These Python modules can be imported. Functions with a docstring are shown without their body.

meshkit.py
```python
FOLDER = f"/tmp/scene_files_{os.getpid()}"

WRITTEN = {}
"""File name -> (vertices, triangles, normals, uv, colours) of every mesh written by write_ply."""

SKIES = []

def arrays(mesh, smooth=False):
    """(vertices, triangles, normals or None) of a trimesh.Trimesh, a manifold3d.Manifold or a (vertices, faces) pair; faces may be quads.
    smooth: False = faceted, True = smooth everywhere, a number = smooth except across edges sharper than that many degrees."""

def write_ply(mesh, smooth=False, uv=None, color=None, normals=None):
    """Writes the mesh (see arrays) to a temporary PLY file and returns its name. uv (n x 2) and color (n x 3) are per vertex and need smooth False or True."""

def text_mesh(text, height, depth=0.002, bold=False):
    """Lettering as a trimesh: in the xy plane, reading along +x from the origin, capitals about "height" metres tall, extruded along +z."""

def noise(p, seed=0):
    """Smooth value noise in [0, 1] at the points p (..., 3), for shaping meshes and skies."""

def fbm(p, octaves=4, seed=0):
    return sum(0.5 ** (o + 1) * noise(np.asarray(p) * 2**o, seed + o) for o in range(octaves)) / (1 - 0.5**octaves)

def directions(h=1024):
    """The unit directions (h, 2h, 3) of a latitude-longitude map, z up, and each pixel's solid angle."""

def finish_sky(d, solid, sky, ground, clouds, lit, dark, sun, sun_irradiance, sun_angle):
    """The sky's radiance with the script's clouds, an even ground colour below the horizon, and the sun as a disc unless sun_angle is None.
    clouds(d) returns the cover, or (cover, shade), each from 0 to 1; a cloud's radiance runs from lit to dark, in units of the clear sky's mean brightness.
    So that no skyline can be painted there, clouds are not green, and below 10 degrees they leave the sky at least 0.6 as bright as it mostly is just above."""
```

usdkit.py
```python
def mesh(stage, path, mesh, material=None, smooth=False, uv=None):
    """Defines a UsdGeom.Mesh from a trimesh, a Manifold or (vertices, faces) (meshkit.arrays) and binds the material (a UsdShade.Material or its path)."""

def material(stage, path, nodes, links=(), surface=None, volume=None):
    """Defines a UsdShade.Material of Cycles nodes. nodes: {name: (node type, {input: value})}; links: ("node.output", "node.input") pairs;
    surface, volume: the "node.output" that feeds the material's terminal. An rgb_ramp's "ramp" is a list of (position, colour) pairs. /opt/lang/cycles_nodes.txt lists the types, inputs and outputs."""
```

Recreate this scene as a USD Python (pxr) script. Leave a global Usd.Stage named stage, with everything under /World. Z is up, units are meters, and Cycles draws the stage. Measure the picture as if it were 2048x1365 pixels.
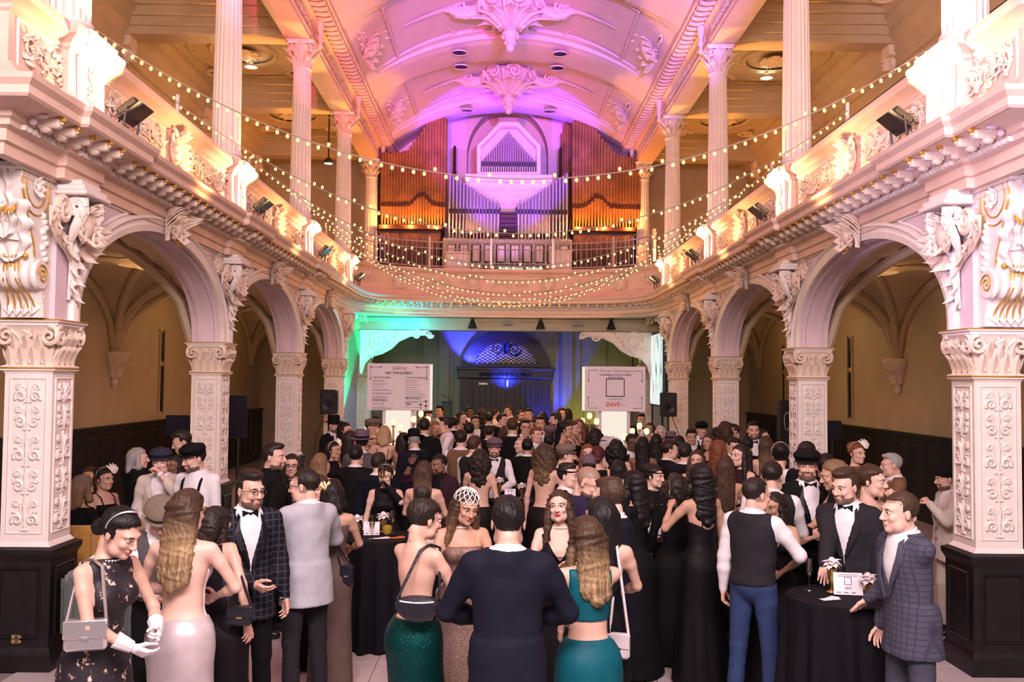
import math, random
import numpy as np
import trimesh, usdkit, meshkit
from pxr import Usd, UsdGeom, UsdLux, UsdShade, Gf, Sdf, Vt

stage = Usd.Stage.CreateInMemory()
UsdGeom.SetStageUpAxis(stage, UsdGeom.Tokens.z)
UsdGeom.SetStageMetersPerUnit(stage, 1.0)
UsdGeom.Xform.Define(stage, '/World')
UsdGeom.Scope.Define(stage, '/World/Looks')
PI = math.pi
rng = random.Random(7)

# ---------------------------------------------------------------- camera
PITCH, YAW, ROLL, EX, FPX = 0.04168089, 0.01073354, 0.00880407, -0.12437518, 1887.33
EYE = np.array([EX, 0.0, 2.5])
_fw = np.array([math.sin(YAW) * math.cos(PITCH), math.cos(YAW) * math.cos(PITCH), math.sin(PITCH)])
_r0 = np.array([math.cos(YAW), -math.sin(YAW), 0.0]); _u0 = np.cross(_r0, _fw)
_rt = _r0 * math.cos(ROLL) + _u0 * math.sin(ROLL); _up = -_r0 * math.sin(ROLL) + _u0 * math.cos(ROLL)
cam = UsdGeom.Camera.Define(stage, '/World/camera')
cam.CreateHorizontalApertureAttr(36.0); cam.CreateVerticalApertureAttr(36.0 * 1365 / 2048)
cam.CreateFocalLengthAttr(FPX * 36.0 / 2048); cam.CreateFStopAttr(0.0); cam.CreateFocusDistanceAttr(9.0)
cam.CreateClippingRangeAttr(Gf.Vec2f(0.1, 200.0)); cam.CreateExposureAttr(0.22)
_m = np.eye(4); _m[0, :3], _m[1, :3], _m[2, :3], _m[3, :3] = _rt, _up, -_fw, EYE
cam.AddTransformOp().Set(Gf.Matrix4d(_m.tolist()))

def ray(u, v): return _fw + _rt * (u - 1024) / FPX - _up * (v - 682.5) / FPX
def on_y(u, v, Y): d = ray(u, v); return EYE + d * (Y / d[1])
def on_z(u, v, Z): d = ray(u, v); return EYE + d * ((Z - 2.5) / d[2])

# ---------------------------------------------------------------- lights
def xf(prim, loc, to=None):
    m = np.eye(4); m[3, :3] = loc
    if to is not None:
        z = np.array(loc, float) - np.array(to, float); z /= np.linalg.norm(z)
        a = np.array([0, 0, 1.0]) if abs(z[2]) < .99 else np.array([0, 1.0, 0])
        x = np.cross(a, z); x /= np.linalg.norm(x); m[0, :3], m[1, :3], m[2, :3] = x, np.cross(z, x), z
    UsdGeom.Xformable(prim).AddTransformOp().Set(Gf.Matrix4d(m.tolist()))
_nl = [0]
def lamp(loc, color, power, radius=.05, to=None, cone=None, soft=.3, kind='sphere', size=None):
    _nl[0] += 1
    p = f'/World/lamp_{_nl[0]:03d}'
    if kind == 'rect':
        l = UsdLux.RectLight.Define(stage, p); l.CreateWidthAttr(size[0]); l.CreateHeightAttr(size[1])
    else:
        l = UsdLux.SphereLight.Define(stage, p); l.CreateRadiusAttr(radius)
    l.CreateColorAttr(Gf.Vec3f(*color)); l.CreateIntensityAttr(power); l.CreateNormalizeAttr(True)
    if cone:
        s = UsdLux.ShapingAPI.Apply(l.GetPrim()); s.CreateShapingConeAngleAttr(cone); s.CreateShapingConeSoftnessAttr(soft)
    xf(l.GetPrim(), loc, to)
dome = UsdLux.DomeLight.Define(stage, '/World/ambience')
dome.CreateColorAttr(Gf.Vec3f(1.0, .78, .80)); dome.CreateIntensityAttr(.10)

WARM = (1.0, .62, .28); GOLD = (1.0, .44, .09); VIOLET = (.42, .16, 1.0); PINKW = (1.0, .78, .81)
# warm lamps on the cornice before each pedestal, uplights at the column feet
for s in (-1, 1):
    for i, y in enumerate((8.4, 13.3, 18.2, 23.1)):
        lamp((s * 3.36, y + .42, 5.0), WARM, (100, 90, 85, 80)[i], .05, to=(s * 3.95, y + .02, 5.5), cone=46)
        lamp((s * 3.70, y + .45, 5.6), GOLD, 170, .05, to=(s * 4.25, y + .3, 9.2), cone=24)
        lamp((s * 3.30, y + 2.4, 4.85), (1.0, .46, .16), 20, .05, to=(s * 3.95, y + 2.4, 5.2), cone=75)    # low cornice floodlights washing the parapet
    for y in (10.7, 15.6, 20.5, 25.5):
        lamp((s * 6.0, y, 8.2), (1.0, .52, .12), 9, .1)          # gallery ceiling lamps
        lamp((s * 5.9, y, 3.9), (1.0, .58, .20), 4.5, .1)    # aisle lamps
# added pink front fill first, then coloured stage washes behind the viewer
lamp((0, .5, 6.5), PINKW, 370, kind='rect', size=(6, 2), to=(0, 10, 2.0))
lamp((2.5, 1, 5), VIOLET, 5600, .1, to=(.9, 22, 11.2), cone=11)
lamp((-2.5, 1, 5), (1.0, .09, .26), 4200, .1, to=(-1.9, 20, 11.0), cone=11)
lamp((1.5, 3, 5), (.5, .2, 1.0), 1600, .1, to=(.6, 18, 11.2), cone=16)
lamp((-1.0, 2.5, 3.0), (.85, .65, 1.0), 500, .1, to=(4.1, 7.2, 5.2), cone=22)
# violet on the organ wall, orange at the pipe feet
lamp((0, 24.6, 6.2), (.20, .03, 1.0), 620, .1, to=(0, 29.4, 10.9), cone=32)
lamp((0, 25.8, 5.9), (.75, .3, 1.0), 14, .1, to=(0, 28, 8.0), cone=40)
for s in (-1, 1):
    for dx in (-.75, 0, .75): lamp((s * 2.85 + dx, 27.5, 7.05), (1.0, .33, .05), 20, .04)
# coloured spots under the organ gallery
lamp((-3.35, 23.9, .3), (.0, 1.0, .28), 520, .05, to=(-4.0, 25.6, 3.4), cone=25)
lamp((-2.7, 25.2, 3.75), (.0, .8, 1.0), 22, .04)
lamp((1.15, 28.0, .7), (.03, .05, 1.0), 260, .05, to=(1.25, 28.7, 2.2), cone=28)
lamp((-1.1, 28.0, 3.0), (.03, .04, 1.0), 320, .05, to=(-.8, 28.75, 3.9), cone=50)
lamp((0, 28.2, 2.5), (.03, .05, 1.0), 60, .05, to=(0, 28.7, 2.75), cone=50)
lamp((2.7, 27.6, .6), (.70, .75, .08), 42, .05, to=(2.7, 29, 3), cone=42)
lamp((0, 20.5, 3.6), (1.0, .48, .13), 55, .2)


# ---------------------------------------------------------------- helpers
_names = {}
def numbered(parent, name):
    k = (parent, name); n = _names.get(k, 0); _names[k] = n + 1
    return name if n == 0 else f'{name}_{n:03d}'
def meta(prim, label=None, cat=None, group=None, kind=None):
    for k, v in (('label', label), ('category', cat), ('group', group), ('kind', kind)):
        if v: prim.SetCustomDataByKey(k, v)
def mat4(loc=(0, 0, 0), rotz=0.0, scale=1.0):
    c, s = math.cos(rotz), math.sin(rotz)
    sx, sy, sz = (scale,) * 3 if np.ndim(scale) == 0 else scale
    return Gf.Matrix4d(c * sx, s * sx, 0, 0, -s * sy, c * sy, 0, 0, 0, 0, sz, 0, *map(float, loc), 1)
def thing(name, label, cat, loc=(0, 0, 0), rotz=0.0, group=None, kind=None, scale=1.0, parent='/World'):
    p = parent + '/' + numbered(parent, name)
    x = UsdGeom.Xform.Define(stage, p); x.AddTransformOp().Set(mat4(loc, rotz, scale))
    meta(x.GetPrim(), label, cat, group, kind)
    return p
def dup(src, label=None, loc=(0, 0, 0), rotz=0.0, group=None, scale=1.0, parent='/World'):
    s = stage.GetPrimAtPath(src); d = s.GetCustomData()
    base = src.rsplit('/', 1)[1]
    while base[-4:-3] == '_' and base[-3:].isdigit(): base = base[:-4]
    p = thing(base, label or d.get('label'), d.get('category'), loc, rotz, group or d.get('group'), d.get('kind'), scale, parent)
    q = stage.GetPrimAtPath(p); q.GetReferences().AddInternalReference(src); q.SetInstanceable(True)
    return p
def part(parent, name, vf, material, smooth=35, label=None, kind=None, color=None, xform=None, uv=None):
    p = parent + '/' + numbered(parent, name)
    if color is not None:
        v, f = vf; m = usdkit.mesh(stage, p, (v, f), material, smooth=True)
        UsdGeom.PrimvarsAPI(m).CreatePrimvar('Cd', Sdf.ValueTypeNames.Color3fArray, 'vertex').Set(Vt.Vec3fArray.FromNumpy(np.asarray(color, np.float32)))
    else:
        m = usdkit.mesh(stage, p, vf, material, smooth=smooth)
    if xform is not None: m.AddTransformOp().Set(xform)
    meta(m.GetPrim(), label, kind=kind)
    return p
def solo(name, vf, material, label, cat, group=None, kind=None, smooth=35):
    p = part('/World', name, vf, material, smooth); meta(stage.GetPrimAtPath(p), label, cat, group, kind); return p

# geometry: everything is (vertices, triangles)
def tri(v, f):
    v, f = np.asarray(v, float), np.asarray(f, int)
    if f.shape[1] == 4: f = np.vstack([f[:, [0, 1, 2]], f[:, [0, 2, 3]]])
    return v, f
def cat(*ms):
    ms = [m for m in ms if m is not None and len(m[0])]
    at = np.cumsum([0] + [len(m[0]) for m in ms])
    return np.vstack([m[0] for m in ms]), np.vstack([m[1] + a for m, a in zip(ms, at)])
def mv(m, loc=(0, 0, 0), rz=0.0, rx=0.0, ry=0.0, s=1.0):
    v = m[0] * np.asarray(s, float)
    flip = np.prod(np.broadcast_to(np.asarray(s, float), 3)) < 0
    if rx: c, n = math.cos(rx), math.sin(rx); v = v @ np.array([[1, 0, 0], [0, c, n], [0, -n, c]])
    if ry: c, n = math.cos(ry), math.sin(ry); v = v @ np.array([[c, 0, -n], [0, 1, 0], [n, 0, c]])
    if rz: c, n = math.cos(rz), math.sin(rz); v = v @ np.array([[c, n, 0], [-n, c, 0], [0, 0, 1]])
    return v + np.asarray(loc, float), (m[1][:, ::-1] if flip else m[1])
def box(lo, hi, b=0.0):
    lo, hi = np.array(lo, float), np.array(hi, float)
    lo, hi = np.minimum(lo, hi), np.maximum(lo, hi)
    if b <= 0:
        t = trimesh.creation.box(extents=hi - lo); return np.array(t.vertices) + (lo + hi) / 2, np.array(t.faces)
    c, h = (lo + hi) / 2, (hi - lo) / 2; b = min(b, *(h * .49))
    pts = []
    for sx in (-1, 1):
        for sy in (-1, 1):
            for sz in (-1, 1):
                for k in range(3):
                    q = h.copy() - b; q[k] += b; pts.append(c + q * np.array([sx, sy, sz]))
    t = trimesh.convex.convex_hull(np.array(pts)); return np.array(t.vertices), np.array(t.faces)
def grid_faces(n, m, wrap_n=False, wrap_m=False):
    i = np.arange(n if wrap_n else n - 1)[:, None]; j = np.arange(m if wrap_m else m - 1)[None]
    a = i * m + j; b = ((i + 1) % n) * m + j; c = ((i + 1) % n) * m + (j + 1) % m; d = i * m + (j + 1) % m
    q = np.stack(np.broadcast_arrays(a, b, c, d), -1).reshape(-1, 4)
    return np.vstack([q[:, [0, 1, 2]], q[:, [0, 2, 3]]])
def lathe(prof, n=16, cap=True):
    prof = np.array(prof, float); a = np.arange(n) * 2 * PI / n
    v = np.stack([prof[:, 0:1] * np.cos(a), prof[:, 0:1] * np.sin(a), np.broadcast_to(prof[:, 1:2], (len(prof), n))], -1).reshape(-1, 3)
    f = grid_faces(len(prof), n, False, True)[:, ::-1]
    if cap:
        k = len(v); v = np.vstack([v, [0, 0, prof[0, 1]], [0, 0, prof[-1, 1]]]); j = np.arange(n); j2 = (j + 1) % n; top = (len(prof) - 1) * n
        f = np.vstack([f, np.stack([j2, j, np.full(n, k)], 1), np.stack([top + j, top + j2, np.full(n, k + 1)], 1)])
    return v, f
def tube(pts, r, n=6, cap=True):
    p = np.asarray(pts, float); r = np.broadcast_to(np.asarray(r, float), (len(p),))
    t = np.gradient(p, axis=0); t /= np.maximum(np.linalg.norm(t, axis=1, keepdims=True), 1e-9)
    ref = np.array([0, 0, 1.0]) if abs(t[0][2]) < .9 else np.array([1.0, 0, 0])
    us = []
    u = np.cross(t[0], ref); u /= np.linalg.norm(u)
    for k in range(len(p)):
        u = u - t[k] * (u @ t[k]); u /= max(np.linalg.norm(u), 1e-9); us.append(u)
    us = np.array(us); ws = np.cross(t, us); a = np.arange(n) * 2 * PI / n
    v = (p[:, None] + r[:, None, None] * (us[:, None] * np.cos(a)[None, :, None] + ws[:, None] * np.sin(a)[None, :, None])).reshape(-1, 3)
    f = grid_faces(len(p), n, False, True)
    if cap:
        k = len(v); v = np.vstack([v, p[0], p[-1]]); j = np.arange(n); j2 = (j + 1) % n; top = (len(p) - 1) * n
        f = np.vstack([f, np.stack([j, j2, np.full(n, k)], 1)[:, ::-1], np.stack([top + j, top + j2, np.full(n, k + 1)], 1)])
    return v, f[:, ::-1]
_ico = {k: trimesh.creation.icosphere(k) for k in (1, 2, 3)}
def ball(c, r, k=1):
    t = _ico[k]; return np.array(t.vertices) * np.asarray(r, float) + np.asarray(c, float), np.array(t.faces)
def extrude(poly, depth, axis='y'):
    """shapely polygon in (x, z) extruded along y from 0 to depth"""
    t = trimesh.creation.extrude_polygon(poly, depth, engine='earcut'); v = np.array(t.vertices)
    return np.stack([v[:, 0], depth - v[:, 2], v[:, 1]], 1), np.array(t.faces)
def offset_path(path, d, side=1, closed=False):
    p = np.asarray(path, float)
    e = np.diff(p, axis=0) if not closed else np.roll(p, -1, 0) - p
    e /= np.linalg.norm(e, axis=1, keepdims=True); n = np.stack([-e[:, 1], e[:, 0]], 1) * side
    if closed: a, b = np.roll(n, 1, 0), n
    else: a, b = np.vstack([n[:1], n]), np.vstack([n, n[-1:]])
    return p + d * (a + b) / (1 + (a * b).sum(1))[:, None]
def sweep(prof, path, side=1, closed=False):
    """prof: (out, z) points; path: plan points"""
    rows = []
    for d, z in prof:
        q = offset_path(path, d, side, closed); rows.append(np.column_stack([q, np.full(len(q), z)]))
    v = np.stack(rows, 0); m = v.shape[1]
    f = grid_faces(len(prof), m, False, closed)
    return v.reshape(-1, 3), (f if side > 0 else f[:, ::-1])
def arc_sweep(prof, curve, closed=False):
    """curve: (a, z) points of a flat arch seen from the front; prof: (radial, out) -> local (x=a, y=out, z)"""
    v = []
    for r, o in prof:
        q = offset_path(curve, r, 1, closed); v.append(np.column_stack([q[:, 0], np.full(len(q), o), q[:, 1]]))
    v = np.stack(v, 0); return v.reshape(-1, 3), grid_faces(len(prof), v.shape[1], False, closed)
def along(path, step, start=0.0, side=1):
    p = np.asarray(path, float); seg = np.diff(p, axis=0); L = np.linalg.norm(seg, axis=1); s = np.concatenate([[0], np.cumsum(L)])
    out = []; x = start
    while x <= s[-1]:
        k = min(np.searchsorted(s, x, 'right') - 1, len(L) - 1); e = seg[k] / L[k]
        out.append((p[k] + e * (x - s[k]), np.array([-e[1], e[0]]) * side)); x += step
    return out
def zrot(n): return math.atan2(n[1], n[0]) - PI / 2     # turns local +y to the plan direction n

# ornament in local space: x along, y out of the wall, z up
def spiral(R, turns=1.6, th=.03, out=.02, hand=1, start=0.0, n=26, sides=5):
    t = np.linspace(0, 1, n); r = R * (1 - .88 * t); a = start + hand * turns * 2 * PI * t
    return tube(np.column_stack([r * np.cos(a), out + .4 * th * t, r * np.sin(a)]), th * (1 - .45 * t), sides)
def leaf(L, W, curl=.3, lobes=3, n=8, m=5, th=.25):
    """a lobed acanthus leaf from the origin up z, curling out along +y"""
    s = np.linspace(0, 1, n)[:, None]; t = np.linspace(-1, 1, m)[None]
    w = W / 2 * np.sin(PI * np.clip(.12 + .88 * s, 0, 1)) ** .7 * (1 + .22 * np.cos(2 * PI * lobes * s))
    x = w * t; z = L * s * (1 - .25 * curl * s) + 0 * t; y = L * curl * s ** 2.2 + W * .18 * (1 - np.abs(t)) + W * .06 * np.cos(PI * 2 * t)
    a = np.stack([x, y, z], -1).reshape(-1, 3); b = a - np.array([0, W * th * .5, 0])
    f = grid_faces(n, m)[:, ::-1]
    edge = np.concatenate([np.arange(m), np.arange(1, n) * m + m - 1, (n - 1) * m + np.arange(m - 2, -1, -1), np.arange(n - 2, 0, -1) * m])
    e2 = np.roll(edge, -1); k = n * m
    side = np.vstack([np.stack([edge, e2, e2 + k], 1), np.stack([edge, e2 + k, edge + k], 1)])
    return np.vstack([a, b]), np.vstack([f, f[:, ::-1] + k, side[:, ::-1]])
def rosette(R, petals=7, out=.02):
    ms = [ball((0, out + R * .18, 0), (R * .32, R * .26, R * .32))]
    for k in range(petals):
        a = 2 * PI * k / petals; ms.append(mv(leaf(R, R * .8, .35, 1, 5, 3), (0, out, 0), ry=a))
    return cat(*ms)
def candelabra(W, H, seed=0, th=.018):
    """symmetric arabesque relief for a tall panel, standing on z=0"""
    r = random.Random(seed); ms = []; z = 0.0; k = 0
    ms.append(tube([(0, .005, 0), (0, .012, H * .5), (0, .005, H)], th * .6, 5))
    while z < H - .12:
        h = min(W * (1.25 if k % 2 == 0 else .95), H - z)
        ms.append(mv(leaf(h * .75, W * .32, .12, 3, 7, 5), (0, .006, z + h * .12)))
        for s in (-1, 1):
            ms.append(mv(spiral(W * .2, 1.4, th, .01, s, PI / 2 * (1 - s) + (.6 if k % 2 else -.6) * s), (s * W * .25, 0, z + h * .3)))
            ms.append(mv(spiral(W * .13, 1.3, th * .8, .01, -s, PI / 2 * (1 + s)), (s * W * .3, 0, z + h * .74)))
            ms.append(mv(leaf(W * .36, W * .2, .2, 3, 6, 3), (s * W * .06, .004, z + h * .36), ry=s * .9))
            ms.append(mv(leaf(W * .34, W * .17, .2, 2, 6, 3), (s * W * .05, .004, z + h * .66), ry=s * 1.25))
            ms.append(ball((s * W * .4, .012, z + h * .52), W * .045))
        ms.append(box((-W * .14, 0, z), (W * .14, .02, z + .022), .006)); z += h; k += 1
    v, f = cat(*ms); v[:, 2] = np.clip(v[:, 2], 0, H); v[:, 0] = np.clip(v[:, 0], -W / 2, W / 2); return v, f
def foliage_band(W, H, seed=0, dens=1.0):
    """dense acanthus scrollwork filling a W x H panel centred on the origin"""
    r = random.Random(seed); ms = []
    n = max(1, round(W / (H * .8)))
    for i in range(n):
        cx = (i + .5) * W / n - W / 2; s = 1 if i % 2 else -1
        ms.append(mv(spiral(H * .36, 1.7, H * .05, .02, s, s * PI / 2), (cx, 0, 0)))
        ms.append(mv(rosette(H * .15, 6, .03), (cx, 0, 0)))
        for k in range(int(11 * dens)):
            a = r.uniform(0, 2 * PI); rr = H * r.uniform(.22, .5)
            ms.append(mv(leaf(H * r.uniform(.26, .42), H * r.uniform(.14, .24), r.uniform(.2, .6), 3, 6, 3), (cx + rr * .9 * math.cos(a), .01, rr * .7 * math.sin(a)), ry=r.uniform(0, 2 * PI)))
        for k in range(int(6 * dens)):
            ms.append(ball((cx + r.uniform(-.5, .5) * W / n, .025, r.uniform(-.42, .42) * H), H * r.uniform(.03, .06)))
    v, f = cat(*ms); v[:, 0] = np.clip(v[:, 0], -W / 2, W / 2); v[:, 2] = np.clip(v[:, 2], -H / 2, H / 2); return v, f
def cartouche(W, H, seed=1):
    """swelling shield with a leaf crown, side scrolls and a drop"""
    ms = [ball((0, .06 * H, 0), (W * .26, H * .16, H * .3), 2)]
    ms.append(tube([(W * .3 * math.cos(a), .05 * H, H * .36 * math.sin(a)) for a in np.linspace(0, 2 * PI, 25)], W * .045, 5))
    for s in (-1, 1):
        ms.append(mv(spiral(W * .2, 1.6, W * .05, .04, s, PI / 2), (s * W * .36, .02, H * .22)))
        ms.append(mv(spiral(W * .16, 1.5, W * .045, .04, -s, -PI / 2), (s * W * .33, .02, -H * .24)))
        for k in range(4):
            ms.append(mv(leaf(H * .34, W * .2, .6, 3), (s * W * .22, .03, H * (.05 - .1 * k)), ry=s * (1.0 + .3 * k)))
    for k in range(5):
        ms.append(mv(leaf(H * .3, W * .2, .9, 3), (0, .05, H * .26), ry=(k - 2) * .55))
    for k in range(3):
        ms.append(mv(leaf(H * .32, W * .18, .7, 3), (0, .03, -H * .22), ry=PI + (k - 1) * .5))
    return cat(*ms)

# ---------------------------------------------------------------- materials
def mat(name, col, rough=.6, var=.06, vscale=6.0, bump=0.0, bscale=40.0, metal=0.0, spec=.4, sheen=0.0, emit=None, es=0.0, col2=None, trans=0.0):
    p = '/World/Looks/' + name
    c2 = col2 or tuple(max(0, c * (1 - 2.2 * var)) for c in col)
    nodes = {'tc': ('texture_coordinate', {}), 'n': ('noise_texture', {'scale': vscale, 'detail': 3.0}),
             'r': ('rgb_ramp', {'ramp': [(.3, c2), (.7, col)]}),
             'p': ('principled_bsdf', {'roughness': rough, 'metallic': metal, 'specular_ior_level': spec, 'sheen_weight': sheen, 'transmission_weight': trans})}
    links = [('tc.object', 'n.vector'), ('n.fac', 'r.fac'), ('r.color', 'p.base_color')]
    if emit: nodes['p'][1].update(emission_color=emit, emission_strength=es)
    if bump:
        nodes['b'] = ('noise_texture', {'scale': bscale, 'detail': 2.0}); nodes['bp'] = ('bump', {'strength': bump, 'distance': .01})
        links += [('tc.object', 'b.vector'), ('b.fac', 'bp.height'), ('bp.normal', 'p.normal')]
    usdkit.material(stage, p, nodes, links, surface='p.BSDF'); return p
def glow(name, col, strength):
    p = '/World/Looks/' + name
    usdkit.material(stage, p, {'e': ('emission', {'color': col, 'strength': strength})}, surface='e.emission'); return p
CREAM = mat('cream_plaster', (.82, .74, .68), .55, .04, 5, .1, 30)
MAUVE = mat('mauve_plaster', (.70, .55, .60), .6, .04, 3, .08, 20)
PEACH = mat('peach_plaster', (.77, .55, .45), .55, .05, 4, .08, 30)
ORNA = mat('ornament_plaster', (.79, .64, .52), .5, .05, 9, .1, 50)
GILT = mat('gilt_paint', (.72, .42, .08), .35, .1, 14, metal=.6)
VAULT = mat('vault_plaster', (.70, .56, .58), .6, .04, 2)
AISLE = mat('aisle_plaster', (.55, .43, .30), .7, .06, 2)
OLIVE = mat('olive_plaster', (.46, .42, .32), .7, .05, 2)
DARKW = mat('dark_wood', (.010, .007, .008), .45, .25, 8, .1, 60)
BLACK = mat('black_plastic', (.012, .012, .014), .45, .1)
RED_W = mat('mahogany', (.055, .013, .009), .45, .25, 6)
from shapely.geometry import Polygon, Point, LineString, box as sbox
from shapely.ops import unary_union
YP = [8.2, 13.1, 18.0, 22.9, 27.8]; PD = .41
def side(m, s, X=4.0):
    v = m[0]; w = np.column_stack([s * (X - v[:, 1]), v[:, 0], v[:, 2]])
    return w, (m[1] if s > 0 else m[1][:, ::-1])
SN = {-1: 'left', 1: 'right'}
def ell(c, a, b, zc, n=25, full=False):
    t = np.linspace(PI, 0, n); return np.column_stack([c + a * np.cos(t), zc + b * np.sin(t)])

# ---- floor
fl = UsdGeom.Xform.Define(stage, '/World/floor'); meta(fl.GetPrim(), 'pale pinkish tiled hall floor under the crowd', kind='structure')
TILE = mat('floor_tile', (.60, .50, .50), .25, .05, 1.5, spec=.5)
GROUT = mat('floor_grout', (.25, .2, .2), .8)
RUNNER = mat('dark_parquet', (.03, .018, .016), .3, .25, 9)
part('/World/floor', 'slab', box((-12, 2, -.2), (12, 32, -.012)), GROUT)
for i in range(-8, 9):
    for j in range(5, 21):
        x, y = i * .6, j * .6 + .05
        if 1.75 < x + .3 < 2.9 or abs(x) > 4.6: continue
        part('/World/floor', 'tile', box((x + .003, y + .003, -.012), (x + .597, y + .597, 0), .002), TILE, smooth=False)
for k in range(8):
    part('/World/floor', 'plank', box((1.8 + k * .15 + .002, 3, -.012), (1.8 + k * .15 + .148, 24, 0.0), .002), RUNNER, smooth=False)
part('/World/floor', 'far_tiles', cat(box((-4.8, 12.66, -.012), (1.79, 30, 0)), box((3.01, 12.66, -.012), (4.8, 30, 0)), box((-12, 2, -.012), (-4.81, 30, 0)), box((4.81, 2, -.012), (12, 30, 0))), TILE, kind='stuff')

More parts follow.
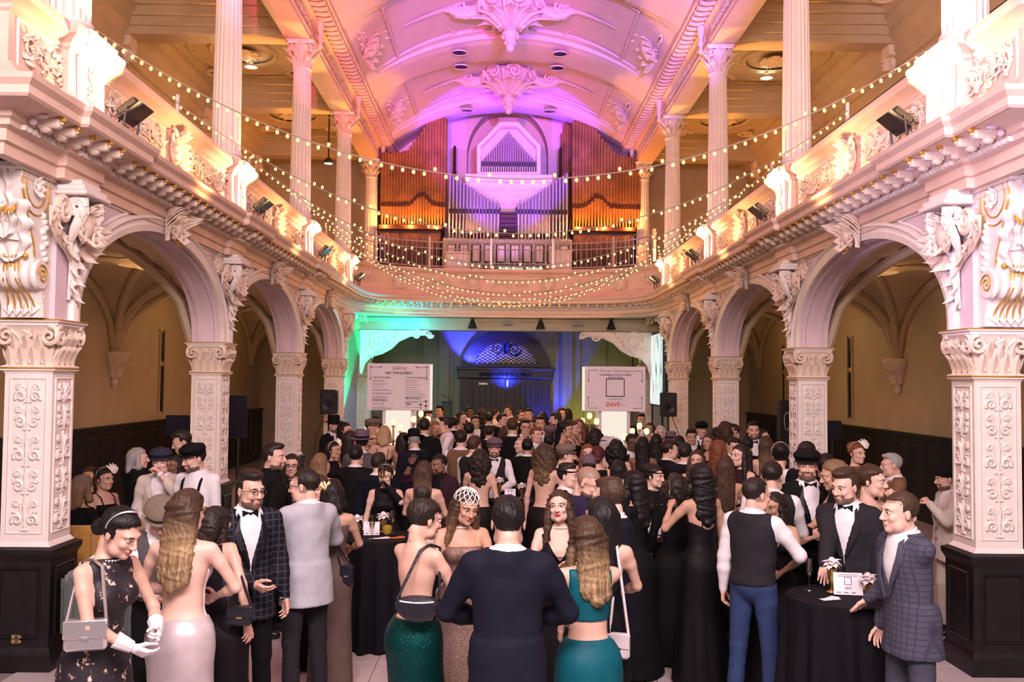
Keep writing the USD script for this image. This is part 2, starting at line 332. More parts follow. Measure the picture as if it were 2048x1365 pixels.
# ---- arcade walls
for s in (-1, 1):
    name = 'wall_' + SN[s]
    w = UsdGeom.Xform.Define(stage, '/World/' + name); meta(w.GetPrim(), f'mauve plaster arcade wall along the {SN[s]} side of the hall', kind='structure')
    W = '/World/' + name
    poly = sbox(8.2, 2.97, 29.5, 4.7)
    arches = []
    for i in range(5):
        a0 = YP[i] + PD; a1 = YP[i + 1] if i < 4 else 31.0
        c, a = (a0 + a1) / 2, (a1 - a0) / 2
        e = np.vstack([[c - a, 2.9], ell(c, a, 1.07, 3.08), [c + a, 2.9]])
        arches.append((c, a, e)); poly = poly.difference(Polygon(e))
    part(W, 'spandrel_wall', side(mv(extrude(poly, .42), (0, -.42, 0)), s), MAUVE, smooth=False)
    for c, a, e in arches[:4]:
        e = ell(c, a, 1.07, 3.08, 33); e = np.vstack([[c - a, 2.97], e, [c + a, 2.97]])
        pr = [(-.005, -.03), (-.02, .0), (-.02, .03), (.05, .045), (.07, .03), (.10, .03), (.12, .06), (.15, .05), (.16, 0)]
        part(W, 'arch_molding', side(arc_sweep(pr, e), s), CREAM)
        pr = [(.02, -.05), (-.02, -.06), (-.03, -.09), (-.01, -.11), (-.01, -.26), (-.035, -.28), (-.035, -.33), (.02, -.345)]
        part(W, 'arch_soffit', side(arc_sweep(pr, e), s), MAUVE)
        # raised border of the two spandrels, with scrollwork inside
        for h in (-1, 1):
            x0 = c + h * (a + PD / 2 - .19)
            q = [(x0, 3.6), (x0, 4.19)]
            ts = np.linspace(.42, 1.22, 12); cur = [(c + h * (a + .24) * math.cos(t), 3.08 + (1.07 + .17) * math.sin(t)) for t in ts]
            cur = [p for p in cur if (x0 - p[0]) * h > 0 and p[1] < 4.2]
            if len(cur) < 3: continue
            loop = [(x0, cur[0][1]), (x0, 4.19), (cur[-1][0], 4.19)] + cur[::-1]
            part(W, 'spandrel_frame', side(tube([(p[0], .012, p[1]) for p in loop + loop[:1]], .018, 4), s), CREAM)
            pg = Polygon(loop).buffer(-.05); r = random.Random(int(c * 10) + h); ms = []
            if pg.is_empty: continue
            bx = pg.bounds
            for k in range(46):
                px, pz = r.uniform(bx[0], bx[2]), r.uniform(bx[1], bx[3])
                if not pg.contains(Point(px, pz)): continue
                R = min(.14, pg.exterior.distance(Point(px, pz)) + .03)
                if R > .07 and k % 2: ms.append(mv(spiral(R, 1.6, R * .16, .02, r.choice((-1, 1)), r.uniform(0, 6), 18, 4), (px, 0, pz)))
                else: ms.append(mv(leaf(R * 1.4, R * .9, .4, 3, 6, 3), (px, .01, pz), ry=r.uniform(0, 6.28)))
            if ms: part(W, 'scroll_relief', side(cat(*ms), s), ORNA)
    part(W, 'blind_arch', box((s * 4.36, YP[3] + PD, 0), (s * 4.46, YP[4] + .1, 4.25)), MAUVE if s < 0 else OLIVE, smooth=False)
    # aisle beyond: outer wall, wainscot, vault with ribs
    o = UsdGeom.Xform.Define(stage, f'/World/wall_{SN[s]}_aisle'); meta(o.GetPrim(), f'brown plaster outer wall of the {SN[s]} aisle with dark wainscot', kind='structure')
    O = f'/World/wall_{SN[s]}_aisle'
    part(O, 'plaster', box((s * 7.6, 2, 1.5), (s * 7.85, 31, 9.8)), AISLE, smooth=False)
    part(O, 'wainscot', box((s * 7.53, 2, 0), (s * 7.8, 31, 1.5)), DARKW, smooth=False)
    part(O, 'dado_rail', box((s * 7.49, 2, 1.5), (s * 7.7, 31, 1.58), .01), DARKW, smooth=False)
    for k in range(36):
        y = 8 + k * .6
        part(O, 'wainscot_panel', box((s * 7.515, y, .25), (s * 7.56, y + .5, 1.38), .012), DARKW, smooth=False)
    for yc in (15.9, 20.8, 25.7):
        part(O, 'window_slot', box((s * 7.585, yc - .12, 1.75), (s * 7.65, yc + .12, 2.75)), BLACK, smooth=False)
        part(O, 'window_slot', box((s * 7.585, yc - .12, 2.85), (s * 7.65, yc + .12, 3.5)), BLACK, smooth=False)
        part(O, 'slot_frame', cat(box((s * 7.56, yc - .18, 1.7), (s * 7.62, yc - .12, 3.55)), box((s * 7.56, yc + .12, 1.7), (s * 7.62, yc + .18, 3.55))), AISLE, smooth=False)
    cg = UsdGeom.Xform.Define(stage, f'/World/ceiling_{SN[s]}_aisle'); meta(cg.GetPrim(), f'ribbed plaster vault over the {SN[s]} aisle', kind='structure')
    C = f'/World/ceiling_{SN[s]}_aisle'
    for i in range(-1, 5):
        y0 = YP[0] + 4.9 * i + .2; y1 = y0 + 4.9
        xs, ys = np.linspace(0, 1, 17), np.linspace(0, 1, 21)
        h1 = 1.55 * np.sqrt(np.maximum(0, 1 - (2 * ys - 1) ** 2)); h2 = 1.55 * np.sqrt(np.maximum(0, 1 - (2 * xs - 1) ** 2))
        Z = 2.95 + np.maximum(h1[None], h2[:, None]) + 0 * xs[:, None]
        Z = np.minimum(Z, 4.42)
        V = np.stack([np.broadcast_to((s * (4.4 + 3.2 * xs))[:, None], Z.shape), np.broadcast_to((y0 + 4.9 * ys)[None], Z.shape), Z], -1).reshape(-1, 3)
        part(C, 'vault_bay', (V, grid_faces(17, 21)), AISLE)
        for (xa, ya, xb, yb) in ((7.55, y0, 4.45, y1), (4.45, y0, 7.55, y1)):
            t = np.linspace(0, 1, 23); zz = np.minimum(2.9 + 1.58 * np.sqrt(np.maximum(0, 1 - (2 * t - 1) ** 2)), 4.4)
            part(C, 'rib', tube(np.column_stack([s * (xa + (xb - xa) * t), ya + (yb - ya) * t, zz]), .07, 6), AISLE)
        t = np.linspace(0, 1, 19)
        zz = 2.9 + 1.5 * np.sqrt(np.maximum(0, 1 - (2 * t - 1) ** 2))
        part(C, 'wall_rib', tube(np.column_stack([np.full(19, s * 7.56), y0 + 4.9 * t, zz]), .08, 6), AISLE)
        part(C, 'cross_rib', tube(np.column_stack([s * (4.42 + 3.16 * t), np.full(19, y0), zz]), .1, 6), AISLE)
        part(C, 'medallion', mv(lathe([(.62, .06), (.66, 0), (.5, -.05), (.45, 0), (.3, -.02), (.2, -.1), (.05, -.12)], 24), (s * 6.0, (y0 + y1) / 2, 4.4), s=(1, 1, 1)), ORNA)
    # blank end of the aisle
    part(O, 'end_wall', box((s * 4.3, 29.4, 0), (s * 7.8, 29.7, 9.8)), AISLE, smooth=False)

# corbels under the aisle ribs
cb = thing('corbel', None, None, (-7.6, YP[2] + .2, 2.3), -PI / 2, parent='/World/wall_left_aisle')
part(cb, 'block', cat(mv(lathe([(.02, 0), (.07, .08), (.05, .14), (.14, .3), (.2, .46), (.26, .56), (.28, .62), (.28, .68)], 14), (0, .05, 0))), ORNA)
part(cb, 'leaf_ring', cat(*[mv(leaf(.3, .16, .5, 3), (.10 * math.sin(a), .05 + .10 * math.cos(a), .2 + .12 * (k % 2)), rz=-a) for k, a in enumerate(np.linspace(-1.5, 1.5, 7))]), ORNA)
dup(cb, None, (-7.6, YP[3] + .2, 2.3), -PI / 2, parent='/World/wall_left_aisle')
dup(cb, None, (7.6, YP[2] + .2, 2.3), PI / 2, parent='/World/wall_right_aisle')
dup(cb, None, (7.6, YP[3] + .2, 2.3), PI / 2, parent='/World/wall_right_aisle')

# ---- pillars of the arcade
def corinthian(w0, w1, H, square=True, rich=True):
    """capital parts: bell + leaves, volutes, abacus"""
    ms = []; n = 4
    q = lambda w, z: [(-w, -w, z), (w, -w, z), (w, w, z), (-w, w, z)]
    if square:
        rows = [q(w0, 0), q(w0 * 1.0, H * .45), q(w0 * 1.1, H * .75), q(w1 * .95, H * .86)]
        ms.append((np.array(rows).reshape(-1, 3), grid_faces(4, 4, False, True)[:, ::-1]))
        for k in range(4):
            a = k * PI / 2
            for j in (-1.5, -.5, .5, 1.5): ms.append(mv(mv(leaf(H * .5, w0 * .55, .35, 3, 6, 3), (j * w0 * .5, w0, 0)), rz=a))
            for j in (-1, 0, 1): ms.append(mv(mv(leaf(H * .72, w0 * .5, .38, 3, 6, 3), (j * w0 * .55, w0 * .98, H * .08)), rz=a))
            for h in (-1, 1):
                ms.append(mv(mv(spiral(w0 * .44, 1.6, w0 * .12, .03, -h, PI / 2, 18, 5), (h * w0 * .92, w0 * 1.1, H * .66)), rz=a))
                ms.append(mv(tube([(h * w0 * .25, w0 * 1.02, H * .3), (h * w0 * .4, w0 * 1.1, H * .6), (h * w0 * .75, w0 * 1.18, H * .8)], w0 * .07, 5), rz=a))
            ms.append(mv(mv(rosette(w0 * .28, 6), (0, w0 * 1.08, H * .72)), rz=a))
    else:
        ms.append(lathe([(w0 * .92, 0), (w0, H * .3), (w0 * 1.1, H * .6), (w1 * .95, H * .86)], 20))
        for k in range(10): ms.append(mv(mv(leaf(H * .48, w0 * .66, .6, 3, 7, 5), (0, w0 * .95, 0)), rz=k * PI / 5))
        for k in range(8): ms.append(mv(mv(leaf(H * .72, w0 * .66, .6, 3, 7, 5), (0, w0 * .95, H * .14)), rz=(k + .5) * PI / 4))
        for k in range(4):
            a = k * PI / 2 + PI / 4
            ms.append(mv(mv(spiral(w0 * .36, 1.5, w0 * .1, .02, 1, PI / 2, 14, 5), (0, 0, 0), rz=PI / 2), (0, 0, 0)))
            for h in (-1, 1): ms.append(mv(mv(spiral(w0 * .46, 1.6, w0 * .14, .02, h, PI / 2, 16, 5), (h * w0 * .25, w0 * 1.5, H * .7)), rz=a))
            ms.append(mv(mv(rosette(w0 * .3, 6), (0, w1 * .98, H * .88)), rz=k * PI / 2))
    leaves = cat(*ms)
    g = [q(w1 * .94, H * .86), q(w1, H * .9), q(w1, H * .94), q(w1 * 1.08, H * .97), q(w1 * 1.08, H), q(.01, H)]
    return leaves, (np.array(g).reshape(-1, 3), grid_faces(6, 4, False, True)[:, ::-1])
SOCK = mat('socket_plate', (.08, .08, .09), .3); 
HW = .205
pl = thing('pillar', 'square cream pillar with raised arabesque panels, nearest on the left', 'pillar', (-4.0 - HW, YP[0] + HW, 0))
rows = []
for w, z in ((.29, 0), (.29, .14), (.275, .16), (.255, .2), (.255, .92), (.27, .95), (.285, .98), (.285, 1.02), (.24, 1.04)): rows.append([(-w, -w, z), (w, -w, z), (w, w, z), (-w, w, z)])
part(pl, 'plinth', (np.array(rows).reshape(-1, 3), grid_faces(len(rows), 4, False, True)[:, ::-1]), DARKW, smooth=False)
for k in range(4):
    part(pl, 'plinth_panel', mv(cat(box((-.15, .25, .3), (.15, .262, .84), .008), *[tube(p, .012, 4) for p in ([(-.17, .26, .28), (.17, .26, .28)], [(-.17, .26, .86), (.17, .26, .86)], [(-.17, .26, .28), (-.17, .26, .86)], [(.17, .26, .28), (.17, .26, .86)])]), rz=k * PI / 2), DARKW, smooth=False)
for h in (-1, 1):
    sp = part(pl, 'socket_plate', box((h * .02 - .035, -.268, .23), (h * .02 + .035, -.262, .31), .004) if h < 0 else cat(*[box((x - .012, -.274, z - .012), (x + .012, -.266, z + .012), .003) for x in (-.035, .02) for z in (.25, .29)]), SOCK if h < 0 else GILT, smooth=False)
rows = []
for w, z in ((.235, 1.04), (.215, 1.07), (HW, 1.08), (HW, 2.52), (.215, 2.54), (.235, 2.55), (.235, 2.585), (.2, 2.6)): rows.append([(-w, -w, z), (w, -w, z), (w, w, z), (-w, w, z)])
part(pl, 'shaft', (np.array(rows).reshape(-1, 3), grid_faces(len(rows), 4, False, True)[:, ::-1]), CREAM, smooth=False)
cd = candelabra(.25, 1.28, 3)
for k in range(4):
    part(pl, 'panel_frame', mv(cat(*[tube(p, .011, 4) for p in ([(-.155, HW, 1.15), (.155, HW, 1.15)], [(-.155, HW, 2.48), (.155, HW, 2.48)], [(-.155, HW, 1.15), (-.155, HW, 2.48)], [(.155, HW, 1.15), (.155, HW, 2.48)])]), rz=k * PI / 2), CREAM, smooth=False)
    part(pl, 'relief_panel', mv(mv(cd, (0, HW - .004, 1.17)), rz=k * PI / 2), CREAM)
lv, ab = corinthian(.2, .262, .4)
part(pl, 'capital', mv(lv, (0, 0, 2.58)), ORNA); part(pl, 'abacus', mv(ab, (0, 0, 2.58)), CREAM, smooth=False)
part(pl, 'gilt_edge', cat(*[mv(tube([(-.283, .283, 2.985), (.283, .283, 2.985)], .007, 4), rz=k * PI / 2) for k in range(4)] + [mv(tube([(-.237, .237, 2.57), (.237, .237, 2.57)], .008, 4), rz=k * PI / 2) for k in range(4)]), GILT, label='gilded edges of the capital')
wh = {0: 'nearest', 1: 'second nearest', 2: 'third nearest', 3: 'fourth nearest', 4: 'farthest'}
for s in (-1, 1):
    for i in range(5):
        if s < 0 and i == 0: continue
        dup(pl, f'square cream pillar with raised arabesque panels, {wh[i]} on the {SN[s]}', (s * (4.0 + HW), YP[i] + HW, 0), 0 if s < 0 else PI)

# ---- front corner: cross wall, big scroll consoles
for s in (-1, 1):
    wn = UsdGeom.Xform.Define(stage, f'/World/wall_{SN[s]}_front'); meta(wn.GetPrim(), f'arched cross wall at the near end of the {SN[s]} aisle', kind='structure')
    pg = sbox(4.0, 2.97, 9.5, 4.7).difference(sbox(3.9,2.9,4.43,4.8)).difference(Polygon(np.vstack([[4.43, 2.9], ell(6.0, 1.57, 1.1, 3.08), [7.59, 2.9]])))
    e = extrude(pg, .41)
    part(f'/World/wall_{SN[s]}_front', 'spandrel_wall', mv(e, (0, 8.2, 0), s=(s, 1, 1)), CREAM, smooth=False)
    part(f'/World/wall_{SN[s]}_front', 'arch_molding', mv(arc_sweep([(-.02, .41), (-.02, -.03), (.05, -.045), (.07, -.03), (.12, -.06), (.15, 0)], np.vstack([[4.41, 2.97], ell(6.0, 1.59, 1.1, 3.08), [7.59, 2.97]])), (0, 8.2, 0), s=(s, 1, 1)), CREAM)
    c = thing('scroll_console', None, None, (s * 4.22, 8.2, 0), PI, parent=f'/World/wall_{SN[s]}_front')
    # local: y out of the wall (towards the viewer), x along
    S = [(.31 + .25 * math.cos(a), 4.08 + .25 * math.sin(a)) for a in np.linspace(-2.4, 2.2, 28)]
    pts = Point(.31, 4.08).buffer(.25, 12).union(Point(.17, 3.36).buffer(.13, 12)).union(Polygon([(0, 3.02), (.1, 3.05), (.2, 3.3), (.29, 3.42), (.33, 3.6), (.45, 3.85), (.5, 4.0), (.5, 4.25), (0, 4.25)])).union(sbox(0, 3.0, .12, 4.25))
    e = trimesh.creation.extrude_polygon(pts, .36, engine='earcut'); v = np.array(e.vertices)
    part(c, 'body', (np.column_stack([v[:, 2] - .18, v[:, 0], v[:, 1]]), np.array(e.faces)), CREAM, smooth=30)
    part(c, 'roll', mv(mv(lathe([(.05, -.2), (.12, -.2), (.135, -.17), (.12, -.13), (.135, -.09), (.12, -.05), (.14, 0), (.12, .05), (.135, .09), (.12, .13), (.135, .17), (.12, .2), (.05, .2)], 20), ry=PI / 2), (0, .2, 3.36)), CREAM)
    ms, gs = [], []
    for h in (-1, 1):
        x = h * .185
        ms.append(mv(mv(rosette(.1, 8, .0), rz=-h * PI / 2), (x, .31, 4.08)))
        for R in (.235, .165): gs.append(tube([(x, .31 + R * math.cos(a), 4.08 + R * math.sin(a)) for a in np.linspace(0, 2 * PI, 32)], .008, 4))
        gs.append(tube([(x, .33 + .0 * k, 3.55) for k in range(1)] + [(x, p[0], p[1]) for p in ((.31, 3.5), (.33, 3.6), (.42, 3.78), (.49, 3.95), (.55, 4.05))], .008, 4))
        gs.append(mv(mv(spiral(.09, 1.8, .01, 0, 1, 0, 24, 4), rz=-h * PI / 2), (h * .205, .2, 3.36)))
        for k in range(9): ms.append(ball((x * .97, .12 + .03 * (k % 3), 3.5 + .045 * k), .035))
    zz = np.linspace(3.46, 4.2, 34)[:, None]; tt = np.linspace(-1, 1, 13)[None]; q = (4.2 - zz) / .74; yy = np.interp(zz, [3.4, 3.6, 3.85, 4.0, 4.3], [.27, .33, .45, .5, .54])
    for wid, lob, dy, z1 in ((.36, 5, .02, 1.0), (.2, 4, .05, .75)):
        qq = q * z1; w = wid / 2 * (.55 + .6 * np.sin(PI * np.clip(q * .95 + .05, 0, 1))) * (1 + .16 * np.cos(2 * PI * lob * q)) * np.where(q > .93, 1 - (q - .93) * 9, 1)
        X = w * tt; Yv = np.interp(4.2 - .74 * qq, [3.4, 3.6, 3.85, 4.0, 4.3], [.27, .33, .45, .5, .54]) + dy + .024 * np.abs(tt) ** 2.5 * (1 + .9 * np.cos(2 * PI * lob * q)) + .016 * np.cos(tt * PI * 3) + .03 * np.clip(q - .8, 0, 1) * 5; Zv = 4.2 - .74 * qq - .05 * np.abs(tt) * (1 - np.abs(tt)) + 0 * X
        a_ = np.stack([X, Yv + 0 * X, Zv], -1).reshape(-1, 3); ms.append((np.vstack([a_, a_ - [0, .03, 0]]), np.vstack([grid_faces(34, 13), grid_faces(34, 13)[:, ::-1] + 34 * 13])))
    for h in (-1, 1):
        for k in range(5): ms.append(mv(leaf(.17, .11, .3, 3), (h * .13, np.interp(3.55 + .14 * k, [3.4, 3.6, 3.85, 4.0, 4.3], [.27, .33, .45, .5, .54]) - .02, 3.6 + .14 * k), ry=PI + h * .8))
    for h in (-1.5, -.5, .5, 1.5): ms.append(mv(leaf(.26, .12, .2, 3), (h * .09, .1, 3.26), ry=PI + h * .12))
    for k in range(5):
        gs.append(tube([((k - 2) * .06, .02 + .1, 3.05), ((k - 2) * .05, .16, 3.15), ((k - 2) * .035, .31, 3.3), ((k - 2) * .03, .325, 3.42), ((k - 2) * .025, .29, 3.48)], .009, 4))
        gs.append(ball(((k - 2) * .06, .33, 3.5), .025)); gs.append(mv(leaf(.16, .05, .4, 2), ((k - 2) * .05, .5, 3.95), ry=PI))
    part(c, 'acanthus', cat(*ms), CREAM); part(c, 'gilding', cat(*gs), GILT, label='gilded rims and leaf veins')
    part(c, 'top_block', cat(box((-.21, 0, 4.18), (.21, .62, 4.24), .01), box((-.19, 0, 4.12), (.19, .56, 4.18), .01)), CREAM, smooth=False)

# ---- brackets over the pillars, keystones
br = thing('wall_bracket', None, None, (-4.0, YP[0] + HW, 0), -PI / 2, parent='/World/wall_left')
part(br, 'slab', cat(box((-.24, 0, 4.12), (.24, .24, 4.17), .01), box((-.2, 0, 4.17), (.2, .2, 4.22), .01), box((-.26, 0, 4.08), (.26, .27, 4.12), .01)), CREAM, smooth=False)
part(br, 'cartouche', mv(cartouche(.40, .40, 4), (0, .13, 3.84)), ORNA)
for h in (-1, 1):
    q = part(br, 'volute', cat(mv(spiral(.12, 1.9, .038, .03, h, 0, 26, 6), (h * .30, .06, 3.93)), tube([(h * .42, .07, 3.95), (h * .40, .07, 3.80), (h * .28, .06, 3.70), (h * .12, .05, 3.62), (0, .05, 3.5)], [.045, .05, .045, .035, .02], 6), *[mv(leaf(.2, .12, .5, 3), (h * (.38 - .09 * k), .07, 3.82 - .05 * k), ry=h * (1.3 + .4 * k)) for k in range(4)]), ORNA)
    part(br, 'side_scroll', mv(mv(cat(spiral(.085, 1.9, .03, .0, 1, 0, 24, 6), spiral(.05, 1.2, .015, .03, 1, 0, 14, 4)), rz=PI / 2), (h * .17, .14, 3.98)), CREAM)
    part(br, 'console_cheek', tube([(h * .15, .2, 4.07), (h * .15, .2, 3.95), (h * .13, .12, 3.8), (h * .08, .05, 3.66)], [.04, .055, .05, .02], 6), CREAM)
part(br, 'leaf_drop', cat(*[mv(leaf(.17, .13 - .012 * k, .45, 3), (0, .05, 3.66 - .075 * k), ry=PI + (.5 if k % 2 else -.5)) for k in range(6)] + [ball((0, .07, 3.62 - .1 * k), .04 - .005 * k) for k in range(4)] + [tube([(0, .03, 3.75), (0, .06, 3.5), (0, .02, 3.18)], [.05, .045, .015], 6)]), CREAM)
for s in (-1, 1):
    for i in range(4):
        if s < 0 and i == 0: continue
        dup(br, None, (s * 4.0, YP[i] + HW, 0), s * PI / 2, parent=f'/World/wall_{SN[s]}')
ks = thing('keystone', None, None, (-4.0, YP[0] + PD + 2.245, 4.14), -PI / 2, parent='/World/wall_left')
part(ks, 'shield', mv(cartouche(.42, .5, 2), (0, .08, .12)), ORNA)
for h in (-1, 1): part(ks, 'wing', cat(*[mv(leaf(.34, .13, .7, 4), (h * .14, .06, -.08 + .07 * k), ry=h * (.35 + .25 * k)) for k in range(4)]), ORNA)
part(ks, 'gilt_leaf', cat(*[mv(leaf(.16, .07, .5, 2), (0, .09, .0), ry=PI + a) for a in (-.7, 0, .7)]), GILT, label='gilded leaf tips')
for s in (-1, 1):
    for i in range(4):
        if s < 0 and i == 0: continue
        dup(ks, None, (s * 4.0, YP[i] + PD + 2.245, 4.14), s * PI / 2, parent=f'/World/wall_{SN[s]}')

# ---- gallery fronts
def se(t, a=4.0, b=3.0, n=3.0): return (-a * abs(math.cos(t)) ** (2 / n) * (1 if math.cos(t) > 0 else -1), 22.6 + b * abs(math.sin(t)) ** (2 / n))
def jog(path):
    out = []
    for i in range(4):
        y = YP[i] + HW; out += [(-4.0, y - .3), (-3.93, y - .3), (-3.93, y + .3), (-4.0, y + .3)]
    return out
PATH_L = [(-6.6, 7.25), (-4.0, 7.25)] + jog(None)[:12] + [(-4.0, 22.55)]
ts = np.linspace(0, PI, 49)[1:-1]
PATH_C = [(-4.0, 22.56)] + [se(t) for t in ts if se(t)[1] > 22.75] + [(4.0, 22.56)]
ENT = [(-.05, 4.2), (.05, 4.2), (.05, 4.29), (.08, 4.30), (.08, 4.39), (.13, 4.41), (.13, 4.455), (.16, 4.47), (.16, 4.515), (.19, 4.53), (.37, 4.565), (.39, 4.55), (.41, 4.57), (.41, 4.63), (.45, 4.67), (.46, 4.71), (.3, 4.73), (.14, 4.86), (.12, 4.9)]
PAR = [(.12, 4.9), (.07, 4.92), (.06, 5.31), (.085, 5.33), (.085, 5.36), (.12, 5.39), (.18, 5.42), (.2, 5.46), (.2, 5.5), (.1, 5.515), (-.25, 5.515), (-.25, 4.8)]
MODG = cat(box((-.035, .17, 4.47), (.035, .35, 4.55), .012), mv(spiral(.034, 1.3, .015, 0, 1, 0, 12, 4), (0, .33, 4.5), rz=PI / 2), ball((0, .23, 4.465), (.038, .05, .035)))
DROP = cat(ball((0, .2, 4.485), (.036, .03, .03)), ball((0, .27, 4.53), (.03, .05, .02)))
def gallery(name, label, path, step, sd, mirror=False):
    g = thing(name, label, 'balcony front')
    P = [((-p[0] if mirror else p[0]), p[1]) for p in path]
    part(g, 'cornice', sweep(ENT, P, sd), PEACH, smooth=25); part(g, 'parapet', sweep(PAR, P, sd), PEACH, smooth=25)
    den = []
    for p, n in along(P, .075, .04, sd):
        den.append(mv(box((-.022, .13, 4.412), (.022, .165, 4.452)), (p[0], p[1], 0), rz=zrot(n)))
    part(g, 'dentils', cat(*den), CREAM, smooth=False, kind='stuff')
    for k, (p, n) in enumerate(along(P, step, .12, sd)):
        X = mat4((p[0], p[1], 0), zrot(n))
        m = part(g, 'modillion', MODG, ORNA, xform=X)
        part(m, 'gilt_tip', box((-.024, .33, 4.52), (.024, .39, 4.565), .008), GILT, smooth=False)
    for k, (p, n) in enumerate(along(P, step, .12 + step / 2, sd)):
        part(g, 'drop', DROP, MAUVE, xform=mat4((p[0], p[1], 0), zrot(n)))
    return g
GL = gallery('balcony_front', 'ornate peach plaster gallery front with relief along the left side', PATH_L, .27, -1)
GR = gallery('balcony_front', 'ornate peach plaster gallery front with relief along the right side', PATH_L, .27, 1, True)
GC = gallery('balcony_front', 'curved peach plaster gallery front below the organ', PATH_C, .27, -1)
fb = foliage_band(1.55, .30, 2); fb2 = foliage_band(1.55, .30, 5); lion = cartouche(.5, .5, 3); fbs = foliage_band(.7, .3, 8)
frame = lambda W, H: cat(*[tube(p, .014, 4) for p in ([(-W / 2, 0, -H / 2), (W / 2, 0, -H / 2)], [(-W / 2, 0, H / 2), (W / 2, 0, H / 2)], [(-W / 2, 0, -H / 2), (-W / 2, 0, H / 2)], [(W / 2, 0, -H / 2), (W / 2, 0, H / 2)])])
PEDMESH = [box((-.2, 0, 4.86), (.2, .12, 5.4), .012), cat(box((-.25, -.02, 5.4), (.25, .2, 5.45), .012), box((-.28, -.02, 5.45), (.28, .24, 5.53), .012)), box((-.25, 0, 4.8), (.25, .17, 4.87), .012)]
for s, g in ((-1, GL), (1, GR)):
    for i in range(4):
        y = YP[i] + HW; X = mat4((s * 3.95, y, 0), s * PI / 2)
        part(GC if i == 3 else g, 'pedestal', cat(*PEDMESH), CREAM, xform=X, smooth=False)
        part(GC if i == 3 else g, 'pedestal_relief', mv(candelabra(.16, .44, 2, .012), (0, .118, 4.91)), ORNA, xform=X)
        if i < 3:
            yc = y + 2.45
            for h in (-1, 1):
                X = mat4((s * 3.935, yc + h * 1.15, 5.115), s * PI / 2)
                part(g, 'foliage_relief', fb if h > 0 else fb2, ORNA, xform=X); part(g, 'panel_frame', frame(1.66, .37), CREAM, xform=X)
            part(g, 'cartouche', lion, ORNA, xform=mat4((s * 3.93, yc, 5.12), s * PI / 2))
    X = mat4((s * 3.935, 7.72, 5.115), s * PI / 2)
    part(g, 'foliage_relief', fbs, ORNA, xform=X); part(g, 'panel_frame', frame(.8, .37), CREAM, xform=X)
    X = mat4((s * 4.75, 7.185, 5.115), PI); part(g, 'panel_frame', cat(frame(.8, .36)), GILT, xform=X); part(g, 'plain_panel', box((-.36, -.01, -.15), (.36, .008, .15), .005), CREAM, xform=X)
fbc = foliage_band(1.3, .3, 11)
for k, (p, n) in enumerate(along(PATH_C, 1.02, .95, -1)):
    X = mat4((p[0] + n[0] * .062, p[1] + n[1] * .062, 5.115), zrot(n))
    if k % 2 == 0: part(GC, 'cartouche', mv(lion, s=.8), ORNA, xform=X)
    else: part(GC, 'foliage_relief', mv(fbc, s=(.72, 1, .9)), ORNA, xform=X); part(GC, 'panel_frame', frame(1.0, .33), CREAM, xform=X)

# ---- gallery floors, upper back walls, ceilings
for s in (-1, 1):
    fs = "/World/floor_%03d" % (1 if s < 0 else 2); usdkit.mesh(stage, fs, box((s * 4.0, 7.3, 4.6), (s * 7.7, 30, 4.8)), AISLE); meta(stage.GetPrimAtPath(fs), f"gallery floor slab over the {SN[s]} aisle", kind="structure")
# ---- upper columns
def fluted(r0, r1, z0, z1, n=20, m=7):
    a = np.arange(n * 4) * 2 * PI / (n * 4); fl = np.tile([1.0, .955, .93, .955], n)
    z = np.linspace(z0, z1, m); rr = r0 + (r1 - r0) * ((z - z0) / (z1 - z0)) ** 1.6
    v = np.stack([rr[:, None] * fl * np.cos(a), rr[:, None] * fl * np.sin(a), np.broadcast_to(z[:, None], (m, len(a)))], -1).reshape(-1, 3)
    return v, grid_faces(m, n * 4, False, True)[:, ::-1]
co = thing('column', 'slender fluted column with leafy capital on the gallery front, nearest on the left', 'column', (-4.06, YP[0] + HW, 5.45))
part(co, 'base', cat(box((-.25, -.25, 0), (.25, .25, .07), .01), lathe([(.24, .07), (.26, .1), (.24, .13), (.21, .14), (.205, .17), (.23, .19), (.22, .22), (.2, .23)], 24)), CREAM)
part(co, 'shaft', fluted(.2, .168, .22, 3.05), CREAM, smooth=20)
part(co, 'necking', lathe([(.168, 3.02), (.19, 3.04), (.195, 3.06), (.18, 3.08), (.165, 3.08)], 24), CREAM)
lv, ab = corinthian(.165, .245, .5, False)
part(co, 'capital', mv(lv, (0, 0, 3.08)), ORNA); part(co, 'abacus', mv(ab, (0, 0, 3.08)), CREAM, smooth=False)
for s in (-1, 1):
    for i in range(5):
        if s < 0 and i == 0: continue
        dup(co, f'slender fluted column with leafy capital on the gallery front, {wh[i]} on the {SN[s]}', (s * 4.06, YP[i] + HW, 5.45))
